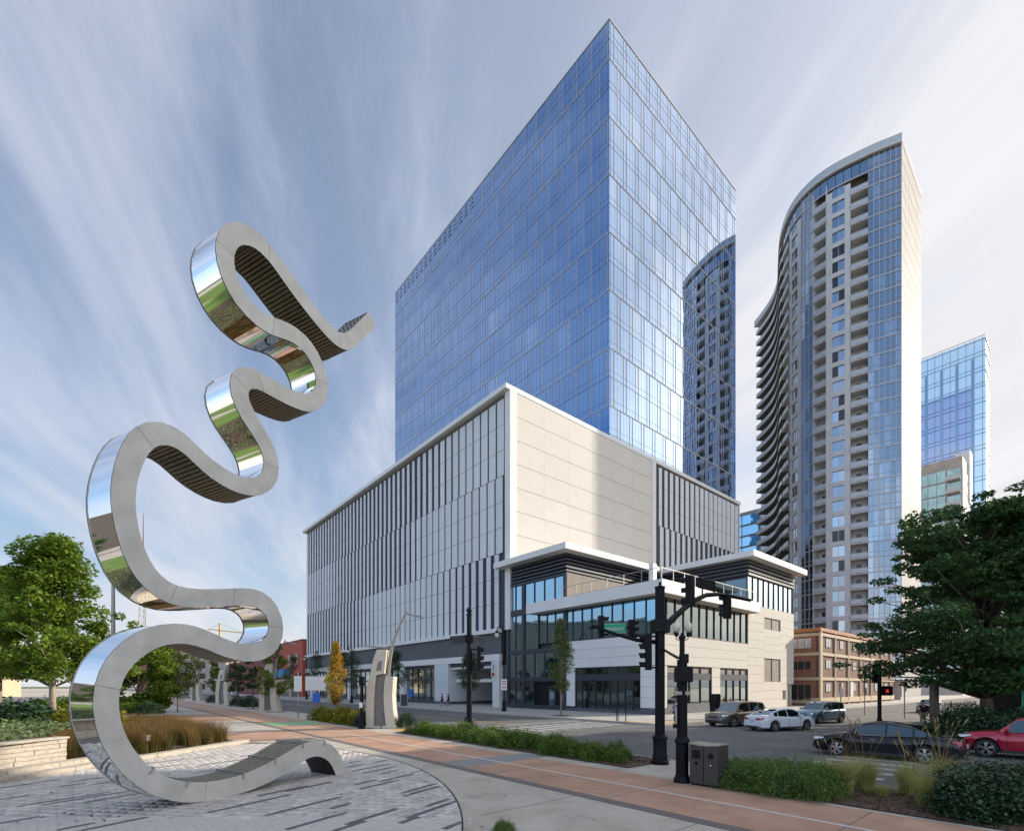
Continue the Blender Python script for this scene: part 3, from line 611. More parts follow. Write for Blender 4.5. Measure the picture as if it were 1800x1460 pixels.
# --- right face fins beyond the cream wall
QC = 72.4
def fin_dark_r(t, u):
    f = lambda x, a, b: max(0, min(1, (x - a) / (b - a)))
    return (.55 - .38 * f(u, 0, .7)) if t == 0 else (.42 + .26 * f(u, .2, .6)) if t == 1 else .5
n = int((QR - QC - 1.2) / PER)
for ti, (z0, z1) in enumerate(tiers):
    for k in range(n + 1):
        q = QC + .9 + k * PER + ti * .5; dk = fin_dark_r(ti, (q - QC) / (QR - QC)) * PER
        if ti == 0: a, c = q + dk, min(q + PER, QR - .3)
        else: a, c = q + dk, min(q + PER, QR - .3)
        if c - a < .1: continue
        piece('panel', m_white, podium, a, c, SP0, SP0 + .12, z0 + .04, z1 - .04)
        for zz in (z0 + 3.3, z0 + 6.6): jt.box(a, c, SP0 - .003, SP0 + .01, zz, zz + .05)
jt.build('panel_joints', m_dark, podium, kind='stuff')
# frames and caps
gbox('cap', m_whitef, podium, QP - .75, QR + .5, SP0 - .02, SP0 + .6, PT - .62, PT)
gbox('cap', m_whitef, podium, QP - .75, QP + .6, SP0 + .602, SP1 + .7, PT - .62, PT)
gbox('cap', m_whitef, podium, QR - .2, QR + .45, SP0 + .602, SP1, PT - .62, PT)
gbox('corner_pier', m_whitef, podium, QP - .12, QP + 1.0, SP0 - .1, SP0 + .95, 10, PT - .625)
gbox('pier', m_whitef, podium, QC - .25, QC + .75, SP0 - .12, SP0 + .5, 10, PT - .625)
gbox('pier', m_whitef, podium, QR - .3, QR, SP0 - .05, SP0 + .5, 10, PT - .625)
gbox('end_wall', m_white, podium, QP + .1, QR - .1, SP1 - .295, SP1, 0, PT - .625)
gbox('roof', m_concd, podium, QP + .6, QR - .2, SP0 + .6, SP1, PT - 1.0, PT - .6)
# cream wall, panel by panel
zr = np.linspace(10.0, PT - .64, 11); qc = np.linspace(QP + 1.0, QC - .25, 7)
for i in range(len(zr) - 1):
    for k in range(len(qc) - 1):
        piece('cream_panel', m_cream, podium, qc[k] + .008, qc[k + 1] - .008, SP0 + .03, SP0 + .095, zr[i] + .025, zr[i + 1] - .025)
gbox('cream_backing', m_backg, podium, QP + .9, QC, SP0 + .1, SP0 + .155, 10, PT - .7)
# ledge, slate band, beam
gbox('ledge', m_whitef, podium, QP - .45, QP + .3, SP0 + 1.95, SP1 + .4, 9.75, 10.28)
L0 = SP0 + 1.98
for i in range(9):
    z0, z1 = 6.95 + i * .305, 6.95 + (i + 1) * .305
    gbox('slate_course', m_slate, podium, QP + .05 + random.uniform(-.03, .03), QP + .4, L0, SP1, z0, z1 - .012)
gbox('band_backing', m_dark, podium, QP + .3, QP + 1, L0, SP1, 5.5, 9.75)
gbox('beam', m_whitef, podium, QP - .2, QP + .35, L0, SP1, 6.05, 6.94)
# street level
gbox('street_wall', m_dark, podium, QP + 3.2, QP + 16, 66.9, SP1 - .3, 0, 6.04)
gbox('garage_back_wall', m_backg, podium, QP + 14, QP + 16, 50, 66.9, 0, 6.04)
gbox('garage_soffit', m_whitef, podium, QP + .36, QP + 14, 52.3, 62.9, 5.2, 6.04)
gbox('garage_beam', m_whitef, podium, QP + 1.2, QP + 1.7, 52.3, 62.9, 3.3, 3.75)
gbox('garage_slab', m_side, podium, QP + .1, QP + 14, 50, 66.9, -.1, .004)
gbox('garage_pier', m_whitef, podium, QP - .15, QP + .36, 50.8, 52.2, 0, 6.04)
gbox('garage_pier', m_white, podium, QP + .37, QP + 14, 50.8, 52.2, 0, 6.04)
gbox('garage_wall', m_white, podium, QP - .15, QP + 14, 62.95, 66.8, .45, 6.04)
gbox('garage_wall_base', m_slate, podium, QP - .2, QP + 14, 62.9, 66.85, 0, .448)
cs = [66.9, 76.9, 88.5, 100, 111.5, 123, SP1 - .3]
for i in range(len(cs) - 1):
    a, c = cs[i] + (1.1 if i else 0), cs[i + 1]
    if i: gbox('column', m_whitef, podium, QP - .12, QP + .6, cs[i], cs[i] + 1.05, 0, 6.04)
    if c - a < 2: continue
    f = gbox('storefront', m_dark, podium, QP + .5, QP + .62, a, c, 0, .5)
    gbox('transom', m_dark, f, QP + .42, QP + .62, a, c, 3.6, 3.85)
    nn = max(3, int((c - a) / 1.9)); e = np.linspace(a, c, nn + 1)
    for k in range(nn):
        gbox('pane', m_sglass, f, QP + .55, QP + .57, e[k] + .05, e[k + 1] - .05, .5, 3.6); gbox('pane', m_sglass, f, QP + .55, QP + .57, e[k] + .05, e[k + 1] - .05, 3.85, 6.04)
        gbox('mullion', m_dark, f, QP + .44, QP + .6, e[k] - .05, e[k] + .05, .5, 3.6); gbox('mullion', m_dark, f, QP + .44, QP + .6, e[k] - .05, e[k] + .05, 3.85, 6.04)
gbox('poster', m_signb, podium, QP + .50, QP + .53, s_on(QP, 714), s_on(QP, 722) + 0, .9, 2.2) if s_on(QP, 722) > s_on(QP, 714) else gbox('poster', m_signb, podium, QP + .50, QP + .53, s_on(QP, 722), s_on(QP, 714), .9, 2.2)
gbox('garage_sign', m_signw, podium, QP - .75, QP - .2, s_on(QP, 872), s_on(QP, 872) + .1, 3.9, 5.9)
gbox('garage_sign_red_mark', m_signr, podium, QP - .70, QP - .30, s_on(QP, 872) - .004, s_on(QP, 872) - .001, 4.05, 4.5)
gbox('garage_sign_blue_mark', m_signb, podium, QP - .55, QP - .42, s_on(QP, 872) - .004, s_on(QP, 872) - .001, 4.8, 5.6)
def louvre(name, parent, q0, q1, s0, s1, z0, z1, nn, axis):
    """horizontal blades round a recessed dark band; axis 'q' faces -q, 's' faces -s"""
    for i in range(nn):
        z = z0 + (z1 - z0) * (i + .25) / nn; h = (z1 - z0) / nn * .5
        gbox(name, m_dark, parent, q0, q1, s0, s1, z, z + h)
# ---------------------------------------------------------------- blue glass tower on the podium
TQ0, TQ1, TS0, TS1, TT = 61.7, 103.2, 49.35, 120.6, 106.5
tower = empty('glass_tower', W(TQ0, TS0, PT - 1.0), 'tall rectangular blue mirror-glass office tower rising above the parking podium', 'building')
b = MB(GRID); b.box(TQ0 + .2, TQ1 - .2, TS0 + .2, TS1 - .2, PT - .95, TT - .15); b.build('core', m_mdark, tower)
FH = 4.49; lines = [TT]; z = TT - 6.2
while z > 36: lines.append(z); z -= 2 * FH
panes = []
nR, nL = 13, 22; pR, pL = (TQ1 - TQ0) / nR, (TS1 - TS0) / nL
sil = MB(GRID); drk = MB(GRID)
for bi in range(len(lines)):
    zt = lines[bi]; zb = lines[bi + 1] if bi + 1 < len(lines) else zt - 2 * FH
    zb2 = max(zb, PT - .95)
    if zt - zb2 < .5: continue
    zm = zt - (zt - zb) / 2; sh = .5 if bi % 2 else 0.
    rows = [(zm, zt), (zb2, zm)] if zm > zb2 + .3 else [(zb2, zt)]
    for (a, c) in rows:
        for k in range(nR + 1):
            x0 = TQ0 + (k - sh) * pR; x1 = x0 + pR; x0 = max(x0, TQ0); x1 = min(x1, TQ1)
            if x1 - x0 > .3: panes.append(('r', x0, x1, a, c))
        for k in range(nL + 1):
            x0 = TS0 + (k - sh) * pL; x1 = x0 + pL; x0 = max(x0, TS0); x1 = min(x1, TS1)
            if x1 - x0 > .3: panes.append(('l', x0, x1, a, c))
        # thin dark mullions and spandrel lines
        for k in range(nR * 4): q = TQ0 + (k + .5) * pR / 4; drk.box(q - .011, q + .011, TS0 - .008, TS0 + .05, a, c)
        for k in range(nL * 4): s = TS0 + (k + .5) * pL / 4; drk.box(TQ0 - .012, TQ0 + .05, s - .012, s + .012, a, c)
        for zz, hh in ((a + .02, .05), (a + 1.05, .022)):
            if zz > c - .1: continue
            drk.box(TQ0, TQ1, TS0 - .016, TS0 + .05, zz, zz + hh); drk.box(TQ0 - .016, TQ0 + .05, TS0, TS1, zz, zz + hh)
    # silver fins in staggered pairs, silver line at the top of every double storey
    for k in range(nR + 1):
        for dx in (0, .72):
            q = TQ0 + (k + sh) * pR + dx + .35
            if TQ0 < q < TQ1: sil.box(q - .032, q + .032, TS0 - .05, TS0 + .02, zb2, zt)
    for k in range(nL + 1):
        for dx in (0, .72):
            s = TS0 + (k + sh) * pL + dx + .35
            if TS0 < s < TS1: sil.box(TQ0 - .05, TQ0 + .02, s - .032, s + .032, zb2, zt)
    if zb > PT: sil.box(TQ0 - .06, TQ1 + .02, TS0 - .062, TS0 + .02, zb - .07, zb + .07); sil.box(TQ0 - .064, TQ0 + .02, TS0 - .06, TS1, zb - .07, zb + .07)
sil.build('silver_fins', m_mull, tower, kind='stuff'); drk.build('dark_mullions', m_mdark, tower, kind='stuff')
cpos = W(TQ0, TS0, TT)
def pdist(p):
    c = W((p[1] + p[2]) / 2, TS0, (p[3] + p[4]) / 2) if p[0] == 'r' else W(TQ0, (p[1] + p[2]) / 2, (p[3] + p[4]) / 2); return c.length
panes.sort(key=pdist)
V = []; F = []
for i, (f, x0, x1, z0, z1) in enumerate(panes):
    tl = .0005; g1, g2 = random.gauss(0, tl), random.gauss(0, tl); e = .012
    m = m_tglass2 if random.random() < .12 else m_tglass
    if f == 'r': bb = (x0 + e, x1 - e, TS0, TS0 + .1)
    else: bb = (TQ0, TQ0 + .1, x0 + e, x1 - e)
    if i < 300:
        o = piece('pane', m, tower, *bb, z0 + e, z1 - e); o.rotation_euler = (g1, g2, GROT + random.gauss(0, tl))
    else:
        nb = len(V); cz = (z0 + z1) / 2
        for z in (z0 + e, z1 - e):
            for x in (x0 + e, x1 - e):
                dd = g1 * (x - (x0 + x1) / 2) + g2 * (z - cz)
                V.append(tuple(W(x, TS0 + dd, z) if f == 'r' else W(TQ0 + dd, x, z)))
        F.append((nb, nb + 1, nb + 3, nb + 2))
oo = np.array(wloc(tower)); link('pane_field', np_mesh('pane_field', np.array(V) - oo, F), m_tglass, tower, kind='stuff')
gbox('roof_edge', m_mull, tower, TQ0 - .08, TQ1 + .05, TS0 - .08, TS0 + .3, TT - .15, TT + .05)
gbox('roof_edge', m_mull, tower, TQ0 - .08, TQ0 + .3, TS0 + .302, TS1, TT - .15, TT + .05)
gbox('rear_wall', m_pglass, tower, TQ0 + .1, TQ1 - .1, TS1 - .19, TS1, PT - .95, TT - .16)
gbox('side_wall', m_tglass, tower, TQ1 - .19, TQ1, TS0 + .12, TS1 - .2, PT - .95, TT - .16)
vt = MB(GRID)
for k in range(17):
    s = TS1 - 1.5 - k * 2.1
    for r in range(3):
        for d in (0, .55): vt.box(TQ0 - .02, TQ0 + .05, s + d, s + d + .3, TT - 1.1 - r * .9, TT - .75 - r * .9)
vt.build('vent_slots', m_hole, tower, kind='stuff')
# ---------------------------------------------------------------- low corner building
LS, TS = 27.0, 38.9; Q2, QE = 59.6, 73.2; ZS = 12.5; ZR = 18.3
low = empty('corner_building', W(QP, LS), 'two-level white corner building with wide flat eaves, dark louvres and ribbon windows', 'building')
b = MB(GRID); b.box(QP + .45, QE - .3, LS + .45, SP0 - .02, 0, ZS - .1); b.build('core', m_dark, low)
def clad(face, a0, a1, z0, z1, ch=1.02, cw=3.2, m=m_whitef, nm='panel', dp=.0):
    nz = max(1, round((z1 - z0) / ch)); nx = max(1, round((a1 - a0) / cw)); g = .01
    for i in range(nz):
        for k in range(nx):
            za, zb_ = z0 + (z1 - z0) * i / nz, z0 + (z1 - z0) * (i + 1) / nz; xa, xb = a0 + (a1 - a0) * k / nx, a0 + (a1 - a0) * (k + 1) / nx
            if face == 'l': piece(nm, m, low, QP - dp, QP + .3, xa + g * .4, xb - g * .4, za + g, zb_ - g)
            else: piece(nm, m, low, xa + g * .4, xb - g * .4, LS - dp, LS + .3, za + g, zb_ - g)
def windows(face, a0, a1, z0, z1, nn, m=m_bglass, rec=.18, fr=.06, parent=None, plane=None, sill=True, name='window'):
    """a window band: frame thing-part with panes as sub-parts"""
    p = plane if plane is not None else (QP if face == 'l' else LS)
    fb = MB(GRID); e = np.linspace(a0, a1, nn + 1)
    def bx(x0, x1, d0, d1, za, zb_):
        if face == 'l': fb.box(p + d0, p + d1, x0, x1, za, zb_)
        else: fb.box(x0, x1, p + d0, p + d1, za, zb_)
    bx(a0, a1, rec - .10, rec + .06, z0, z0 + fr); bx(a0, a1, rec - .10, rec + .06, z1 - fr, z1)
    for k, x in enumerate(e):
        xx = min(max(x, a0 + fr / 2), a1 - fr / 2); bx(xx - fr / 2, xx + fr / 2, rec - .12, rec + .06, z0 + fr, z1 - fr)
    f = fb.build(name, m_dark, parent or low)
    for k in range(nn):
        xa, xb = e[k] + fr / 2 + .005, e[k + 1] - fr / 2 - .005
        if face == 'l': piece('pane', m, f, p + rec, p + rec + .03, xa, xb, z0 + fr, z1 - fr, tilt=.002)
        else: piece('pane', m, f, xa, xb, p + rec, p + rec + .03, z0 + fr, z1 - fr, tilt=.002)
    return f
S2 = TS  # where the glass entrance bay starts
# left face: ribbon windows, white wall, shopfront
windows('l', LS + .1, S2 + 4.6, 7.75, 11.3, 12)
clad('l', LS, S2, 4.75, 7.72, 1.0, 3.0)
clad('l', LS, 29.0, .62, 4.72, 1.0, 2.1)
windows('l', 29.02, S2 - 1.3, 3.95, 4.7, 6, m_sglass); gbox('transom_beam', m_dark, low, QP + .06, QP + .4, 29.02, S2 - 1.3, 3.35, 3.94)
windows('l', 29.02, S2 - 1.3, .35, 3.34, 9, m_sglass, name='shopfront')
clad('l', S2 - 1.28, S2 - .02, .5, 4.72, 4.3, 2)
gbox('base_course', m_slate, low, QP - .06, QP + .3, LS - .06, 29.0, 0, .6); gbox('base_course', m_slate, low, QP - .03, QP + .3, 29.0, S2, 0, .34)
# glass entrance bay, four storeys high
e0, e1 = S2 + .02, 49.55
em = s_on(QP, 919)
for z0, z1, t in ((12.25, 15.35, 0), (7.2, 11.6, 1), (3.75, 6.75, 2), (.5, 3.3, 3)):
    if t == 1:
        windows('l', S2 + 4.7, em - .25, 7.2, 11.6, 1); windows('l', em + .25, e1 - .5, z0, z1, 2)
    elif t == 3:
        windows('l', e0 + .2, e0 + 1.2, z0, z1, 1, m_sglass); windows('l', em + .25, e1 - .5, z0, z1, 2, m_sglass)
        windows('l', em - 2.0, em - .25, z0, z1, 1, m_sglass)
    else: windows('l', e0 + .2, em - .25, z0, z1, 4); windows('l', em + .25, e1 - .5, z0, z1, 2)
gbox('entrance_recess', m_hole, low, QP + .44, QP + .5, e0 + 1.3, em - 2.1, .1, 3.2)
d = gbox('door', m_dark, low, QP + .30, QP + .40, e0 + 1.9, e0 + 3.1, .12, 2.7); gbox('pane', m_bglass, d, QP + .28, QP + .30, e0 + 2.05, e0 + 2.95, .3, 2.55)
for z0, z1 in ((15.36, 15.6), (11.61, 12.24), (6.76, 7.19), (3.31, 3.74), (0, .49)): gbox('spandrel', m_dark, low, QP + .02, QP + .46, e0, e1, z0, z1)
for s in (e0, em - .24, e1 - .49): gbox('post', m_dark, low, QP + .0, QP + .44, s + .01, s + .48, .49, 15.36)
louvre('louvre', low, QP - .02, QP + 18.4, TS - .02, e1, 15.62, 17.75, 5, 'q')
gbox('louvre_backing', m_black, low, QP + .25, QP + 18.3, TS + .2, e1 + .1, 12.5, 17.78)
# upper volume right face: brown panels
x = np.linspace(QP + .1, 59.2, 8)
for k in range(7): piece('brown_panel', m_brown, low, x[k] + .015, x[k + 1] - .015, TS + .0, TS + .19, ZS, 15.58)
# right face: warm sunlight is put into its cream colour
windows('r', QP + .05, Q2 - .05, 7.75, 11.3, 12, m_dglass)
clad('r', QP, Q2 - .02, 4.75, 7.72, 1.0, 3.2, m_cream)
clad('r', QP, 42.5, .62, 4.72, 1.0, 1.5, m_cream); clad('r', 51.1, 52.9, .62, 4.72, 1.0, 1.8, m_cream)
for a, c in ((42.52, 51.08), (52.92, 59.58)):
    windows('r', a, c, 4.0, 4.72, 4, m_brown); gbox('transom_beam', m_dark, low, a, c, LS + .08, LS + .4, 3.45, 3.99); windows('r', a, c, .95, 3.44, 4, m_dglass, name='shopfront')
    gbox('base_course', m_slate, low, a, c, LS - .02, LS + .3, 0, .94)
gbox('base_course', m_slate, low, QP - .06, 42.5, LS - .061, LS + .3, 0, .6); gbox('base_course', m_slate, low, 51.1, 52.9, LS - .061, LS + .3, 0, .6)
def wallr(a0, a1, z0, z1): clad('r', a0, a1, z0, z1, 1.03, 2.6, m_cream)
wallr(Q2, 64.0, 0, ZS); wallr(68.9, QE - 1.9, 0, ZS); wallr(QE - 1.9, QE, 3.0, ZS)
wallr(64.0, 68.9, 11.3, ZS); wallr(64.0, 68.9, 6.2, 9.85); wallr(64.0, 68.9, 0, 3.3)
for z0, z1 in ((9.87, 11.28), (3.32, 6.18)):
    g = gbox('louvre_grille', m_brown, low, 64.02, 68.88, LS + .12, LS + .2, z0, z1)
    gbox('mullion', m_dark, g, 66.35, 66.5, LS + .06, LS + .12, z0, z1)
gbox('service_door', m_brown, low, QE - 1.8, QE - .6, LS + .2, LS + .3, 0, 2.9)
gbox('vent_grille', m_dark, low, 69.6, 70.5, LS - .03, LS + .0, 1.0, 2.2)
gbox('side_wall', m_whitef, low, QE - .29, QE, LS + .31, SP0 - .02, 0, ZS)
gbox('terrace_deck', m_concd, low, QP + .4, Q2, LS + .4, TS, ZS - .099, ZS - .02)
# slab (wide fascia) round the terrace
gbox('slab_fascia', m_whitef, low, QP - 1.25, Q2 + .35, LS - 1.25, LS + .38, 11.32, ZS); gbox('slab_fascia', m_whitef, low, QP - 1.25, QP + .38, LS + .382, 44.3, 11.32, ZS)
gbox('slab_soffit', m_cream, low, QP - 1.2, Q2 + .3, LS - 1.2, LS + .3, 11.29, 11.318)
# second upper volume
b = MB(GRID); b.box(Q2 + .3, QE - .3, LS + .3, SP0 - .03, ZS - .09, 17.75); b.build('upper_core', m_dark, low)
windows('r', Q2 + .05, QE - .05, ZS + .02, 15.9, 9, m_bglass); windows('l', LS + .1, TS - .3, ZS + .02, 15.7, 4, m_sglass, plane=Q2)
for i in range(4): gbox('louvre', m_dark, low, Q2 - .12, QE + .02, LS - .12, LS + .3, 15.95 + i * .46, 16.2 + i * .46); gbox('louvre', m_dark, low, Q2 - .12, Q2 + .3, LS + .302, TS, 15.95 + i * .46, 16.2 + i * .46)
# flat roofs
gbox('roof', m_whitef, low, QP - 1.4, Q2 - 1.2, TS - 1.2, 50.4, 17.8, 18.5); gbox('roof', m_whitef, low, Q2 - 1.198, QE + 1.4, LS - 1.2, SP0 - .05, 17.8, 18.5)
# terrace railings
rl = MB(GRID)
for a in np.linspace(LS - .9, TS - .3, 7): rl.box(QP - .95, QP - .89, a, a + .06, ZS, ZS + 1.15)
rl.box(QP - .94, QP - .9, LS - .9, TS, ZS + 1.15, ZS + 1.2); rl.box(QP - .93, QP - .91, LS - .9, TS, ZS + .1, ZS + .14)
for a in np.linspace(QP - .9, Q2, 11): rl.box(a, a + .06, LS - .95, LS - .89, ZS, ZS + 1.15)
rl.box(QP - .9, Q2, LS - .94, LS - .9, ZS + 1.15, ZS + 1.2); rl.box(QP - .9, Q2, LS - .93, LS - .91, ZS + .1, ZS + .14)
rl.build('railing', m_galv, low)
gbox('terrace_post', m_whitef, low, QP - .2, QP + .35, LS + .4, LS + .9, ZS, ZS + 1.9)
# ---------------------------------------------------------------- curved residential tower
HT = 111.8; FL = 3.14
plan = [(90.7, 110.5), (77.4, 99.0), (72.5, 101.6), (67.4, 105.3), (65.0, 108.6), (63.95, 112.5), (64.35, 117.0), (65.9, 122.0), (68.6, 127.5), (71.4, 133.0), (73.2, 138.5), (73.7, 144.0), (73.3, 150.0)]
cur = tag(empty('curved_tower', (77.4, 99.0, 0)), 'curved concrete and blue glass apartment tower with stacked balcony columns', 'building')
cv = [Vector(p) for p in plan[1:]]
def cr(P, n=10):
    Q = [2 * P[0] - P[1]] + P + [2 * P[-1] - P[-2]]; out = []
    for i in range(1, len(Q) - 2):
        for t in np.linspace(0, 1, n, endpoint=False):
            a, b_, c, d = Q[i - 1], Q[i], Q[i + 1], Q[i + 2]
            out.append(.5 * ((2 * b_) + (c - a) * t + (2 * a - 5 * b_ + 4 * c - d) * t * t + (3 * b_ - a - 3 * c + d) * t ** 3))
    return out + [P[-1]]
cs_ = cr(cv); cl = [0.]
for i in range(1, len(cs_)): cl.append(cl[-1] + (cs_[i] - cs_[i - 1]).length)
CL = cl[-1]
def cpt(t, off=0.):
    t = min(max(t, 0), CL - 1e-4); i = int(np.searchsorted(cl, t, side='right')) - 1; f = (t - cl[i]) / (cl[i + 1] - cl[i]); p = cs_[i].lerp(cs_[i + 1], f)
    d = (cs_[i + 1] - cs_[i]).normalized(); n = Vector((-d.y, d.x)) * -1   # outward = towards the viewer side
    n = Vector((d.y, -d.x)); n = n if n.dot(Vector((-1, -.4))) > 0 else -n
    return p + n * off
def t_at(px):
    bb = (px - 900) / FPX
    for i in range(1, len(cs_)):
        a = cs_[i - 1].x - bb * cs_[i - 1].y; c = cs_[i].x - bb * cs_[i].y
        if a * c <= 0: return cl[i - 1] + (cl[i] - cl[i - 1]) * abs(a) / (abs(a) + abs(c) + 1e-9)
    return None
cols_ = [0, t_at(1526), t_at(1495), t_at(1453), t_at(1430), t_at(1408), t_at(1388), t_at(1377)]
body = [tuple(cpt(t, -2.2)) for t in np.linspace(0, CL, 60)]
back = [(p[0] + 17 * .757, p[1] + 17 * .652) for p in body[::-1]]
b = MB(); b.prism(body + back, (0, 0, HT - 1.3), ux=(1, 0, 0), uy=(0, 1, 0)); b.build('core', m_concd, cur)
def cprism(t0, t1, o0, o1, z0, z1, bld, nseg=None):
    nseg = nseg or max(1, int(abs(t1 - t0) / 1.6)); ts = np.linspace(t0, t1, nseg + 1)
    poly = [tuple(cpt(t, o1)) for t in ts] + [tuple(cpt(t, o0)) for t in ts[::-1]]
    bld.prism(poly, (0, 0, z1 - z0), o=(0, 0, z0), ux=(1, 0, 0), uy=(0, 1, 0))
def cpart(nm, m, *a, parent=None, **k):
    b = MB(); cprism(*a, b, **k); return b.build(nm, m, parent or cur)
nf = int(HT / FL) - 1; base = HT - 1.2 - nf * FL
c = cols_
for (a, e) in ((c[2], c[3]), (c[5], c[6])):      # concrete columns of windows: piers and spandrels around real openings
    w0 = a + (e - a) * .24; w1 = a + (e - a) * .76
    cpart('pier', m_conc, a, w0, -2.2, .05, 0, HT - FL * 1.6); cpart('pier', m_conc, w1, e, -2.2, .05, 0, HT - FL * 1.6)
    for k in range(nf - 1):
        z = base + k * FL
        cpart('spandrel', m_conc, w0, w1, -2.2, .045, z - .0, z + .95)
        f = cpart('window', m_mull, w0 + (w1 - w0) * .48, w0 + (w1 - w0) * .52, -.3, -.12, z + .95, z + FL)
        for (x0, x1) in ((.0, .48), (.52, 1)):
            cpart('pane', random.choice([m_rglass, m_rglass, m_rglass2, m_wind]), w0 + (w1 - w0) * x0, w0 + (w1 - w0) * x1, -.3, -.2, z + .95, z + FL, parent=f)
cpart('spandrel', m_conc, c[2], c[3], -2.2, .045, 0, base); cpart('spandrel', m_conc, c[5], c[6], -2.2, .045, 0, base)
for (a, e, nn) in ((c[0], c[1], 6), (c[4], c[5], 3)):  # glass columns
    for k in range(nf + 1):
        z = base + k * FL
        if z > HT - 2: continue
        fb = MB(); cprism(a, e, -.15, .06, z - .10, z + .12, fb); cprism(a, e, -.1, .03, z + .95, z + 1.02, fb)
        for i in range(nn + 1):
            t = a + (e - a) * i / nn; cprism(max(t - .05, a), min(t + .05, e), -.1, .05, z + .12, z + FL - .1, fb, nseg=1)
        f = fb.build('floor_band', m_mull, cur)
        for i in range(nn):
            t0, t1 = a + (e - a) * i / nn + .05, a + (e - a) * (i + 1) / nn - .05
            cpart('pane', m_rglass2 if random.random() < .25 else m_rglass, t0, t1, -.2, -.06, z + .12, z + FL - .1, parent=f, nseg=1)
# top glazed storeys above the concrete columns and balconies
for (a, e) in ((c[1], c[4]), (c[5], c[7])):
    for k in (nf - 1, nf):
        z = base + k * FL
        if z > HT - 2: continue
        n2 = max(2, int((e - a) / 1.3)); fb = MB(); cprism(a, e, -.15, .06, z - .1, z + .12, fb); f = fb.build('floor_band', m_mull, cur)
        for i in range(n2): cpart('pane', m_rglass, a + (e - a) * i / n2 + .05, a + (e - a) * (i + 1) / n2 - .05, -.2, -.06, z + .12, z + FL - .1, parent=f, nseg=1)
for (a, e, out) in ((c[1], c[2], .25), (c[3], c[4], .5), (c[6], c[7], .3)):   # recessed balconies
    cpart('balcony_back_wall', m_conc, a, e, -2.2, -1.9, 0, HT - FL * 1.6)
    for k in range(nf - 1):
        z = base + k * FL
        bl = cpart('balcony', m_conc, a + .02, e - .02, -1.9, out, z - .2, z)
        cpart('door', m_wind, a + (e - a) * .35, a + (e - a) * .65, -1.9, -1.86, z, z + 2.3, parent=bl)
        fb = MB(); cprism(a + .05, e - .05, out - .06, out - .03, z + .12, z + 1.0, fb); fb.build('railing', m_rail, bl)
        cpart('handrail', m_mull, a + .02, e - .02, out - .1, out, z + 1.0, z + 1.06, parent=bl)
cpart('party_wall', m_conc, c[3] - .12, c[3] + .12, -2.2, .1, 0, HT - FL); cpart('party_wall', m_conc, c[4] - .1, c[4] + .1, -2.2, .12, 0, HT - FL)
# the concave wing: long wavy balconies
w0, w1 = c[7] + .6, CL
cpart('wing_glass', m_rglass, w0 - .6, w1, -2.2, -1.7, 0, HT - 1.6)
for k in range(nf + 1):
    z = base + k * FL
    if z > HT - 2: continue
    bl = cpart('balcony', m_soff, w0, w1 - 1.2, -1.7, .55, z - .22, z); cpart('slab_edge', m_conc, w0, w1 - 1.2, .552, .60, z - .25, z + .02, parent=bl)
    cpart('railing', m_rail, w0, w1 - 1.2, .45, .48, z + .1, z + 1.0, parent=bl)
    if k < nf - 1: cpart('fin', m_whitef, c[7] - .1, c[7] + .55, -1.7, .5, z, z + .9, parent=bl)
# crown: slab lip and glass parapet
cpart('roof_slab', m_conc, 0, CL, -17, .5, HT - 1.29, HT - 1.0) if False else cpart('roof_slab', m_conc, 0, CL, -2.4, .5, HT - 1.29, HT - 1.0)
cpart('parapet', m_rail, 0, CL, .30, .40, HT - .98, HT + .5)
# sunlit end face towards the right
E0, E1 = Vector((77.4, 99.0)), Vector((90.7, 110.5)); ed = (E1 - E0).normalized(); en = Vector((ed.y, -ed.x)); el = (E1 - E0).length
def eb(nm, m, x0, x1, d0, d1, z0, z1, parent=None):
    b = MB(); P = [E0 + ed * x0 + en * d0, E0 + ed * x1 + en * d0, E0 + ed * x1 + en * d1, E0 + ed * x0 + en * d1]
    b.prism([tuple(p) for p in P], (0, 0, z1 - z0), o=(0, 0, z0), ux=(1, 0, 0), uy=(0, 1, 0)); return b.build(nm, m, parent or cur)
eb('end_wall', m_mull, 0, el, -3, -.12, 0, HT - 1.3)
for k in range(-1, nf + 1):
    z = max(base + k * FL, 0); zt = min(base + (k + 1) * FL, HT - .4)
    f = eb('floor_band', m_orange, 0, el, -.12, .03, zt - .16, zt)
    for i in range(6): eb('pane', m_endp, el * i / 6 + .06, el * (i + 1) / 6 - .06, -.1, -.0, z + .02, zt - .18, parent=f)
eb('end_parapet', m_pglass, 0, el, -.1, .02, HT - .38, HT + .5)
# ---------------------------------------------------------------- other buildings
def win_grid(face, plane, a0, a1, z0, z1, nx, nz, parent, m, ww=.5, hh=.5, name='window', dep=.1, fm=None):
    for i in range(nz):
        for k in range(nx):
            x = a0 + (a1 - a0) * (k + .5) / nx; z = z0 + (z1 - z0) * (i + .5) / nz; hw = (a1 - a0) / nx * ww / 2; hz_ = (z1 - z0) / nz * hh / 2
            if face == 'l': o = piece(name, m, parent, plane - .04, plane + dep, x - hw, x + hw, z - hz_, z + hz_)
            else: o = piece(name, m, parent, x - hw, x + hw, plane - .04, plane + dep, z - hz_, z + hz_)
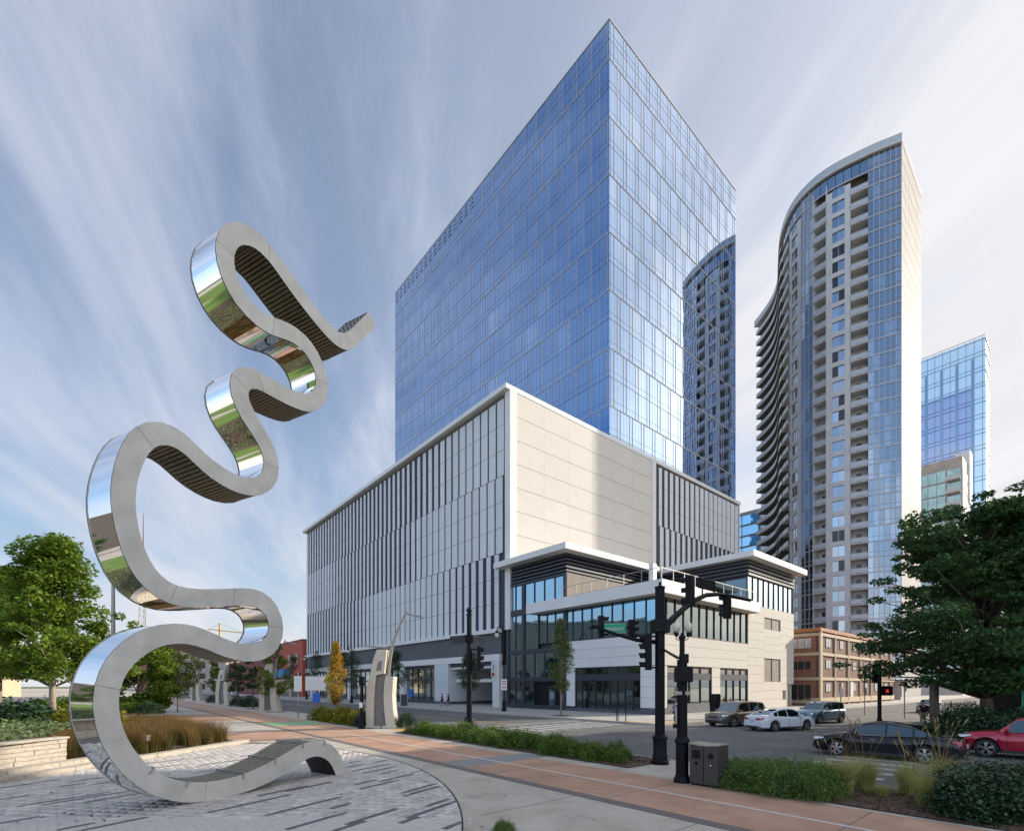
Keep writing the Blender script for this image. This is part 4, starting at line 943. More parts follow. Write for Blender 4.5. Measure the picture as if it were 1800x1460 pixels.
# far violet glass tower
fq, fs, ft = 288., 31.1, 2.75 + 615 / 876 * 210
far = empty('far_glass_tower', W(fq, fs), 'distant violet-blue glass skyscraper with a pale see-through crown, right of the curved tower', 'building')
gbox('curtain_wall', m_vglass, far, fq, fq + 9, fs + 4.4, 64, 0, ft - 22); gbox('side_glass', m_pglass, far, fq, fq + 9, fs, fs + 4.3, 0, ft - 20)
gbox('crown', m_pglass, far, fq - .02, fq + 9, fs + .1, 64, ft - 19.9, ft); gbox('crown_base', m_vglass, far, fq, fq + 9, fs + 4.4, 64, ft - 21.99, ft - 19.92)
gbox('right_wing', m_pglass, far, fq + 9.1, fq + 12, fs + .5, 60, 0, ft - 10)
fm_ = MB(GRID)
for z in np.arange(4, ft, 6.6): fm_.box(fq - .12, fq + 12.05, fs - .1, 64, z, z + .16); fm_.box(fq - .1, fq + .1, fs - .08, 64, z + 1.6, z + 1.75)
for s in np.arange(fs + 1, 64, 2.6): fm_.box(fq - .15, fq, s, s + .09, 0, ft)
fm_.build('mullions', m_mdark, far, kind='stuff')
for px in (1631, 1658, 1685, 1713): gbox('recessed_bay', m_rglass, far, fq - .3, fq, s_on(fq, px), s_on(fq, px) + 1.0, 0, ft - 8)
# teal apartment block in front of it
tq, ts_, th = 200.4, 26.7, 2.75 + 405 / 876 * 150
tb = empty('teal_apartment_block', W(tq, ts_), 'teal-windowed concrete apartment block half hidden between the curved tower and the big tree', 'building')
gbox('wall', m_conc, tb, tq + .3, tq + 13, ts_, 62, 0, th - 4); gbox('parapet', m_concd, tb, tq, tq + 12.5, ts_ + .1, 62, th - 4, th)
gbox('crown_fin', m_whitef, tb, tq + 9, tq + 13, ts_ - .5, ts_ + 3, th - 12, th + 4)
for i in range(17):
    z = 3 + i * 3.9
    if z > th - 6: break
    for k in range(6):
        s = ts_ + 4.0 + k * 2.1; piece('window', m_teal, tb, tq - .1, tq + .4, s, s + 2.0, z, z + 3.4, tilt=.008)
    piece('window', m_teal, tb, tq - .05, tq + .4, ts_ + .5, ts_ + 3.6, z, z + 3.2, tilt=.006)
    bl = gbox('balcony', m_concd, tb, tq - 1.6, tq - .12, ts_ + .4, ts_ + 3.7, z - .45, z - .1); gbox('railing', m_rail, bl, tq - 1.6, tq - 1.5, ts_ + .4, ts_ + 3.7, z - .1, z + .9)
    piece('window', m_creamt, tb, tq + 3, tq + 9, ts_ - .1, ts_ + .3, z + .4, z + 2.6)
# teal block behind, left of the curved tower
t2 = empty('rear_teal_block', W(187, 80), 'teal glass apartment block seen in the gap left of the curved tower', 'building')
gbox('wall', m_concd, t2, 187.3, 205, 80, 112, 0, 2.75 + 300 / 876 * 190)
for i in range(16):
    z = 3 + i * 4.0
    for k in range(5): s = 81 + k * 6.1; piece('window', m_teal, t2, 187 - .1, 187.4, s, s + (3.6 if k % 2 else 5.8), z, z + 3.3, tilt=.006)
    for k in (1, 3): s = 81 + k * 6.1 + 3.3; bl = gbox('balcony', m_concd, t2, 185.2, 186.9, s, s + 2.6, z - .5, z + .6)
# brick warehouse
bq, bs_, bh = 77., 25.1, 10.8
bk = empty('brick_warehouse', W(bq, bs_), 'three-storey brick warehouse with cream concrete bands behind the white corner building', 'building')
def brickmat(name, c1, c2, mort, rot):
    m = bpy.data.materials.new(name); m.use_nodes = True; t = m.node_tree; L = t.links.new; b = t.nodes['Principled BSDF']; b.inputs['Roughness'].default_value = .85
    tc = N('ShaderNodeTexCoord', t); mp = N('ShaderNodeMapping', t); L(tc.outputs['Object'], mp.inputs[0]); mp.inputs['Rotation'].default_value = rot
    br = N('ShaderNodeTexBrick', t); L(mp.outputs[0], br.inputs[0]); br.inputs['Color1'].default_value = (*c1, 1); br.inputs['Color2'].default_value = (*c2, 1); br.inputs['Mortar'].default_value = (*mort, 1)
    br.inputs['Scale'].default_value = 4; br.inputs['Mortar Size'].default_value = .03; L(br.outputs[0], b.inputs['Base Color']); return m
m_brkl = brickmat('weathered_orange_brick', (.27, .085, .045), (.20, .07, .04), (.3, .2, .15), (R(90), 0, R(-50)))
m_brkr = brickmat('brown_brick', (.20, .085, .055), (.15, .065, .045), (.2, .15, .12), (R(90), 0, R(-40)))
gbox('wall', m_brkr, bk, bq, bq + 38, bs_, bs_ + 14, 0, bh - .5); gbox('side_wall', m_brkl, bk, bq - .14, bq - .01, bs_ + .35, bs_ + 14, 0, bh - .5)
gbox('coping', m_rusty, bk, bq - .4, bq + 38.2, bs_ - .3, bs_ + 14.2, bh - .49, bh)
for z in (.3, 3.55, 7.0, 9.7): gbox('belt_course', m_creamt, bk, bq - .22, bq + 38, bs_ - .18, bs_ + 14, z, z + (.42 if z > 1 else .8))
for i in range(7): gbox('pilaster', m_creamt, bk, bq - .2 + i * 5.9, bq + .25 + i * 5.9 - (.15 if i else -.35), bs_ - .22, bs_ - .001, 0, bh - .5)
for i in range(6):
    for z in (1.9, 5.2, 8.2):
        x = bq + 2.3 + i * 5.9; ww = 1.9 if i < 1 else 1.5
        o = gbox('window', m_dark, bk, x, x + ww, bs_ - .06, bs_ + .01, z, z + 1.3); gbox('pane', m_winp, o, x + .08, x + ww * .47, bs_ - .08, bs_ - .061, z + .08, z + 1.22); gbox('pane', m_winp, o, x + ww * .53, x + ww - .08, bs_ - .08, bs_ - .061, z + .08, z + 1.22)
gbox('door', m_plast, bk, bq + .7, bq + 1.3, bs_ - .1, bs_ - .05, .0, 2.8); gbox('door', m_conc, bk, bq + 12.9, bq + 14.3, bs_ - .12, bs_ - .061, .9, 3.4)
for (z0, z1, m) in ((.7, 3.0, m_wind), (5.0, 6.3, m_wind), (8.0, 9.5, m_winp)):
    g = gbox('window', m_rusty, bk, bq - .2, bq - .14, bs_ + .9, bs_ + 3.6, z0, z1)
    for k in range(3): gbox('pane', m, g, bq - .22, bq - .201, bs_ + 1.0 + k * .87, bs_ + 1.77 + k * .87, z0 + .08, z1 - .08)
# red buildings down the avenue
rd = empty('red_shop_building', W(41, 131), 'bright red painted shop building with a blue awning at the far end of the podium', 'building')
gbox('wall', m_red, rd, 41.3, 60, 131, 155.5, 0, 14.4); gbox('parapet', m_redd, rd, 41.2, 60, 130.9, 155.6, 14.4, 14.7)
gbox('shopfront', m_wind, rd, 41.2, 41.35, 133, 155, 0, 4.6); gbox('door', m_creamt, rd, 41.1, 41.2, 140, 141.4, 0, 2.8); gbox('awning', m_awn, rd, 39.6, 41.25, 141, 155, 5.1, 7.3)
for s in (134, 140.5): gbox('window', m_wind, rd, 41.15, 41.3, s, s + 2.6, 8.0, 11.2)
rd2 = empty('dark_red_building', W(42, 158), 'long dark red low building seen through the lower loop of the sculpture', 'building')
gbox('wall', m_redd, rd2, 41.5, 62, 156, 235, 0, 11.4); win_grid('l', 41.5, 158, 233, 6.6, 10.6, 14, 1, rd2, m_backg, .22, .6); win_grid('l', 41.5, 158, 233, .5, 3.4, 12, 1, rd2, m_backg, .3, .8)
gb_ = empty('green_roofed_building', W(80, 190), 'small pale building with a green and yellow top behind the red shop', 'building')
gbox('wall', m_pglass, gb_, 80, 95, 190, 215, 0, 22); gbox('roof_sign', m_signy, gb_, 79.7, 80, 192, 200, 17, 20); gbox('roof', m_conc, gb_, 79.8, 95.2, 189.8, 215.2, 22, 22.8)
ht = empty('distant_brick_hotel', (-185, 250, 0), 'distant tan and brick hotel block seen inside the bottom loop of the sculpture', 'building')
wbox('wall', m_brkl, ht, -188, -150, 250, 262, 0, 24); wbox('wing', m_creamt, ht, -165, -148, 248, 249.9, 0, 23); wbox('cornice', m_creamt, ht, -188.5, -147.5, 247.5, 262.5, 24.01, 25)
for i in range(6):
    for k in range(11):
        o = bpy.data.objects.new('window', unit_box(m_wind)); col.objects.link(o); o.parent = ht; x = -186 + k * 3.4; o.location = Vector((x, 249.95 if x < -166 else 247.95, 2.8 + i * 3.7)) - wloc(ht); o.scale = (1.5, .2, 2.0)
# office block across the cross street, beyond the right edge of the view: it shades the junction
ob = empty('street_office_block', (66, 34, 0), 'brick and glass mid-rise across the cross street, beyond the right edge of the view', 'building')
OF = Matrix.Translation((64, 44.8, 0)) @ Matrix.Rotation(math.atan2(-.935, .354) + 0, 4, 'Z')
ob.location = (64, 44.8, 0); WL[ob.name] = Vector((64, 44.8, 0))
def obx(nm, m, x0, x1, y0, y1, z0, z1, parent=None): b = MB(OF); b.box(x0, x1, y0, y1, z0, z1); return b.build(nm, m, parent or ob)
obx('wall', m_brkr, 0, 75, 0, 26, 0, 46.5); obx('cornice', m_creamt, -.5, 75.5, -.5, 26.5, 46.51, 47.6)
for i in range(12):
    for k in range(18):
        o = bpy.data.objects.new('window', unit_box(m_rglass)); col.objects.link(o); o.parent = ob
        p = OF @ Vector((3 + k * 4.1, -.05, 3 + i * 3.8)); o.location = p - wloc(ob); o.rotation_euler = OF.to_euler(); o.scale = (2.4, .3, 2.2)
# skyline far left: low hill of trees and a few blocks (seen in the glass and between the trees)
for i, (x, y, w_, h, d_) in enumerate(((-150, 118, 40, 15, 'long low tan warehouse far left behind the maples'), (-165, 2, 24, 30, 'grey office slab far to the left of the park'), (-190, -20, 50, 18, 'low pale hall beyond the lawn on the left'), (-120, 190, 22, 12, 'small buff shed far left beside the avenue'))):
    o = empty('distant_building', (x, y, 0), d_, 'building'); m = (m_creamt, m_brown, m_cream, m_concd)[i]; dp_ = 95 if i == 1 else 14
    wbox('wall', m, o, x - w_ / 2, x + w_ / 2, y, y + dp_, 0, h); wbox('roof', m_concd, o, x - w_ / 2 - .5, x + w_ / 2 + .5, y - .5, y + dp_ + .5, h, h + .8)
    for k in range(int(w_ / 5)):
        for r in range(int(h / 4)): wbox('window', m_wind, o, x - w_ / 2 + 1.5 + k * 5, x - w_ / 2 + 4 + k * 5, y - .05, y + .05, 1.5 + r * 4, 3.6 + r * 4)
# mast, tower crane, poles
ms = tag(empty('lattice_mast', (-296, 400, 0)), 'tall thin lattice broadcast mast on the skyline left of the podium', 'mast')
b = MB(); top = 95
for s1, s2 in ((-1, -1), (1, -1), (0, 1.2)): b.tube([(-296 + s1 * 4, 400 + s2 * 4, 0), (-296 + s1 * .7, 400 + s2 * .7, top)], .28, 4)
P3 = lambda k, z: (-296 + (-1, 1, 0)[k] * (4 - 3.3 * z / top), 400 + (-1, -1, 1.2)[k] * (4 - 3.3 * z / top), z)
for z in np.arange(0, top, 4.5):
    for k in range(3): b.tube([P3(k, z), P3((k + 1) % 3, z + 4.5)], .13, 3); b.tube([P3(k, z), P3((k + 1) % 3, z)], .13, 3)
b.build('lattice', m_galv, ms, kind='stuff'); b = MB(); b.tube([(-296, 400, top), (-296, 400, 141)], [.55, .2], 6); b.build('antenna', m_redd, ms)
ck = tag(empty('tower_crane', (-352, 600, 0)), 'yellow tower crane far away on the skyline', 'crane')
b = MB(); b.bar((-352, 600, 0), (-352, 600, 78), 1.6); b.build('mast', m_painty, ck); b = MB(); b.bar((-366, 600, 71), (-318, 600, 66), .9, 1.1); b.build('jib', m_painty, ck)
b = MB(); b.box(-320, -315, 598, 602, 60, 67); b.build('counterweight', m_painty, ck); b = MB(); b.bar((-352, 600, 78), (-365, 600, 71), .2); b.bar((-352, 600, 78), (-322, 600, 66), .2); b.build('tie_bars', m_galv, ck)
b = MB(); p = G(199, 1241); b.tube([(p.x, p.y, 0), (p.x, p.y, 17)], [.32, .2], 10); tag(b.build('light_mast', m_galv), 'tall plain grey pole between the maple and the mirrored band of the sculpture', 'pole')
b = MB(); p = W(60, 158); b.tube([(p.x, p.y, 0), (p.x, p.y, 19.5)], .14, 6); tag(b.build('flagpole', m_signw), 'thin white flagpole above the red shop building', 'pole')
for i, px in enumerate((268, 275)):
    b = MB(); p = G(px, 1229); b.tube([(p.x, p.y, 0), (p.x, p.y, 11.5)], .35, 8); tag(b.build('highway_sign_post', m_signw), ('left' if i == 0 else 'right') + ' one of two thick white sign posts behind the young trees', 'post')
# ================================================================ VEGETATION
def rand_dirs(n):
    v = rng.normal(size=(n, 3)); return v / np.linalg.norm(v, axis=1, keepdims=True)
def leaf_mesh(name, C, size, asp=.62, up=.35, jit=.35):
    """diamond leaves at the points C, slightly folded"""
    n = len(C); N_ = rand_dirs(n); N_[:, 2] = np.abs(N_[:, 2]) + up; N_ /= np.linalg.norm(N_, axis=1, keepdims=True)
    T = rand_dirs(n); T -= N_ * (T * N_).sum(1, keepdims=True); T /= np.linalg.norm(T, axis=1, keepdims=True); B = np.cross(N_, T)
    L = size * (1 + jit * rng.normal(size=(n, 1)).clip(-1.5, 1.5)) / 2
    fold = N_ * L * .35
    V = np.stack([C - T * L, C + B * L * asp + fold * .5, C + T * L - fold * .4, C - B * L * asp + fold * .5], 1).reshape(-1, 3)
    F = np.arange(n * 4).reshape(n, 4); return np_mesh(name, V, F)
def clusters(n, shape, seed):
    """cluster centres in a crown; shape(h in 0..1) -> radius fraction"""
    r = np.random.default_rng(seed); out = []
    while len(out) < n:
        h = r.uniform(0, 1); a = r.uniform(0, 2 * math.pi); rr = shape(h) * math.sqrt(r.uniform(.18, 1)) * (1 + .20 * math.sin(3 * a + seed + 4 * h) + .16 * math.sin(5 * a + 2 * seed + 9 * h))
        out.append((rr * math.cos(a), rr * math.sin(a), h))
    return np.array(out)
def make_tree(name, label, loc, H, cr, base, shape, lm, bm, nclu, nleaf, lsize, trunk_r, seed, group=None, crad=None, flat=.75, zloc=0., limbs=None, rag=1.10):
    random.seed(seed)
    t = empty(name, (loc[0], loc[1], zloc), label, 'tree', group); O = Vector((loc[0], loc[1], zloc))
    ch = H - base; cl_ = clusters(nclu, shape, seed); P = np.stack([cl_[:, 0] * cr, cl_[:, 1] * cr, base + cl_[:, 2] * ch], 1)
    crad = crad or cr * .3; r = np.random.default_rng(seed + 5)
    ne = nclu // 2; P[:ne, 0] *= rag; P[:ne, 1] *= rag; P[:ne, 2] += (rag - 1.1) * r.uniform(-.5, 3.2, size=ne); w_ = r.uniform(.5, 1.4, size=nclu); w_[:ne] *= .5; idx = np.repeat(np.arange(nclu), np.maximum((w_ ** 1.7 / (w_ ** 1.7).sum() * nleaf).astype(int), 3))
    D = r.normal(size=(len(idx), 3)); D /= np.linalg.norm(D, axis=1, keepdims=True); D *= r.uniform(.25, 1, size=(len(idx), 1)) ** .5; D[:, 2] *= flat
    C = P[idx] + D * (crad * w_[idx])[:, None]; C[:, 2] = np.maximum(C[:, 2], base * .75)
    link('crown', leaf_mesh('crown', C, lsize), lm, t)
    b = MB(); lean = Vector((random.uniform(-.02, .02), random.uniform(-.02, .02), 0)); tp = []
    for i in range(7): z = (base + ch * .72) * i / 6; tp.append(O + Vector((lean.x * z + .06 * math.sin(i * 1.7 + seed) * (i > 0) * trunk_r * 4, lean.y * z, z)))
    b.tube(tp, [trunk_r * (1.35, 1.0, .9, .75, .55, .36, .15)[i] for i in range(7)], 9); b.build('trunk', bm, t, smooth=True)
    b = MB(); sel = range(0, nclu, max(1, nclu // (limbs or 26)))
    for k in sel:
        e = Vector(P[k]) + O; hz_ = max(base * .75, (P[k][2]) - .55 * math.hypot(P[k][0], P[k][1]) - .2); hz_ = min(hz_, base + ch * .7)
        s = O + Vector((lean.x * hz_, lean.y * hz_, hz_)); mid = s.lerp(e, .5) + Vector((0, 0, .08 * (e - s).length)) + Vector((random.uniform(-.2, .2), random.uniform(-.2, .2), 0)) * .4
        b.tube([s, mid, e], [trunk_r * .32, trunk_r * .18, trunk_r * .05], 5)
    b.build('limbs', bm, t, smooth=True, kind='stuff'); return t
sh_oval = lambda h: math.sqrt(max(0, 1 - ((h - .40) / .62) ** 2)) if h > .4 else math.sqrt(max(0, 1 - ((h - .4) / .5) ** 2)) * .98
sh_cone = lambda h: (.25 + h * 3) if h < .22 else (1 - (h - .22) / .80) ** .8
sh_col = lambda h: .55 + .9 * h if h < .5 else max(.08, 1 - (h - .5) * 1.75)
sh_maple = lambda h: (.72 + 1.1 * h) if h < .25 else (1 - (h - .25) * 1.02)
sh_big = lambda h: (.60 + 1.6 * h if h < .25 else 1.0 - (h - .25) * .62)
g = G(83, 1283, .9)
make_tree('maple_tree', 'large light-green maple with pale trunk left of the sculpture', (-28.6, 31.0), 10.7, 3.0, 2.6, sh_maple, m_lfmaple, m_barkp, 190, 33000, .215, .17, 11, crad=.88, zloc=.7, rag=1.28, limbs=60)
make_tree('maple_tree', 'maple at the left edge of the view, behind the larger one', (-38.6, 37.5), 10.6, 3.6, 3.0, sh_maple, m_lfmaple, m_barkp, 170, 28000, .24, .16, 12, crad=.95, zloc=.7, rag=1.28)
make_tree('maple_tree', 'bushy deep-green tree seen through the lower loop behind the russet grass', (-33.0, 44.0), 6.9, 2.9, .9, sh_oval, m_lfmaple, m_bark, 60, 16000, .26, .12, 13, crad=.9)
make_tree('oak_tree', 'huge dark green oak overhanging the cross street at the right edge', (28.6, 30.0), 13.4, 5.7, 2.6, sh_big, m_lfdark, m_bark, 420, 82000, .21, .30, 14, crad=1.15, flat=.36, limbs=200, rag=1.34)
make_tree('oak_tree', 'dark green tree behind the huge oak, cut by the right edge', (41.0, 39.5), 17.3, 5.6, 3.2, sh_big, m_lfdark, m_bark, 230, 40000, .25, .34, 15, crad=1.3, flat=.4, limbs=110, rag=1.3)
# young trees
def yt(px, py, H, cr, base, m, n, lab, seed, shape=sh_oval, name='young_tree', size=.17, bark=None, tr=.05):
    p = G(px, py); return make_tree(name, lab, (p.x, p.y), H, cr, base, shape, m, bark or m_barkp, 80, int(n * .75), size, tr, seed, group=None, crad=cr * .42, limbs=22)
yt(283, 1250, 6.0, 1.75, 1.9, m_lfyoung, 9000, 'young yellow-green tree, left one of the pair behind the russet grass', 21)
yt(312, 1251, 6.6, 1.9, 1.7, m_lfyoung, 11000, 'young yellow-green tree, right one of the pair behind the russet grass', 22)
p = W(15.0, 39.4); make_tree('young_tree', 'slim orange autumn tree in the yellow-green shrub bed', (p.x, p.y), 6.1, .78, 1.4, sh_cone, m_lforange, m_barkp, 130, 6000, .12, .045, 23, crad=.30, flat=1.1, limbs=90)
p = W(15.2, 57.5); make_tree('young_tree', 'yellowing young tree just right of the second stone blade', (p.x, p.y), 7.6, 1.7, 1.6, sh_col, m_lfyoung, m_barkp, 50, 6500, .19, .05, 24, crad=.6)
for i, (s, lab) in enumerate(((66.5, 'thin young tree in the first pit beyond the second stone blade'), (75, 'thin young tree in the second pit beyond the second stone blade'), (92, 'thin young tree beyond the third stone blade'))):
    p = W(15.2, s); make_tree('young_tree', lab, (p.x, p.y), 6.6, 1.3, 2.0, sh_col, m_lfyoung if i == 2 else m_lfstreet, m_bark, 30, 3000, .2, .045, 30 + i, crad=.5)
# street trees in front of the podium
for i, (px, py, H, cr, lab) in enumerate(((516, 1226, 9.2, 1.9, 'dark street tree in front of the red shop building'), (556, 1229, 9.6, 2.2, 'dark street tree at the far corner of the podium'), (619, 1233, 8.6, 1.9, 'dark street tree hidden behind the near stone blade'),
        (697, 1239, 7.4, 1.65, 'dark street tree between near stone blade and storefront'), (826, 1246, 6.4, 1.6, 'dark street tree behind the left signal pole'), (603, 1232, 8.4, 1.7, 'dark street tree just behind the orange tree'))):
    p = G(px, py); make_tree('street_tree', lab, (p.x, p.y), H, cr, 2.6, sh_cone, m_lfstreet, m_bark, 70, 4200, .17, .06, 40 + i, crad=cr * .45, group=None, limbs=30)
p = G(986, 1257); make_tree('street_tree', 'tall sparse slender tree before the glass entrance bay', (p.x, p.y), 8.9, 1.35, 2.4, sh_cone, leafm('sparse_tree_leaves', (.10, .15, .035), (.19, .24, .07), tr=.35), m_barkp, 90, 5600, .15, .055, 50, crad=.55, limbs=60)
sheet('street_tree_pit', m_mulch, [[tuple((G(986, 1257) + W(math.cos(a) * .9, math.sin(a) * .9)).xy) for a in np.linspace(0, 6.1, 14)]], .006, grid=False)
# park trees behind the camera and on the lawn (seen in the mirror band)
for i, (x, y, lab) in enumerate(((-62, -8, 'broad park tree on the lawn behind the viewer, left of the walk'), (-48, -38, 'broad park tree by the curved walk behind the viewer'), (-20, -52, 'broad park tree at the back of the lawn'), (-84, 20, 'broad park tree far left of the raised bed'), (-70, -60, 'broad park tree at the far left corner of the lawn'))):
    make_tree('park_tree', lab, (x, y), 9 + i, 4.2, 2, sh_oval, m_lfdark, m_bark, 40, 7000, .5, .25, 60 + i, crad=1.6)
# ---- shrubs
def bush_mesh(name, w_, h, n, size, seed, up=.6, spiky=False, asp=None):
    r = np.random.default_rng(seed); D = r.normal(size=(n, 3)); D[:, 2] = np.abs(D[:, 2]); D /= np.linalg.norm(D, axis=1, keepdims=True)
    a = np.arctan2(D[:, 1], D[:, 0]); rad = 1 + .16 * np.sin(3 * a + seed) + .12 * np.sin(7 * a + 2 * seed) * D[:, 2] + .13 * r.normal(size=n) * (1.6 if spiky else 1)
    C = D * rad[:, None] * r.uniform(.5, 1, size=(n, 1)) ** .4 * np.array([w_ / 2, w_ / 2, h]); C[:, 2] = C[:, 2].clip(.02)
    return leaf_mesh(name, C, size, asp or (.4 if spiky else .6), up)
def shrub(loc, me, lm, label, group, sc_=1., z=0., rz=None):
    o = bpy.data.objects.new('shrub', me); col.objects.link(o); o.location = (loc[0], loc[1], z); o.scale = (sc_, sc_, sc_ * random.uniform(.85, 1.15)); o.rotation_euler = (0, 0, random.uniform(0, 6.28) if rz is None else rz)
    if len(me.materials) == 0: me.materials.append(lm)
    tag(o, label, 'shrub', group); return o
low_me = [bush_mesh('low_shrub', 1.0, .55, 1700, .11, k, up=.2, spiky=True, asp=.26) for k in range(3)]
def ordn(n): return ('nearest', 'second', 'third', 'fourth', 'fifth', 'sixth', 'seventh', 'eighth', 'ninth', 'tenth', 'eleventh', 'twelfth', 'thirteenth', 'fourteenth', 'fifteenth', 'sixteenth', 'seventeenth')[n]
k = 0; random.seed(9)
for si, s in enumerate(np.arange(11.2, 26.4, 1.0)):
    for q, rown in ((14.4, 'path-side'), (15.1, 'middle'), (15.9, 'road-side')):
        if q > 15.2 and s < 11.5: continue
        p = W(q + random.uniform(-.2, .2), s + random.uniform(-.3, .3)); shrub(p, low_me[k % 3], m_lfshrub, 'low green street-bed shrub, ' + ordn(si) + ' from the thick signal pole in the ' + rown + ' row', 'low shrubs in the street bed between path and avenue', random.uniform(.6, 1.15), .03); k += 1
yel_me = [bush_mesh('yellow_shrub', 1.5, .8, 1800, .12, 10 + k) for k in range(2)]
for si, s in enumerate(np.arange(33.4, 42, 1.25)):
    for q, rown in ((14.3, 'path-side'), (15.7, 'road-side')): p = W(q, s + random.uniform(-.3, .3)); shrub(p, yel_me[k % 2], m_lfyel, 'yellow-green shrub by the orange tree, ' + ordn(si) + ' from the near stone blade in the ' + rown + ' row', 'yellow-green shrubs left of the near stone blade', random.uniform(.85, 1.2), .03); k += 1
dk_me = bush_mesh('round_shrub', 1.5, .95, 2600, .1, 33); 
p = W(14.2, 31.9); shrub(p, dk_me, m_lfdeep, 'dark round shrub left of the near stone blade', None, 1.05, .03)
p = W(16.0, 29.7); shrub(p, dk_me, m_lfdeep, 'dark round shrub right of the near stone blade', None, .85, .03)
for i, s in enumerate((72, 79, 88, 97)): p = W(16.0, s); shrub(p, dk_me, m_lfdeep, 'dark clipped shrub by the far tree pits, ' + ordn(i) + ' to the second stone blade', 'dark shrubs by the far tree pits', 1.4, 0)
# right-hand bed: junipers, big glossy shrub
jm = [bush_mesh('juniper_shrub', 1.3, .62, 6500, .11, 70 + k, up=.1, spiky=True, asp=.16) for k in range(3)]
juni = leafm('juniper_leaves', (.07, .15, .03), (.19, .27, .06))
for i, (px, py, s_) in enumerate(((1288, 1375, .85), (1312, 1386, .95), (1340, 1384, 1.0), (1362, 1394, .9), (1385, 1390, 1.05), (1415, 1400, .95), (1440, 1397, .95), (1335, 1369, .9), (1375, 1375, .9), (1425, 1383, .9))):
    p = G(px, py); shrub(p, jm[i % 3], juni, 'feathery green juniper right of the litter bin, ' + (ordn(i) + ' along the path edge' if i < 7 else ordn(i - 7) + ' along the road side').replace('nearest', 'first'), 'junipers right of the litter bin', s_, .03)
bm_ = bush_mesh('glossy_shrub', 2.2, 1.0, 11000, .085, 91); bm2 = bush_mesh('glossy_shrub_b', 2.2, 1.0, 9000, .085, 92)
p = G(1725, 1432); shrub((p.x, p.y), bm_, m_lfdeep, 'big dark glossy-leaved shrub at the lower right corner', None, .92, .03, 0)
p = G(1775, 1405); shrub((p.x + .35, p.y), bm2, m_lfdeep, 'second dark glossy shrub behind the big corner one, cut by the right edge', None, .95, .03, 1)
p = G(885, 1462); shrub((p.x, p.y), jm[1], juni, 'small green shrub peeping in at the bottom edge', None, .3, .0)
# hedge by the cross street, rusty shrubs, shrubs on the left
hm = [bush_mesh('hedge_shrub', 2.6, 1.35, 5200, .14, 100 + k) for k in range(2)]
for i, (q, s) in enumerate(((33.5, 4.6), (35.4, 4.4), (37.4, 4.6), (34.5, 2.6), (36.6, 2.2), (39, 3.4), (32.8, 1.0), (35, .2), (41, 4.4), (43, 3.0))):
    p = W(q, s); shrub(p, hm[i % 2], m_lfdeep if i in (0, 1, 3, 6, 8) else m_lfshrub, 'clipped hedge shrub under the huge oak, number ' + ordn(i).replace('nearest', 'first') + ' counting back from the kerb corner', 'hedge shrubs under the huge oak', 1, 0)
for i, (q, s) in enumerate(((33.4, 3.0), (35.8, 1.2))): p = W(q, s); shrub(p, hm[i % 2], m_lfrust, ('nearer' if i == 0 else 'farther') + ' rust-brown shrub in the hedge under the oak', 'rust-brown shrubs in the hedge', .85, .1)
for i, (px, py, m) in enumerate(((40, 1282, m_lfdeep), (58, 1278, m_lfdeep), (25, 1284, m_lfdeep), (130, 1280, m_lfyel), (165, 1274, m_lfyel), (150, 1284, m_lfyel), (70, 1250, m_lfshrub), (110, 1254, m_lfshrub), (20, 1255, m_lfshrub), (150, 1252, m_lfshrub), (185, 1252, m_lfshrub), (205, 1250, m_lfshrub), (228, 1252, m_lfshrub), (262, 1252, m_lfdeep))):
    p = G(px, py, .6); lab = {'glossy_shrub_leaves': 'dark mounded shrub on the slope between the maple trunks', 'yellow_shrub_leaves': 'yellow flowering shrub right of the maple trunk', 'shrub_leaves': 'mid-green shrub at the back of the left planting'}[m.name]
    lab2 = lab + ', ' + ordn(i).replace('nearest', 'first') + ' of the slope planting'; key = 'lmesh' + m.name
    if key not in _unit: _unit[key] = bush_mesh(key, 2.4, 1.0, 4200, .15, 120 + i)
    shrub(p, _unit[key], m, lab2, lab.replace('shrub', 'shrubs', 1), random.uniform(.8, 1.2), .5)
# ground cover on the raised bed
n = 30000; xs = rng.uniform(-34, -15.6, n); ys = rng.uniform(8, 30, n); keep = (xs < -15.7 - np.maximum(0, ys - 16.5) * .62) & (xs > -15 - ys * .9)
C = np.stack([xs, ys, .95 + np.abs(rng.normal(size=n)) * .13 + .06 * np.sin(xs * 2) * np.cos(ys * 1.7)], 1)[keep]
tag(link('ground_cover', leaf_mesh('ground_cover', C, .17, .5, .6), m_lfcover), 'pale green ground cover spilling over the stone planter wall', 'ground cover', kind='stuff')
# ---- grasses
def blades(name, roots, H, spread, wid, seed, segs=3, curve=.5):
    r = np.random.default_rng(seed); n = len(roots); a = r.uniform(0, 2 * math.pi, n); d = np.stack([np.cos(a), np.sin(a), np.zeros(n)], 1)
    h = H * r.uniform(.6, 1.1, n); sp_ = spread * r.uniform(.2, 1.2, n); side = np.stack([-d[:, 1], d[:, 0], np.zeros(n)], 1); a2 = r.uniform(0, 6.28, n)
    side = np.stack([np.cos(a2), np.sin(a2), np.zeros(n)], 1)
    rings = []
    for k in range(segs + 1):
        t = k / segs; c = roots + d * (sp_ * t ** 1.8)[:, None] + np.array([0, 0, 1.]) * (h * (t - curve * .35 * t ** 3))[:, None]; wd = wid * (1 - t * .85)
        rings.append(c - side * wd / 2); rings.append(c + side * wd / 2)
    V = np.stack(rings, 1).reshape(-1, 3); m = 2 * (segs + 1); b = (np.arange(n) * m)[:, None, None]
    F = (b + np.array([[2 * k, 2 * k + 1, 2 * k + 3, 2 * k + 2] for k in range(segs)])[None]).reshape(-1, 4); return np_mesh(name, V, F)
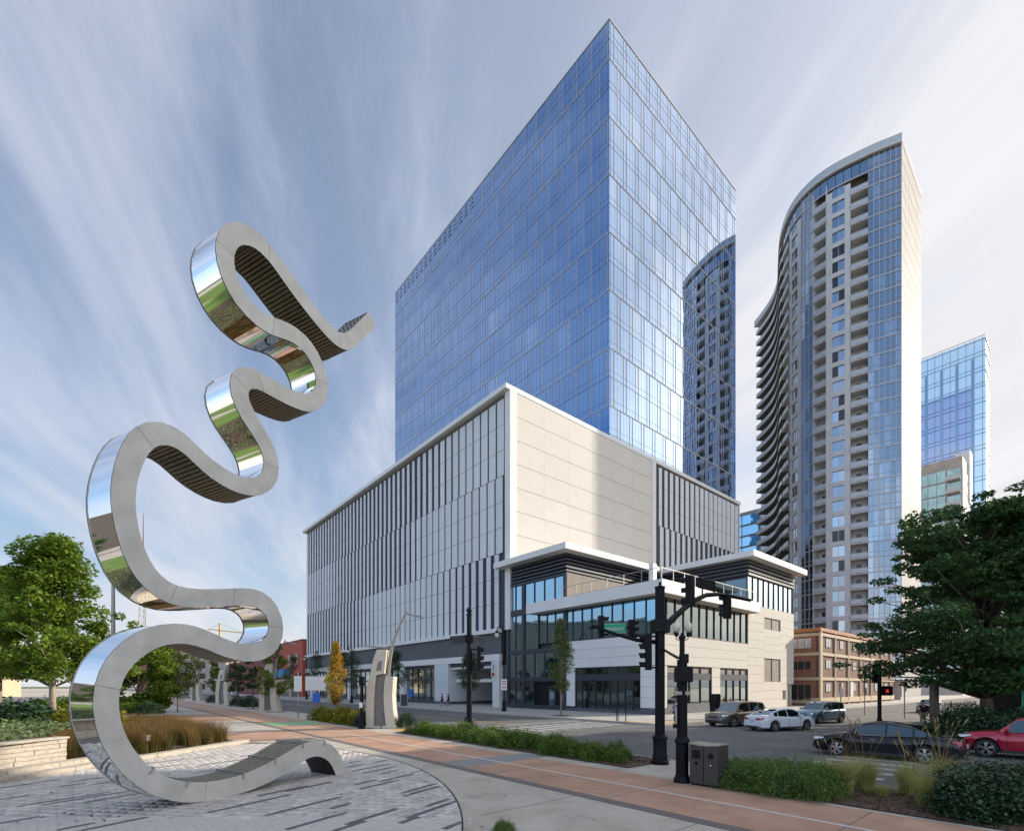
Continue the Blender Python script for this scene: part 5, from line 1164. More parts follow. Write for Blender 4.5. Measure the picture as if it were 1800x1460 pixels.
def poly_points(poly, n, seed):
    r = np.random.default_rng(seed); P = np.array(poly); out = []
    lo, hi = P.min(0), P.max(0)
    while len(out) < n:
        p = r.uniform(lo, hi); ins = False; j = len(P) - 1
        for i in range(len(P)):
            if (P[i][1] > p[1]) != (P[j][1] > p[1]) and p[0] < (P[j][0] - P[i][0]) * (p[1] - P[i][1]) / (P[j][1] - P[i][1]) + P[i][0]: ins = not ins
            j = i
        if ins: out.append(p)
    return np.array(out)
gp = [(-14.75, 17.8), (-13.65, 23.9), (-16, 26), (-21.5, 31), (-26.4, 31.5), (-18, 19.2), (-16.8, 17.9), (-15.6, 17.4)]
tc_ = poly_points(gp, 190, 3); r = np.random.default_rng(8)
def tufts(cent, per, rad): return np.concatenate([np.c_[c[0] + r.normal(size=per) * rad, c[1] + r.normal(size=per) * rad, np.full(per, .06)] for c in cent])
tag(link('russet_grass', blades('russet_grass', tufts(tc_, 210, .13), 1.22, .52, .011, 5, 3, .5), m_gr1), 'tall russet ornamental grass massed behind the sculpture', 'ornamental grass', kind='stuff')
tag(link('grass_undergrowth', blades('grass_undergrowth', tufts(tc_, 110, .16), .78, .38, .015, 6, 2, .3), m_gr1g), 'green lower blades of the ornamental grass bed', 'ornamental grass', kind='stuff')
def grass_clump(loc, label, H=.75, n=900, heads=0, seed=1, sc_=1.):
    t = empty('grass_clump', (loc[0], loc[1], .03), label, 'grass'); rr = np.random.default_rng(seed)
    roots = np.c_[rr.normal(size=n) * .09 * sc_, rr.normal(size=n) * .09 * sc_, np.zeros(n)]
    link('blades', blades('blades', roots, H * 1.35 * sc_, .55 * sc_, .009, seed, 4, .7), m_gr2, t)
    if heads:
        b = MB(); W_ = wloc(t)
        for i in range(heads):
            a = rr.uniform(0, 6.28); d = Vector((math.cos(a), math.sin(a), 0)) * rr.uniform(.15, .5) * sc_; hh = rr.uniform(1.15, 1.7) * sc_
            p0 = W_ + Vector((0, 0, .1)); p1 = W_ + d * .5 + Vector((0, 0, hh * .7)); p2 = W_ + d + Vector((0, 0, hh)); p3 = W_ + d * 1.25 + Vector((0, 0, hh + .17 * sc_))
            b.tube([p0, p1, p2], .0028, 3, False); b.tube([p2, p2.lerp(p3, .35), p3], [.006, .016, .002], 5)
        b.build('seed_heads', m_gr3, t, kind='stuff')
    return t
for i, (px, py, lab, H, n, hd, s_) in enumerate(((1478, 1394, 'upright green grass clump at the left of the three feathery ones', .8, 1100, 8, 1.05), (1520, 1390, 'wide straw-tinged grass clump behind the bare mulch', .8, 1100, 5, 1.05),
        (1600, 1398, 'straw-coloured grass clump with seed heads left of the dark glossy shrub', .8, 950, 9, 1.0), (1632, 1420, 'bright green fountain grass clump touching the dark glossy shrub', .8, 1000, 6, .9),
        (1655, 1385, 'tall grass clump with many straw seed heads against the black saloon', .8, 500, 14, 1.05), (1550, 1400, 'small dry grass tuft on the bare mulch', .4, 350, 0, .7), (1450, 1380, 'small grass clump with seed heads beside the last juniper', .7, 400, 7, .9))):
    grass_clump(G(px, py), lab, H, n, hd, 200 + i, s_)
# fallen leaves and bark chips
n = 5200; qs = np.r_[rng.uniform(13.3, 16.3, n), rng.uniform(13.8, 16.3, n)]; ss = np.r_[rng.uniform(-4, 6.5, n), rng.uniform(10.4, 27, n)]
C = np.stack([qs * BX + ss * AX, qs * BY + ss * AY, .035 + rng.uniform(0, .03, 2 * n)], 1)
tag(link('bark_chips', leaf_mesh('bark_chips', C, .07, .4, 1.0), leafm('bark_chip', (.07, .04, .028), (.17, .10, .065), tr=.05)), 'dark bark chips scattered over the planting beds', 'bark mulch', kind='stuff')
C = np.concatenate([np.stack([rng.normal(-9.2, .8, 26), rng.normal(10.3, .35, 26), np.full(26, .035)], 1), np.stack([rng.uniform(-12, 3, 70), rng.uniform(9, 16, 70), np.full(70, .033)], 1)])
tag(link('fallen_leaves', leaf_mesh('fallen_leaves', C, .07, .6, 1.5), m_lfrust), 'a few dry fallen leaves on the paving near the sculpture', 'leaves', kind='stuff')
# ================================================================ STREET FURNITURE, VEHICLES, PEOPLE
def P2(px, py): p = G(px, py); return p
# ---- litter bin
rz = math.atan2(.5, -.64) 
b0 = G(1211, 1378); b1 = G(1263, 1386); bd = Vector((b1.x - b0.x, b1.y - b0.y, 0)); bw = bd.length; bd.normalize(); bn = Vector((-bd.y, bd.x, 0)); 
bin_ = empty('litter_bin', b0, 'charcoal double litter and recycling bin beside the double lamp pole', 'litter bin')
bh_ = 1.12; bdp = .62
def bbox(nm, m, x0, x1, y0, y1, z0, z1, parent=None, bevel=.006):
    b = MB(); b.prism([(x0, y0), (x1, y0), (x1, y1), (x0, y1)], (0, 0, z1 - z0), o=b0 + Vector((0, 0, z0)), ux=bd, uy=bn); return b.build(nm, m, parent or bin_, bevel=bevel)
bbox('body', m_bin, 0.01, bw - .01, .03, bdp, .05, bh_); bbox('plinth', m_hole, .05, bw - .05, .06, bdp - .04, 0, .05, bevel=0)
for k, (x0, x1) in enumerate(((.02, bw / 2 - .012), (bw / 2 + .012, bw - .02))):
    dr = bbox('door', m_bin, x0, x1, 0, .028, .07, bh_ - .03); cx = (x0 + x1) / 2
    if k == 0:
        b = MB(); pts = []
        for a in range(24): an = 2 * math.pi * a / 24; c_, s_ = math.cos(an), math.sin(an); pts.append((cx + .125 * abs(c_) ** .45 * (1 if c_ > 0 else -1), bh_ - .25 + .12 * abs(s_) ** .45 * (1 if s_ > 0 else -1)))
        b.prism(pts, -bn * .006, o=b0 - bn * .001, ux=bd, uy=(0, 0, 1)); b.build('opening', m_hole, dr)
        b = MB(); b.prism([(cx + .05 * math.cos(a), .62 + .05 * math.sin(a)) for a in np.linspace(0, 5.9, 14)], -bn * .004, o=b0 - bn * .001, ux=bd, uy=(0, 0, 1)); b.build('badge', m_black, dr)
    else:
        b = MB(); b.prism([(cx + .085 * math.cos(a), bh_ - .27 + .085 * math.sin(a)) for a in np.linspace(0, 6.0, 20)], -bn * .006, o=b0 - bn * .001, ux=bd, uy=(0, 0, 1)); b.build('opening', m_hole, dr)
        b = MB(); b.prism([(cx + .045 * math.cos(a), .60 + .06 * math.sin(a)) for a in np.linspace(0, 5.9, 14)], -bn * .004, o=b0 - bn * .001, ux=bd, uy=(0, 0, 1)); b.build('badge', m_black, dr)
        b = MB(); b.prism([(cx + .02 * math.cos(a), .60 + .032 * math.sin(a)) for a in np.linspace(0, 5.9, 12)], -bn * .003, o=b0 - bn * .006, ux=bd, uy=(0, 0, 1)); b.build('bottle_mark', m_signw, dr)
b = MB(); nn = 10
for i in range(nn + 1):
    x = bw * i / nn; z = bh_ + .015 - .05 * math.sin(math.pi * i / nn) * .6; y1 = bdp + .02
    for (yy, zz) in ((-.01, z), (y1, z), (y1, z + .035), (-.01, z + .035)): b.v.append(tuple(b0 + bd * x + bn * yy + Vector((0, 0, zz))))
for i in range(nn): k = i * 4; b.f += [(k, k + 1, k + 5, k + 4), (k + 1, k + 2, k + 6, k + 5), (k + 2, k + 3, k + 7, k + 6), (k + 3, k, k + 4, k + 7)]
b.f += [(0, 3, 2, 1), (nn * 4, nn * 4 + 1, nn * 4 + 2, nn * 4 + 3)]; b.mi = [0] * len(b.f); b.build('lid', m_binlid, bin_)
# ---- signals
def sig_head(parent, c, d, h=1.05, n=3, w_=.34, lit=None, back=True):
    """signal housing centred at c, facing horizontal direction d"""
    d = Vector(d).normalized(); u = Vector((-d.y, d.x, 0)); c = Vector(c); z0 = c.z - h / 2
    b = MB(); b.prism([(-w_ / 2, 0), (w_ / 2, 0), (w_ / 2, h), (-w_ / 2, h)], d * .2, o=Vector((c.x, c.y, z0)) - d * .1, ux=u, uy=(0, 0, 1)); hd = b.build('signal_head', m_black, parent, bevel=.01)
    for i in range(n):
        cc = Vector((c.x, c.y, z0 + h * (i + .5) / n)) + d * .1; rr = min(h / n * .40, w_ * .42)
        b = MB(); ring_o = []; k = 14
        for t in (0, 1):
            for a in range(k + 1):
                an = R(-25) + R(230) * a / k; L_ = .24 * (1 if t else 0); ring_o.append(cc + u * rr * math.cos(an) + Vector((0, 0, rr * math.sin(an))) + d * L_ * (.75 + .25 * max(0, math.sin(an))))
        b.add(ring_o, [(a, a + 1, a + k + 2, a + k + 1) for a in range(k)]); b.build('visor', m_black, hd)
        b = MB(); b.lathe(cc, [(rr * .9, 0), (rr * .6, .03), (.001, .04)], 12, ax=d); b.build('lens', m_tail if lit == i else m_plast, hd)
    return hd
main = empty('signal_pole', G(1160, 1342), 'thick fluted black traffic signal pole with curved mast arm right of centre', 'traffic signal')
pb = G(1160, 1342); 
def col_prof(m, parent, c, prof, n=14, nm='pole'): b = MB(); b.lathe(c, prof, n); return b.build(nm, m, parent, smooth='auto')
def fluted(parent, c, r, z0, z1, nm='pole'):
    b = MB(); n = 24; vs = []; r0, r1 = r
    for z, rr in ((z0, r0), (z1, r1)):
        for k in range(n): q = rr * (1 if k % 2 else .93); vs.append((c.x + q * math.cos(2 * math.pi * k / n), c.y + q * math.sin(2 * math.pi * k / n), z))
    b.add(vs, [(k, (k + 1) % n, n + (k + 1) % n, n + k) for k in range(n)] + [tuple(range(n, 2 * n))]); return b.build(nm, m_black, parent)
fluted(main, pb, (.17, .165), .95, 6.2)
col_prof(m_black, main, pb, [(.30, 0), (.30, .12), (.26, .16), (.255, .30), (.235, .34), (.235, .86), (.27, .90), (.27, .95), (.24, .98), (.2, 1.02), (.175, 1.04)], 20, 'base')
col_prof(m_black, main, pb, [(.19, 6.2), (.19, 6.24), (.08, 6.28), (.03, 6.31), (.055, 6.36), (.03, 6.42), (.001, 6.43)], 12, 'finial')
b = MB(); b.box(pb.x - .28, pb.x + .3, pb.y - .24, pb.y + .24, 4.62, 5.08); cl_o = b.build('clamp', m_black, main, bevel=.02)
bt = MB()
for dx in (-.17, .2):
    for dz in (4.7, 4.85, 5.0): bt.lathe((pb.x + dx, pb.y - .24, dz), [(.025, 0), (.025, .03)], 6, ax=(0, -1, 0))
bt.build('bolts', m_plast, cl_o, kind='stuff')
def armp(t, z): return (pb.x + BX * t, pb.y + BY * t, z)
b = MB(); tt = [.15, .8, 1.5, 2.3, 3.2, 4.1, 5.1, 6.1, 7.0]; zzs = [4.75, 5.18, 5.6, 6.02, 6.33, 6.47, 6.52, 6.54, 6.55]
b.tube([armp(t, z) for t, z in zip(tt, zzs)], [.12, .115, .105, .1, .09, .085, .08, .075, .07], 12); b.build('mast_arm', m_black, main, smooth='auto')
sig_head(main, armp(2.0, 6.35), (-BY, BX, 0) if False else (AX, AY, 0), 1.15, 3, .36); sig_head(main, armp(4.9, 6.05), (AX, AY, 0), 1.0, 3, .36)
b = MB(); p1 = Vector(armp(2.6, 6.75)); p2 = Vector(armp(3.9, 6.75)); b.bar(p1, p2, .04, .42); b.build('sign_back', m_black, main); b = MB(); b.tube([armp(2.9, 6.2), armp(2.9, 6.6)], .03, 6); b.tube([armp(3.8, 6.4), armp(3.8, 6.6)], .03, 6); b.build('sign_bracket', m_black, main)
# left arm with two heads and the green street sign
def armq(t, z): return Vector((pb.x + AX * t * .92 - .25 * t, pb.y + AY * t * .92, z))
b = MB(); b.tube([armq(.1, 4.3), armq(.8, 4.42), armq(1.6, 4.7), armq(2.3, 5.0), armq(2.6, 5.02)], [.075, .07, .06, .05, .045], 8); b.build('side_arm', m_black, main, smooth='auto')
def atd(px, py, Y): return Vector(((px - 900) / FPX * Y, Y, CAMH + (1205 - py) / FPX * Y))
sig_head(main, atd(1056, 1101, 19.3), (1, .1, 0), .84, 3, .26); sig_head(main, atd(1109, 1106, 18.9), (1, .1, 0), .74, 3, .25)
b = MB(); b.tube([atd(1040, 1099, 19.3), atd(1056, 1101, 19.3), atd(1109, 1103, 18.9), atd(1120, 1125, 18.7), atd(1140, 1133, 18.2)], .035, 6); b.build('sign_rail', m_black, main)
sgn0, sgn1 = atd(1062, 1104, 19.1), atd(1100, 1108, 18.8); sd_ = (sgn1 - sgn0); sd_.z = 0; sl_n = sd_.length; sd_.normalize()
b = MB(); mid = (sgn0 + sgn1) / 2; b.bar(sgn0 - Vector((0, 0, 0)), Vector((sgn1.x, sgn1.y, sgn0.z - .02)), .03, .36); sg = b.build('street_name_sign', m_green, main)
b = MB(); b.bar(sgn0 + Vector((0, 0, .175)), Vector((sgn1.x, sgn1.y, sgn0.z + .155)), .034, .012); b.bar(sgn0 - Vector((0, 0, .175)), Vector((sgn1.x, sgn1.y, sgn0.z - .195)), .034, .012); b.build('sign_border', m_signw, sg)
def text(body, size, loc, dirv, m, parent, nm='lettering', ext=.003, wmax=None):
    cu = bpy.data.curves.new(nm, 'FONT'); cu.body = body; cu.size = size; cu.extrude = ext; cu.align_x = 'CENTER'; cu.align_y = 'CENTER'; cu.materials.append(m)
    o = bpy.data.objects.new(nm, cu); col.objects.link(o); d = Vector(dirv).normalized(); up = Vector((0, 0, 1)); nrm = d.cross(up)
    o.rotation_euler = Matrix((d, up, nrm)).transposed().to_euler(); o.location = Vector(loc) - wloc(parent); o.parent = parent
    bpy.context.view_layer.update(); dx = o.dimensions.x; me = bpy.data.meshes.new_from_object(o); mw = o.matrix_local.copy(); bpy.data.objects.remove(o)
    o = bpy.data.objects.new(nm, me); col.objects.link(o); o.parent = parent; o.matrix_local = mw
    if wmax and dx > 0: o.scale = (wmax / dx, 1, 1)
    if len(me.materials) == 0: me.materials.append(m)
    return o
nrm = Vector((sd_.y, -sd_.x, 0)); text('DEMONBREUN ST', .17, mid + nrm * .025 + Vector((0, 0, .01)), sd_, m_signw, sg, wmax=sl_n * .86)
# big cabinet-like head on the left side of the pole, strut, and the lamp pole
cc = G(1139, 1345); sig_head(main, (pb.x - .42, pb.y - .05, 3.95), (-1, .15, 0), 1.28, 4, .34)
b = MB(); b.bar((pb.x - .42, pb.y, 4.5), (pb.x, pb.y, 4.5), .06); b.bar((pb.x - .42, pb.y, 3.4), (pb.x, pb.y, 3.4), .06); b.build('bracket', m_black, main)
lp = empty('double_lamp_pole', G(1199, 1374), 'black double-globe lamp pole standing left of the litter bin', 'lamp post'); lb = G(1199, 1374)
fluted(lp, lb, (.145, .14), 1.3, 3.5)
col_prof(m_black, lp, lb, [(.235, 0), (.235, .1), (.20, .16), (.19, .2), (.175, .22), (.175, 1.1), (.205, 1.14), (.205, 1.2), (.18, 1.25), (.15, 1.3)], 18, 'base')
col_prof(m_black, lp, lb, [(.10, 3.4), (.075, 3.6), (.07, 4.08), (.10, 4.1), (.10, 4.16), (.05, 4.2), (.03, 4.26), (.001, 4.28)], 12, 'neck')
for sx in (-1, 1):
    c = lb + Vector((sx * .17 + .01, 0, 4.28)); b = MB(); b.tube([lb + Vector((0, 0, 4.12)), lb + Vector((sx * .09, 0, 4.05)), lb + Vector((sx * .17, 0, 4.10)), c - Vector((0, 0, .08))], .018, 8); ar = b.build('arm', m_galv, lp)
    b = MB(); b.lathe(c, [(.03, -.12), (.055, -.1), (.06, -.02), (.05, 0)], 10); b.build('holder', m_black, ar)
    b = MB(); b.lathe(c, [(.05, 0), (.095, .06), (.115, .13), (.11, .2), (.08, .26), (.03, .30), (.02, .33), (.001, .35)], 14); b.build('globe', m_globe, ar, smooth=True)
b = MB(); b.prism([(x * 1., z) for x, z in ((-.24, -.22), (.24, -.22), (.24, .16), (.20, .22), (-.2, .22), (-.24, .16))], (0, .22, 0), o=lb + Vector((-.02, -.28, 3.08))); b.build('walk_signal', m_black, lp, bevel=.02)
b = MB(); b.bar(lb + Vector((-.12, 0, 3.55)), (pb.x + .1, pb.y, 4.05), .06); b.build('strut', m_black, lp)
b = MB(); b.box(lb.x - .05, lb.x + .15, lb.y - .12, lb.y + .12, 3.4, 3.66); b.build('strut_clamp', m_black, lp)
b = MB(); b.lathe((lb.x - .22, lb.y - .05, 1.55), [(.06, 0), (.06, .12)], 10); b.box(lb.x - .22, lb.x - .1, lb.y - .08, lb.y - .02, 1.58, 1.64); b.build('push_button', m_black, lp)
b = MB(); b.bar(lb + Vector((-.2, -.05, 1.62)), lb + Vector((-.2, -.05, 2.15)), .07, .05); b.build('button_sign', m_galv, lp)
b = MB(); b.lathe((lb.x - .2, lb.y - .1, 2.62), [(.05, 0), (.07, .05), (.02, .1)], 8); b.box(lb.x - .25, lb.x + .2, lb.y - .13, lb.y - .05, 2.5, 2.6); b.build('detector', m_galv, lp)
# left signal pole
p = G(825, 1287); sp2 = empty('signal_pole', p, 'black ball-topped signal pole in front of the garage entrance', 'traffic signal')
fluted(sp2, p, (.165, .15), .9, 6.95); col_prof(m_black, sp2, p, [(.30, 0), (.30, .8), (.27, .86), (.2, .92), (.17, .95)], 18, 'base'); col_prof(m_black, sp2, p, [(.18, 6.9), (.18, 7.0), (.08, 7.03), (.14, 7.1), (.17, 7.2), (.14, 7.32), (.06, 7.38), (.001, 7.4)], 14, 'ball_cap')
sig_head(sp2, p + Vector((.55, 0, 4.35)), (1, .2, 0), 1.45, 3, .42); b = MB(); b.bar(p + Vector((0, 0, 4.9)), p + Vector((.5, 0, 4.9)), .07); b.bar(p + Vector((0, 0, 3.8)), p + Vector((.5, 0, 3.8)), .07); b.build('bracket', m_black, sp2)
b = MB(); b.bar(p + Vector((-1.15, .1, 5.62)), p + Vector((-.1, 0, 5.7)), .05, .12); b.bar(p + Vector((-1.0, .05, 5.38)), p + Vector((-.3, 0, 5.44)), .04, .36); b.build('name_sign_edge_on', m_plast, sp2)
b = MB(); b.box(p.x - .25, p.x + .25, p.y - .2, p.y + .2, 5.3, 5.75); b.build('clamp', m_black, sp2, bevel=.02)
b = MB(); b.tube([p + Vector((.1, 0, 5.6)), p + Vector((.35, 3, 5.9)), p + Vector((.5, 6.5, 6.0))], [.1, .08, .06], 8); b.build('mast_arm', m_black, sp2)
# walk-signal post across the junction
p = G(1546, 1276); sp3 = empty('signal_pole', p, 'black signal post behind the black saloon with a red walk signal', 'traffic signal')
col_prof(m_black, sp3, p, [(.17, 0), (.16, .5), (.12, .55), (.12, 3.9), (.13, 3.95), (.02, 4.0)], 12); sig_head(sp3, p + Vector((-.02, .25, 3.6)), (.2, 1, 0), 1.3, 3, .42)
b = MB(); b.box(p.x + .15, p.x + .85, p.y - .1, p.y + .15, 2.1, 2.75); ws = b.build('walk_signal', m_black, sp3, bevel=.02); b = MB(); b.box(p.x + .36, p.x + .54, p.y - .115, p.y - .105, 2.3, 2.52); b.build('red_hand', mat('red_signal_light', (.5, .02, .01), .4, emit=(1, .05, .02, .25), var=0), ws)
b = MB(); b.bar(p + Vector((.05, 0, 2.5)), p + Vector((.2, 0, 2.5)), .07); b.build('bracket', m_black, sp3)
p = G(1642, 1283); b = MB(); b.tube([(p.x, p.y, 0), (p.x, p.y, 3.1)], .24, 10); tag(b.build('utility_pole', m_bark), 'thick dark wooden pole beside the man in black', 'pole')
# green sign at the right edge
p = G(1797, 1292); gs = empty('green_sign_post', p, 'green sign on a post at the very right edge of the view', 'sign'); b = MB(); b.tube([p, p + Vector((0, 0, 4.0))], .05, 8); b.build('post', m_green, gs); b = MB(); b.box(p.x - .12, p.x + .6, p.y - .03, p.y + .02, 3.3, 3.95); b.build('sign_plate', m_green, gs)
# gooseneck lamps on the far sidewalk
def goose(p, label):
    t = empty('gooseneck_lamp', p, label, 'lamp post', 'gooseneck lamps along the podium')
    col_prof(m_black, t, p, [(.28, 0), (.26, .3), (.2, .4), (.2, 1.1), (.12, 1.2), (.085, 1.4), (.07, 8.6)], 12)
    b = MB(); d = Vector((AX, AY, 0)); q = p + Vector((0, 0, 8.5)); b.tube([q, q + Vector((0, 0, .55)) + d * .12, q + Vector((0, 0, .85)) + d * .55, q + Vector((0, 0, .7)) + d * 1.1, q + Vector((0, 0, .35)) + d * 1.25], .05, 6); b.build('arm', m_black, t)
    c = q + d * 1.25; b = MB(); b.lathe(c, [(.04, .4), (.16, .3), (.2, .1)], 12); b.build('hood', m_black, t); b = MB(); b.lathe(c, [(.17, .1), (.24, -.08), (.22, -.26), (.1, -.42), (.001, -.45)], 12); b.build('globe', m_globe, t, smooth=True); return t
gl = goose(G(886, 1249.5), 'black gooseneck lamp with a parking sign between garage and glass entrance')
q = G(886, 1249.5); b = MB(); b.box(q.x - .32, q.x + .3, q.y - .2, q.y - .16, 2.3, 3.5); ps = b.build('parking_sign', m_signw, gl)
b = MB()
for z in (3.2, 2.95, 2.55): b.box(q.x - .22, q.x + .2, q.y - .21, q.y - .202, z, z + .1)
b.build('red_print', m_signr, ps)
goose(G(618, 1235), 'black gooseneck lamp beyond the near stone blade'); goose(G(539, 1228.5), 'black gooseneck lamp near the far corner of the podium'); goose(G(488, 1224.0), 'black gooseneck lamp in front of the dark red building')
# small signs
def post_sign(px, py, label, plates, h, m=m_galv):
    p = G(px, py); t = empty('street_sign', p, label, 'sign'); b = MB(); b.tube([p, p + Vector((0, 0, h))], .045, 6); b.build('post', m, t)
    for (x0, x1, z0, z1, mm, shp) in plates:
        b = MB()
        if shp == 'd': cx, cz, r_ = (x0 + x1) / 2, (z0 + z1) / 2, (x1 - x0) / 2; b.prism([(cx - r_, cz), (cx, cz - r_), (cx + r_, cz), (cx, cz + r_)], (0, .03, 0), o=p + Vector((0, -.08, 0)))
        else: b.box(p.x + x0, p.x + x1, p.y - .08, p.y - .05, z0, z1)
        b.build('plate', mm, t)
    return t
post_sign(524, 1262, 'narrow grey sign back on a post left of the yellow-green shrubs', [(-.32, .3, 2.3, 3.6, m_signw, 'r')], 3.9)
post_sign(555, 1259, 'wide pale sign back over a blue panel, behind the yellow-green shrubs', [(-.9, .75, 2.35, 3.6, m_signw, 'r'), (-.25, .4, 1.3, 2.1, m_signb, 'r')], 3.7)
post_sign(577, 1247, 'lime-yellow diamond warning sign beside the orange tree', [(-.55, .55, 3.0, 4.1, m_signy, 'd')], 4.2)
post_sign(1478, 1262, 'thin parking sign post on the sidewalk by the brick warehouse', [(-.12, .12, 1.9, 2.6, m_signw, 'r')], 3.0); post_sign(1520, 1256, 'second thin sign post by the brick warehouse door', [(-.12, .12, 1.9, 2.6, m_galv, 'r')], 3.2); post_sign(1590, 1262, 'thin sign post behind the boot of the black saloon', [(-.12, .12, 2.3, 3.0, m_galv, 'r')], 3.3)
# push-button bollard by the near stone blade
p = G(636, 1280); t = empty('push_button_post', p, 'short black push-button post in front of the near stone blade', 'post'); col_prof(m_black, t, p, [(.24, 0), (.2, .12), (.16, .2), (.16, 1.0), (.12, 1.1), (.1, 1.2), (.1, 3.0)], 12)
b = MB(); b.box(p.x - .14, p.x + .18, p.y - .2, p.y + .12, 2.75, 3.35); b.build('button_box', m_black, t, bevel=.04); b = MB(); b.box(p.x - .12, p.x + .08, p.y - .14, p.y - .11, 1.35, 1.7); b.build('label_plate', m_signw, t)
# stone blades with lamp masts
def blade(p, label, mirror=1, full=True):
    t = empty('stone_blade', p, label, 'sculpture', 'stone blades along the path')
    def pr(nm, poly, y0, y1, m, par=None): b = MB(); b.prism([(x * mirror, z) for x, z in poly], (0, y1 - y0, 0), o=p + Vector((0, y0, 0))); return b.build(nm, m, par or t, bevel=.02)
    def cv_(pts): return pts
    pr('tall_slab', [(-1.02, .1), (-1.05, 1.2), (-1.0, 2.5), (-.88, 3.1), (-.76, 3.6), (-.56, 4.5), (-.33, 5.13), (.32, 5.13), (.25, 4.5), (.16, 3.55), (-.36, 3.45), (-.44, 2.9), (-.50, 2.0), (-.53, 1.2), (-.54, .1)], 0, .75, m_blade)
    pr('inset_panel', [(-.37, 3.75), (-.24, 4.3), (.02, 4.42), (-.03, 3.75)], -.02, .0, m_bladeg)
    pr('mesh_panel', [(-.54, .12), (-.5, 2.0), (-.36, 3.44), (.27, 3.58), (.20, 2.9), (.15, 2.1), (.18, 1.2), (.32, .12)], .22, .4, m_bladeg)
    pr('short_slab', [(.3, .1), (.18, 1.2), (.14, 2.1), (.19, 2.9), (.27, 3.38), (.80, 3.36), (.76, 2.9), (.72, 2.1), (.77, 1.2), (.93, .1)], -.12, .95, m_blade)
    pr('plinth', [(-1.1, 0), (-.05, 0), (-.05, .13), (-1.1, .13)], -.1, .9, m_blade); pr('plinth', [(.08, 0), (1.03, 0), (1.0, .16), (.08, .16)], -.25, 1.05, m_blade)
    b = MB(); b.tube([p + Vector((x * mirror, .5, z)) for x, z in ((.22, 2.6), (.30, 3.6), (.42, 4.6), (.62, 5.6), (1.0, 6.6), (1.52, 7.72))], [.13, .13, .12, .105, .085, .06], 8); b.build('mast', m_galv, t, smooth='auto')
    b = MB(); b.tube([p + Vector((1.46 * mirror, .5, 7.55)), p + Vector((2.1 * mirror, .5, 7.4))], .05, 6); ar = b.build('lamp_arm', m_galv, t); b = MB(); b.prism([(2.0, 7.33), (2.65, 7.25), (2.65, 7.38), (2.2, 7.44)] if mirror > 0 else [(-2.0, 7.33), (-2.65, 7.25), (-2.65, 7.38), (-2.2, 7.44)], (0, .2, 0), o=p + Vector((0, .4, 0))); b.build('lamp_head', m_galv, ar)
    b = MB(); b.tube([p + Vector((.52 * mirror, .5, 5.22)), p + Vector((-1.3 * mirror, .5, 5.42))], .055, 6); ar = b.build('lamp_arm', m_galv, t); b = MB(); b.box(p.x - 1.3 * mirror - .3, p.x - 1.3 * mirror + .1, p.y + .4, p.y + .6, 5.38, 5.48); b.build('lamp_head', m_galv, ar)
    return t
bl0 = blade(G(671, 1279), 'nearest tall cream stone blade with lamp mast, beside the push-button post')
blade(W(14.6, 57.3), 'second cream stone blade, seen under the right curl of the sculpture'); blade(W(14.6, 81.6), 'third cream stone blade, seen inside the lower loop'); blade(W(14.6, 106), 'farthest small cream stone blade behind the young trees')
# bike racks, A-board, covered cabinet, utility box, barrel
for i, px in enumerate((1084, 1100)):
    p = G(px, 1267 + i); b = MB(); b.tube([p, p + Vector((0, 0, 1.0 + i * .5)), p + Vector((.12 - i * .1, .1, 1.05 + i * .5)), p + Vector((.14 - i * .12, .12, .05))], .035, 6); tag(b.build('bike_rack', m_black), ('short hooped' if i == 0 else 'taller thin') + ' black bike rack at the sidewalk corner', 'bike rack')
p = G(710, 1240); t = empty('sandwich_board', p, 'dark sandwich board on the sidewalk before the storefront', 'sign'); b = MB(); b.add([p + Vector(v) for v in ((-.45, 0, 0), (.45, 0, 0), (.45, .25, 1.6), (-.45, .25, 1.6))], [(0, 1, 2, 3)]); b.add([p + Vector(v) for v in ((-.45, .5, 0), (.45, .5, 0), (.45, .25, 1.6), (-.45, .25, 1.6))], [(0, 1, 2, 3)]); b.build('boards', m_plast, t); b = MB(); b.bar(p + Vector((-.45, 0, 0)), p + Vector((-.45, .25, 1.6)), .06); b.bar(p + Vector((.45, 0, 0)), p + Vector((.45, .25, 1.6)), .06); b.build('frame', m_galv, t)
p = G(1257, 1263); t = empty('covered_cabinet', p, 'black plastic-draped cabinet against the cream wall left of the brown crossover', 'cabinet'); b = MB(); vs = []
for z, r_ in ((0, .42), (.7, .38), (1.5, .40), (1.95, .43), (2.1, .36)):
    for k in range(14): a = 2 * math.pi * k / 14; rr = r_ * (1 + .12 * math.sin(k * 2.3 + z * 3)); vs.append(p + Vector((rr * math.cos(a) * 1.1, rr * math.sin(a), z)))
b.add(vs, [(i * 14 + k, i * 14 + (k + 1) % 14, (i + 1) * 14 + (k + 1) % 14, (i + 1) * 14 + k) for i in range(4) for k in range(14)] + [tuple(range(56, 70))]); b.build('tarp', m_black, t, smooth='auto')
p = G(256, 1325); t = empty('path_light_box', p, 'small pale box light standing in the russet grass', 'light'); b = MB(); b.box(p.x - .08, p.x + .08, p.y - .06, p.y + .06, .05, .55); b.build('post', m_plast, t); b = MB(); b.box(p.x - .13, p.x + .13, p.y - .1, p.y + .1, .55, .78); b.build('head', m_binlid, t)
for i, px in enumerate((1620, 1672)):
    p = G(px, 1243); b = MB(); b.lathe(p, [(.4, 0), (.4, .08), (.2, .1), (.03, .9)], 10); tag(b.build('traffic_cone', m_orange), ('left' if i == 0 else 'right') + ' one of two orange cones far down the cross street', 'cone')
p = G(1680, 1270); fc = empty('iron_fence', p, 'black iron picket fence behind the hedge under the oak', 'fence')
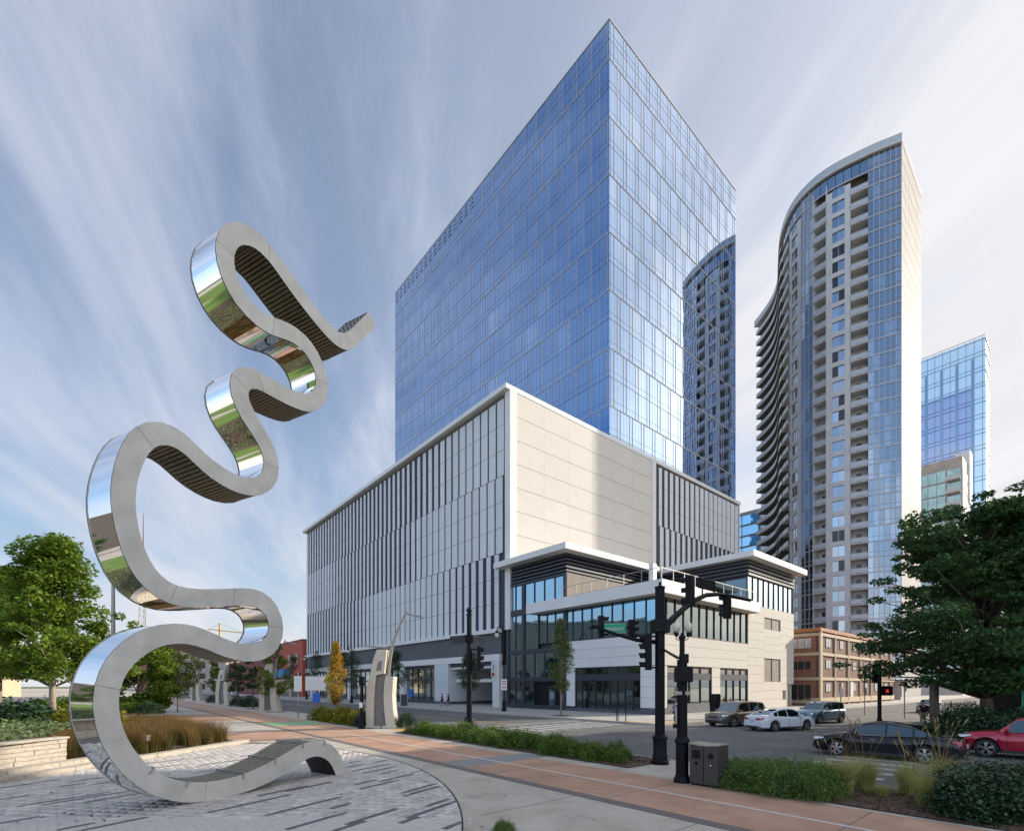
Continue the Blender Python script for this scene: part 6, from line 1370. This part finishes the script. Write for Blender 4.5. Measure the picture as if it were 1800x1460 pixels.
for i in range(26): q = p + Vector((-1.2 + i * .2, i * .1, 0)); b = MB(); b.bar(q, q + Vector((0, 0, 1.5)), .035); b.build('picket', m_black, fc)
for z in (.2, 1.35): b = MB(); b.bar(p + Vector((-1.3, 0, z)), p + Vector((3.9, 2.6, z)), .04); b.build('rail', m_black, fc)
# pavilion under the trees at the right, its shade put in as black walls
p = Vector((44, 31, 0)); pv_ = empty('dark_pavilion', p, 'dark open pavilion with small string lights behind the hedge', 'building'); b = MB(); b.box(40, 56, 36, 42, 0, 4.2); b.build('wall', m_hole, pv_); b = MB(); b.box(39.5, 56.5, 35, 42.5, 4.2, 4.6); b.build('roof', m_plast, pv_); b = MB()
for i in range(14): b.lathe((40.5 + i * .8, 34.9, 3.6 + .3 * math.sin(i)), [(.05, 0), (.06, .06), (.02, .12)], 6)
b.build('bulbs', mat('warm_bulb', (.9, .5, .2), .4, emit=(1, .5, .15, 3), var=0), pv_, kind='stuff')
# ---------------------------------------------------------------- cars
CARP = {}
def make_car(name, label, paint, loc, ang, kind='sedan', L=4.75, Wd=1.84, H=1.46, steer=0, trim=None):
    t = empty(name, loc, label, 'car', rz=ang); WL[t.name] = Vector((0, 0, 0))
    hl = L / 2; n = 76; xs = np.linspace(-hl, hl, n); u = xs / L
    if kind == 'sedan':
        belt = np.interp(u, [-.5, -.492, -.47, -.43, -.36, -.2, .0, .15, .24, .33, .42, .47, .49, .5], [.50, .72, .93, 1.0, 1.0, .95, .92, .91, .93, .89, .80, .70, .60, .46])
        roof = np.interp(u, [-.5, -.37, -.32, -.24, -.17, -.08, .0, .07, .12, .245, .5], [0, .98, 1.12, 1.29, 1.385, 1.445, H, 1.44, 1.39, .93, 0]); ws0, rs1 = .12, -.17; sw = [(-.285, -.215), (-.205, -.045), (-.03, .17)]; r = .335; ax = (-.285, .295); clear = .19
    else:
        belt = np.interp(u, [-.5, -.495, -.48, -.3, .0, .15, .22, .33, .42, .47, .49, .5], [.50, .9, 1.08, 1.10, 1.06, 1.04, 1.06, 1.02, .94, .82, .68, .5])
        roof = np.interp(u, [-.5, -.487, -.44, -.38, -.2, .0, .06, .11, .225, .5], [0, 1.08, 1.45, H - .06, H, H - .01, H - .04, H - .10, 1.06, 0]); ws0, rs1 = .105, -.40; sw = [(-.42, -.27), (-.255, -.075), (-.055, .155)]; r = .37; ax = (-.29, .30); clear = .24
    half = Wd / 2 * np.interp(np.abs(u), [0, .25, .40, .46, .49, .5], [1, .995, .96, .88, .76, .68])
    xa = [a * L for a in ax]; arch = r + .06
    bot = np.full(n, clear); bot = np.where(np.abs(u) > .47, clear + (np.abs(u) - .47) / .03 * .10, bot)
    for x0 in xa:
        dd = arch ** 2 - (xs - x0) ** 2; bot = np.where(dd > 0, np.maximum(bot, r + np.sqrt(np.clip(dd, 0, None))), bot)
    def section(i):
        w_, bz, tz_ = half[i], bot[i], belt[i]; m_ = clear + .38; lo = min(max(bz, clear), tz_ - .05)
        sh = max(lo + .01, tz_ - .16)
        return [(0, lo), (w_ * .80, lo), (w_ * .97, lo + .001 if bz > clear + .12 else lo + .06), (w_, max(lo + .02, min(m_ + .05, sh))), (w_ * .985, sh), (w_ * .93, tz_ - .05), (w_ * .84, tz_), (w_ * .45, tz_ + .018), (0, tz_ + .025)]
    V = []; K = 17
    for i in range(n):
        s_ = section(i); ring = s_ + [(-y, z) for y, z in s_[-2:0:-1]]; K = len(ring); V += [(xs[i], y, z) for y, z in ring]
    F = [(i * K + k, (i + 1) * K + k, (i + 1) * K + (k + 1) % K, i * K + (k + 1) % K) for i in range(n - 1) for k in range(K)]
    F += [tuple(range(K)), tuple(range((n - 1) * K + K - 1, (n - 1) * K - 1, -1))]
    b = MB(); b.add(V, F); bd_ = b.build('body', paint, t, smooth='auto')
    # dark underside block so that the arches do not see through
    b = MB(); b.box(-hl * .88, hl * .88, -Wd * .36, Wd * .36, clear - .02, .62); b.build('underbody', m_plast, t)
    # greenhouse
    wb = half * .90; g0, g1, g2, g3, g4, g5 = MB(), MB(), MB(), MB(), MB(), MB(); rows = []
    for i in range(n):
        rz_ = max(roof[i], belt[i] + .012); k_ = (rz_ - belt[i]) / (H - .93); wr = wb[i] * (1 - .24 * min(1, k_))
        rows.append([(wb[i] * .985, belt[i] - .01), (wr, rz_ - .05 * min(1, k_)), (wr * .86, rz_ - .008), (0, rz_ + .014 * min(1, k_))])
    wins = [MB() for _ in sw + sw]
    for i in range(n - 1):
        if roof[i] <= belt[i] + .01 and roof[i + 1] <= belt[i + 1] + .01: continue
        um = (u[i] + u[i + 1]) / 2; tgt = g0
        if um > ws0: tgt = g1
        elif um < rs1: tgt = g2
        for sg in (1, -1):
            a = [(xs[i], sg * y, z) for y, z in rows[i]]; c = [(xs[i + 1], sg * y, z) for y, z in rows[i + 1]]
            q = [(0, 1, 3, 2)] if sg > 0 else [(0, 2, 3, 1)]
            for k in (1, 2):
                tt_ = tgt if (k == 2 or tgt is g0) else (g0 if k == 1 else tgt)
                tt_.add([a[k], a[k + 1], c[k], c[k + 1]], q)
            wi = next((j for j, (s0, s1) in enumerate(sw) if s0 <= um <= s1), None)
            # side strip: pillar frame, window inset in height
            if wi is None: g0.add([a[0], a[1], c[0], c[1]], q)
            else:
                f0, f1 = .03, .90
                la = [tuple(Vector(a[0]).lerp(Vector(a[1]), f)) for f in (0, f0, f1, 1)]; lc = [tuple(Vector(c[0]).lerp(Vector(c[1]), f)) for f in (0, f0, f1, 1)]
                g0.add([la[0], la[1], lc[0], lc[1]], q); g0.add([la[2], la[3], lc[2], lc[3]], q); wins[wi + (len(sw) if sg > 0 else 0)].add([la[1], la[2], lc[1], lc[2]], q)
    g0.build('roof', paint, t, smooth='auto'); g1.build('windshield', m_cglass, t, smooth=True)
    if g2.v: g2.build('rear_window', m_cglass, t, smooth=True)
    for w_ in wins:
        if w_.v: w_.build('side_window', m_cglass, t, smooth=True)
    # trim line, sills, door seams
    ym = Wd / 2
    b = MB()
    for sg in (1, -1):
        for xx in (-.045 * L, .165 * L, -.205 * L): b.box(xx - .006, xx + .006, sg * (ym * 1.002) - .004, sg * (ym * 1.002) + .004, clear + .12, .86)
        b.box(-.19 * L, .19 * L, sg * ym * .985 - .012, sg * ym * .985 + .012, clear - .01, clear + .10)
    b.build('door_seams', m_plast, t)
    for sg in (1, -1):
        for xx in (-.15 * L, .02 * L): b = MB(); b.box(xx, xx + .19, sg * ym * .995 - .012, sg * ym * .995 + .025 * sg + .012, belt[38] - .16, belt[38] - .13); b.build('door_handle', m_chrome if trim else paint, t)
        b = MB(); b.add([(.185 * L, sg * ym * .90, belt[50]), (.185 * L - .16, sg * ym * .90, belt[50]), (.185 * L - .02, sg * (ym + .20), belt[50] + .02), (.185 * L - .14, sg * (ym + .2), belt[50] + .02), (.185 * L, sg * ym * .93, belt[50] + .14), (.185 * L - .17, sg * ym * .93, belt[50] + .14), (.185 * L - .03, sg * (ym + .2), belt[50] + .15), (.185 * L - .15, sg * (ym + .2), belt[50] + .15)],
                        [(0, 1, 3, 2), (4, 6, 7, 5), (0, 2, 6, 4), (1, 5, 7, 3), (2, 3, 7, 6), (0, 4, 5, 1)]); b.build('wing_mirror', paint, t, bevel=.015)
        # chrome window line
        if trim:
            b = MB(); pts = []
            for i in range(n):
                if sw[0][0] - .015 <= u[i] <= sw[-1][1] + .01: pts.append((xs[i], sg * (rows[i][0][0] * 1.005 + .004), rows[i][0][1] + .02))
            b.tube(pts, .010, 5); b.build('window_trim', m_chrome, t)
    # lamps follow the body corners
    def patch(nm, m, x_list, z0, z1, sg, off=.012, parent=None):
        b = MB(); vs = []
        for x in x_list:
            i = int(np.argmin(np.abs(xs - x))); w_ = half[i]; f = 1.0
            vs += [(x, sg * (w_ * .99 + off), z0(x)), (x, sg * (w_ * .965 + off), z1(x))]
        b.add(vs, [(2 * k, 2 * k + 2, 2 * k + 3, 2 * k + 1) for k in range(len(x_list) - 1)]); return b.build(nm, m, parent or bd_)
    zf = belt[int(n * .93)]; zr_ = belt[int(n * .05)]
    xf = [hl * v for v in (.79, .84, .885, .92, .95, .975)]; xr = [-hl * v for v in (.985, .965, .94, .91, .88)]
    for sg in (1, -1):
        h = MB(); y1 = half[-1]; y2 = half[int(n * .95)]
        patch('headlight', m_head, xf, lambda x: zf - .17 + .10 * (1 - (x - xf[0]) / (xf[-1] - xf[0])), lambda x: zf - .035 + .02 * (1 - (x - xf[0]) / (xf[-1] - xf[0])), sg, .006)
        h.add([(hl + .012, sg * y1 * .55, zf - .18), (hl + .012, sg * y1, zf - .18), (hl + .008, sg * y1, zf - .07), (hl + .008, sg * y1 * .62, zf - .09)], [(0, 1, 2, 3)]); h.build('headlight', m_head, bd_)
        patch('tail_light', m_tail, xr, lambda x: zr_ - .22, lambda x: zr_ - .06, sg, .006)
        h = MB(); h.add([(-hl - .012, sg * y1 * .50, zr_ - .21), (-hl - .012, sg * y1, zr_ - .22), (-hl - .008, sg * y1, zr_ - .07), (-hl - .008, sg * y1 * .5, zr_ - .10)], [(0, 1, 2, 3)]); h.build('tail_light', m_tail, bd_)
    y1 = half[-1]
    b = MB(); b.prism([(-y1 * .52, zf - .30), (y1 * .52, zf - .30), (y1 * .60, zf - .12), (-y1 * .60, zf - .12)], (.02, 0, 0), o=(hl, 0, 0), ux=(0, 1, 0), uy=(0, 0, 1)); gr = b.build('grille', m_plast, t)
    b = MB(); b.box(hl + .02, hl + .03, -y1 * .5, y1 * .5, zf - .215, zf - .195); b.build('grille_bar', m_chrome, gr)
    b = MB(); b.box(hl - .04, hl + .012, -y1 * .8, y1 * .8, clear + .12, clear + .24); b.build('air_intake', m_plast, t); b = MB(); b.box(-hl - .02, -hl + .05, -y1 * .8, y1 * .8, clear + .06, clear + .15); b.build('rear_valance', m_plast, t)
    b = MB(); b.box(-hl - .022, -hl - .012, -.16, .16, .62, .76) if kind == 'sedan' else b.box(-hl - .022, -hl - .012, -.16, .16, .7, .84); b.build('number_plate', m_plate, t)
    for x0 in xa:
        for sg in (1, -1):
            c = (x0, sg * (ym - .125), r); wh = empty('wheel', c); wh.parent = t; WL[wh.name] = Vector((0, 0, 0)); wh.location = c
            b = MB(); b.lathe((0, -.11, 0), [(r * .70, 0), (r * .94, .0), (r, .03), (r, .19), (r * .94, .22), (r * .70, .22)], 28, ax=(0, 1, 0), ring=True); b.build('tyre', m_rubber, wh, smooth='auto')
            b = MB(); yo = sg * .085
            for k in range(5):
                for dd in (-.16, .16):
                    a = 2 * math.pi * k / 5 + .3; a2 = a + dd; b.bar((r * .12 * math.cos(a), yo, r * .12 * math.sin(a)), (r * .69 * math.cos(a2), yo - .012 * sg, r * .69 * math.sin(a2)), .045, .03, up=(0, 1, 0))
            b.lathe((0, yo - .015, 0), [(.07, 0), (.06, .03)], 12, ax=(0, 1, 0))
            for k in range(24):
                a, c2 = 2 * math.pi * k / 24, 2 * math.pi * (k + 1) / 24; b.bar((r * .70 * math.cos(a), yo, r * .70 * math.sin(a)), (r * .70 * math.cos(c2), yo, r * .70 * math.sin(c2)), .04, .028, up=(0, 1, 0))
            b.build('rim', m_rim, wh); b = MB(); b.lathe((0, yo - .06 * sg - .004, 0), [(r * .66, 0), (r * .66, .008)], 20, ax=(0, 1, 0)); b.build('brake_shadow', m_hole, wh)
    return t
def paintm(n, c, metal=.25, rough=.22, coat=.8): return mat(n, c, rough, metal=metal, var=.03, coat=coat, vs=2, spec=.4)
aA = math.atan2(AY, AX)
c0 = Vector((15.02, 20.05, RZ))
make_car('parked_car', 'black four-door saloon waiting in the junction ahead of the red car', paintm('black_car_paint', (.004, .005, .009), .0, .2, .25), c0, aA, 'sedan', 4.9, 1.85, 1.47, trim=True)
r0 = G(1733, 1330, RZ); rd_ = Vector((-AX, -AY, 0)); ctr = r0 + rd_ * (.30 * 4.6) + Vector((BX, BY, 0)) * .85
make_car('parked_car', 'bright red crossover nosing in at the right edge of the view', paintm('red_car_paint', (.42, .008, .035), .2, .2), (ctr.x, ctr.y, RZ), aA, 'suv', 4.6, 1.86, 1.70, trim=True)
w0_ = G(1361, 1285, RZ); w1_ = G(1424, 1281, RZ); wd_ = (w1_ - w0_).normalized(); wang = math.atan2(wd_.y, wd_.x) - .12; wd_ = Vector((math.cos(wang), math.sin(wang), 0)); ctr = w0_ + wd_ * (.285 * 4.7) + Vector((-wd_.y, wd_.x, 0)) * .8
make_car('parked_car', 'white saloon turning into the cross street, red tail lamp to the left', paintm('white_car_paint', (.62, .64, .66), .0, .25), (ctr.x, ctr.y, RZ), wang, 'sedan', 4.7, 1.84, 1.47)
aB = math.atan2(-BY, -BX)
p = G(1291, 1278, RZ); make_car('parked_car', 'bronze-grey large crossover facing the junction left of the white saloon', paintm('bronze_car_paint', (.15, .125, .10), .5, .3), (p.x + 1.0, p.y + 1.9, RZ), aB - .22, 'suv', 5.0, 1.95, 1.78)
p = G(1443, 1272, RZ); make_car('parked_car', 'blue-grey small crossover facing the junction right of the white saloon', paintm('blue_grey_car_paint', (.20, .29, .37), .4, .28), (p.x + .9, p.y + 1.6, RZ), aB - .25, 'suv', 4.5, 1.85, 1.68)
p = W(QP + 3.2, s_on(QP, 845) - .8); make_car('parked_car', 'white saloon half inside the garage entrance of the podium', paintm('white_garage_car_paint', (.6, .6, .6), .0, .3), (p.x, p.y, .005), math.atan2(-BY, -BX) + .9, 'sedan', 4.6, 1.8, 1.45)
for i, (q, s, c, lab, ang) in enumerate(((29.6, 150, (.25, .26, .28), 'tiny silver car parked far down the avenue', aA), (22, 190, (.5, .5, .5), 'tiny white car at the far end of the avenue', aA + math.pi), (70, 12, (.3, .31, .33), 'small grey car far up the cross street', aB))):
    p = W(q, s, RZ); make_car('parked_car', lab, paintm('far_car_paint%d' % i, c), p, ang)
# ---------------------------------------------------------------- people
def skin_obj(name, pts, edges, rad, m, parent, sub=1):
    me = bpy.data.meshes.new(name); me.from_pydata([tuple(p) for p in pts], edges, []); me.materials.append(m); o = link(name, me, None, parent)
    s = o.modifiers.new('skin', 'SKIN'); s.use_smooth_shade = True; sv = me.skin_vertices[0].data
    for i, r_ in enumerate(rad): sv[i].radius = r_ if isinstance(r_, tuple) else (r_, r_); sv[i].use_root = (i == 0)
    u_ = o.modifiers.new('sub', 'SUBSURF'); u_.levels = sub; u_.render_levels = sub; return o
def person(p, rz_, label, pose, shirt, pants, h=1.76, shorts=False, hair=m_hair, bag=None, skin=m_skin):
    t = empty('person', p, label, 'person', rz=rz_); WL[t.name] = Vector((0, 0, 0)); k = h / 1.76
    J = dict(pel=(0, 0, .93), wst=(0, 0, 1.08), ch=(0, .01, 1.30), nk=(0, .0, 1.47), hd0=(0, .01, 1.56), hd1=(0, .02, 1.66), hd2=(0, .015, 1.73), sl=(-.18, 0, 1.41), sr=(.18, 0, 1.41), el=(-.23, -.02, 1.13), er=(.23, -.02, 1.13), wl=(-.24, .06, .88), wr=(.24, .06, .88),
             hl=(-.24, .08, .80), hr=(.24, .08, .80), kl=(-.10, .03, .50), kr=(.10, .03, .50), al=(-.10, -.02, .09), ar=(.10, -.02, .09), tl=(-.10, .14, .04), tr=(.10, .14, .04), pl=(-.09, 0, .90), pr=(.09, 0, .90))
    J.update(pose); J = {a: Vector(b) * k for a, b in J.items()}
    names = ['pel', 'wst', 'ch', 'nk', 'hd0', 'hd1', 'hd2', 'sl', 'el', 'wl', 'hl', 'sr', 'er', 'wr', 'hr', 'pl', 'kl', 'al', 'tl', 'pr', 'kr', 'ar', 'tr']; ix = {a: i for i, a in enumerate(names)}
    E_ = [('pel', 'wst'), ('wst', 'ch'), ('ch', 'nk'), ('nk', 'hd0'), ('hd0', 'hd1'), ('hd1', 'hd2'), ('ch', 'sl'), ('sl', 'el'), ('el', 'wl'), ('wl', 'hl'), ('ch', 'sr'), ('sr', 'er'), ('er', 'wr'), ('wr', 'hr'), ('pel', 'pl'), ('pl', 'kl'), ('kl', 'al'), ('al', 'tl'), ('pel', 'pr'), ('pr', 'kr'), ('kr', 'ar'), ('ar', 'tr')]
    Rr = dict(pel=(.14, .10), wst=(.125, .09), ch=(.15, .10), nk=(.055, .055), hd0=(.07, .08), hd1=(.085, .105), hd2=(.06, .075), sl=.055, el=.043, wl=.03, hl=.035, sr=.055, er=.043, wr=.03, hr=.035, pl=.09, kl=.058, al=.04, tl=.035, pr=.09, kr=.058, ar=.04, tr=.035)
    skin_obj('body', [J[a] for a in names], [(ix[a], ix[c]) for a, c in E_], [tuple(v * k for v in Rr[a]) if isinstance(Rr[a], tuple) else Rr[a] * k for a in names], skin, t)
    def sub(nm, ns, es, m, g): jj = {a: i for i, a in enumerate(ns)}; skin_obj(nm, [J[a] if isinstance(a, str) else a for a in ns], [(jj[a], jj[c]) for a, c in es], [tuple(v * k * g for v in Rr[a]) if isinstance(Rr[a], tuple) else Rr[a] * k * g for a in ns], m, t)
    sub('shirt', ['wst', 'pel', 'ch', 'sl', 'el', 'sr', 'er'], [('wst', 'pel'), ('wst', 'ch'), ('ch', 'sl'), ('sl', 'el'), ('ch', 'sr'), ('sr', 'er')], shirt, 1.17)
    lower = ['pel', 'pl', 'kl', 'pr', 'kr'] + ([] if shorts else ['al', 'ar']); es = [('pel', 'pl'), ('pl', 'kl'), ('pel', 'pr'), ('pr', 'kr')] + ([] if shorts else [('kl', 'al'), ('kr', 'ar')])
    sub('shorts' if shorts else 'trousers', lower, es, pants, 1.2)
    hd = J['hd1']; b = MB(); b.lathe(hd + Vector((0, -.015, -.02)) * k, [(.085 * k, -.03), (.098 * k, .03), (.09 * k, .08), (.05 * k, .125), (.001, .13)], 12); b.build('hair', hair, t, smooth=True)
    b = MB(); b.add([hd + Vector(v) * k for v in ((-.012, .10, -.02), (.012, .10, -.02), (0, .125, -.03), (0, .10, .02))], [(0, 2, 3), (2, 1, 3), (0, 1, 2)]); b.build('nose', skin, t)
    for s_ in ('l', 'r'):
        f = J['t' + s_]; a = J['a' + s_]; d = (f - a); b = MB(); b.tube([a + Vector((0, 0, -.03)), a.lerp(f, .6) + Vector((0, 0, -.01)), f + d * .5 * 0 + Vector((0, .04, -.005))], [.05 * k, .048 * k, .03 * k], 8); b.build('shoe', m_plast, t, smooth=True)
        hnd = J['h' + s_]; dv = (hnd - J['w' + s_]).normalized()
        b = MB()
        for q in range(4): o_ = Vector(((q - 1.5) * .018, .0, 0)); b.tube([hnd + o_, hnd + o_ + dv * (.05 + .008 * (1.5 - abs(q - 1.5))), hnd + o_ + dv * .075 + Vector((0, .015, 0))], [.010, .009, .007], 5)
        b.tube([hnd + Vector((.02, .01, -.0)), hnd + Vector((.035, .03, 0)) + dv * .03], [.011, .008], 5); b.build('fingers', skin, t)
    if bag:
        b = MB(); c = (J['sl'] + Vector((-.12, -.12, -.22)) * k); b.lathe(c, [(.05, -.24), (.17, -.18), (.2, 0), (.16, .2), (.05, .25)], 12); b.build('shoulder_bag', bag, t, smooth=True)
    return t
m_shr = mat('red_shirt', (.5, .03, .02), .8, var=.1); m_shk = mat('black_cloth', (.012, .012, .014), .85, var=.2); m_shb = mat('blue_shirt', (.05, .10, .28), .8, var=.1); m_khk = mat('khaki_cloth', (.30, .23, .15), .85, var=.1); m_nvy = mat('navy_cloth', (.02, .025, .05), .85, var=.1)
stride = dict(kl=(-.10, .22, .52), al=(-.10, .10, .12), tl=(-.10, .26, .10), kr=(.10, -.06, .50), ar=(.10, -.32, .14), tr=(.10, -.20, .05), el=(-.22, -.14, 1.15), wl=(-.23, -.20, .92), hl=(-.23, -.20, .84), er=(.22, .10, 1.14), wr=(.2, .26, .96), hr=(.19, .31, .91))
small = dict(kl=(-.10, .10, .50), al=(-.10, .06, .09), tl=(-.10, .2, .04), ar=(.10, -.16, .11), tr=(.10, -.03, .05))
p = G(777, 1240); person((p.x, p.y, .0), 1.2, 'person in a red shirt and black shorts walking toward the garage entrance', small, m_shr, m_shk, 1.72, True)
p = G(788, 1240.5); person((p.x, p.y, .0), 1.3, 'person all in black walking right behind the red shirt', small, m_shk, m_shk, 1.78, True)
p = G(1188, 1274); person((p.x, p.y, .0), 1.9, 'person in a blue shirt striding across behind the lamp pole', stride, m_shb, m_nvy, 1.78, False)
p = G(1622, 1279); person((p.x, p.y, .0), math.pi, 'heavyset man in a black shirt and khaki trousers carrying a dark bag', dict(er=(.36, .02, 1.22), wr=(.30, .18, 1.42), hr=(.24, .2, 1.46), el=(-.30, .0, 1.14)), m_shk, m_khk, 1.86, False, bag=m_nvy)
p = G(254, 1237); person((p.x, p.y, .0), .3, 'person in dark clothes far away on the path behind the russet grass', small, m_nvy, m_shk, 1.8, True)
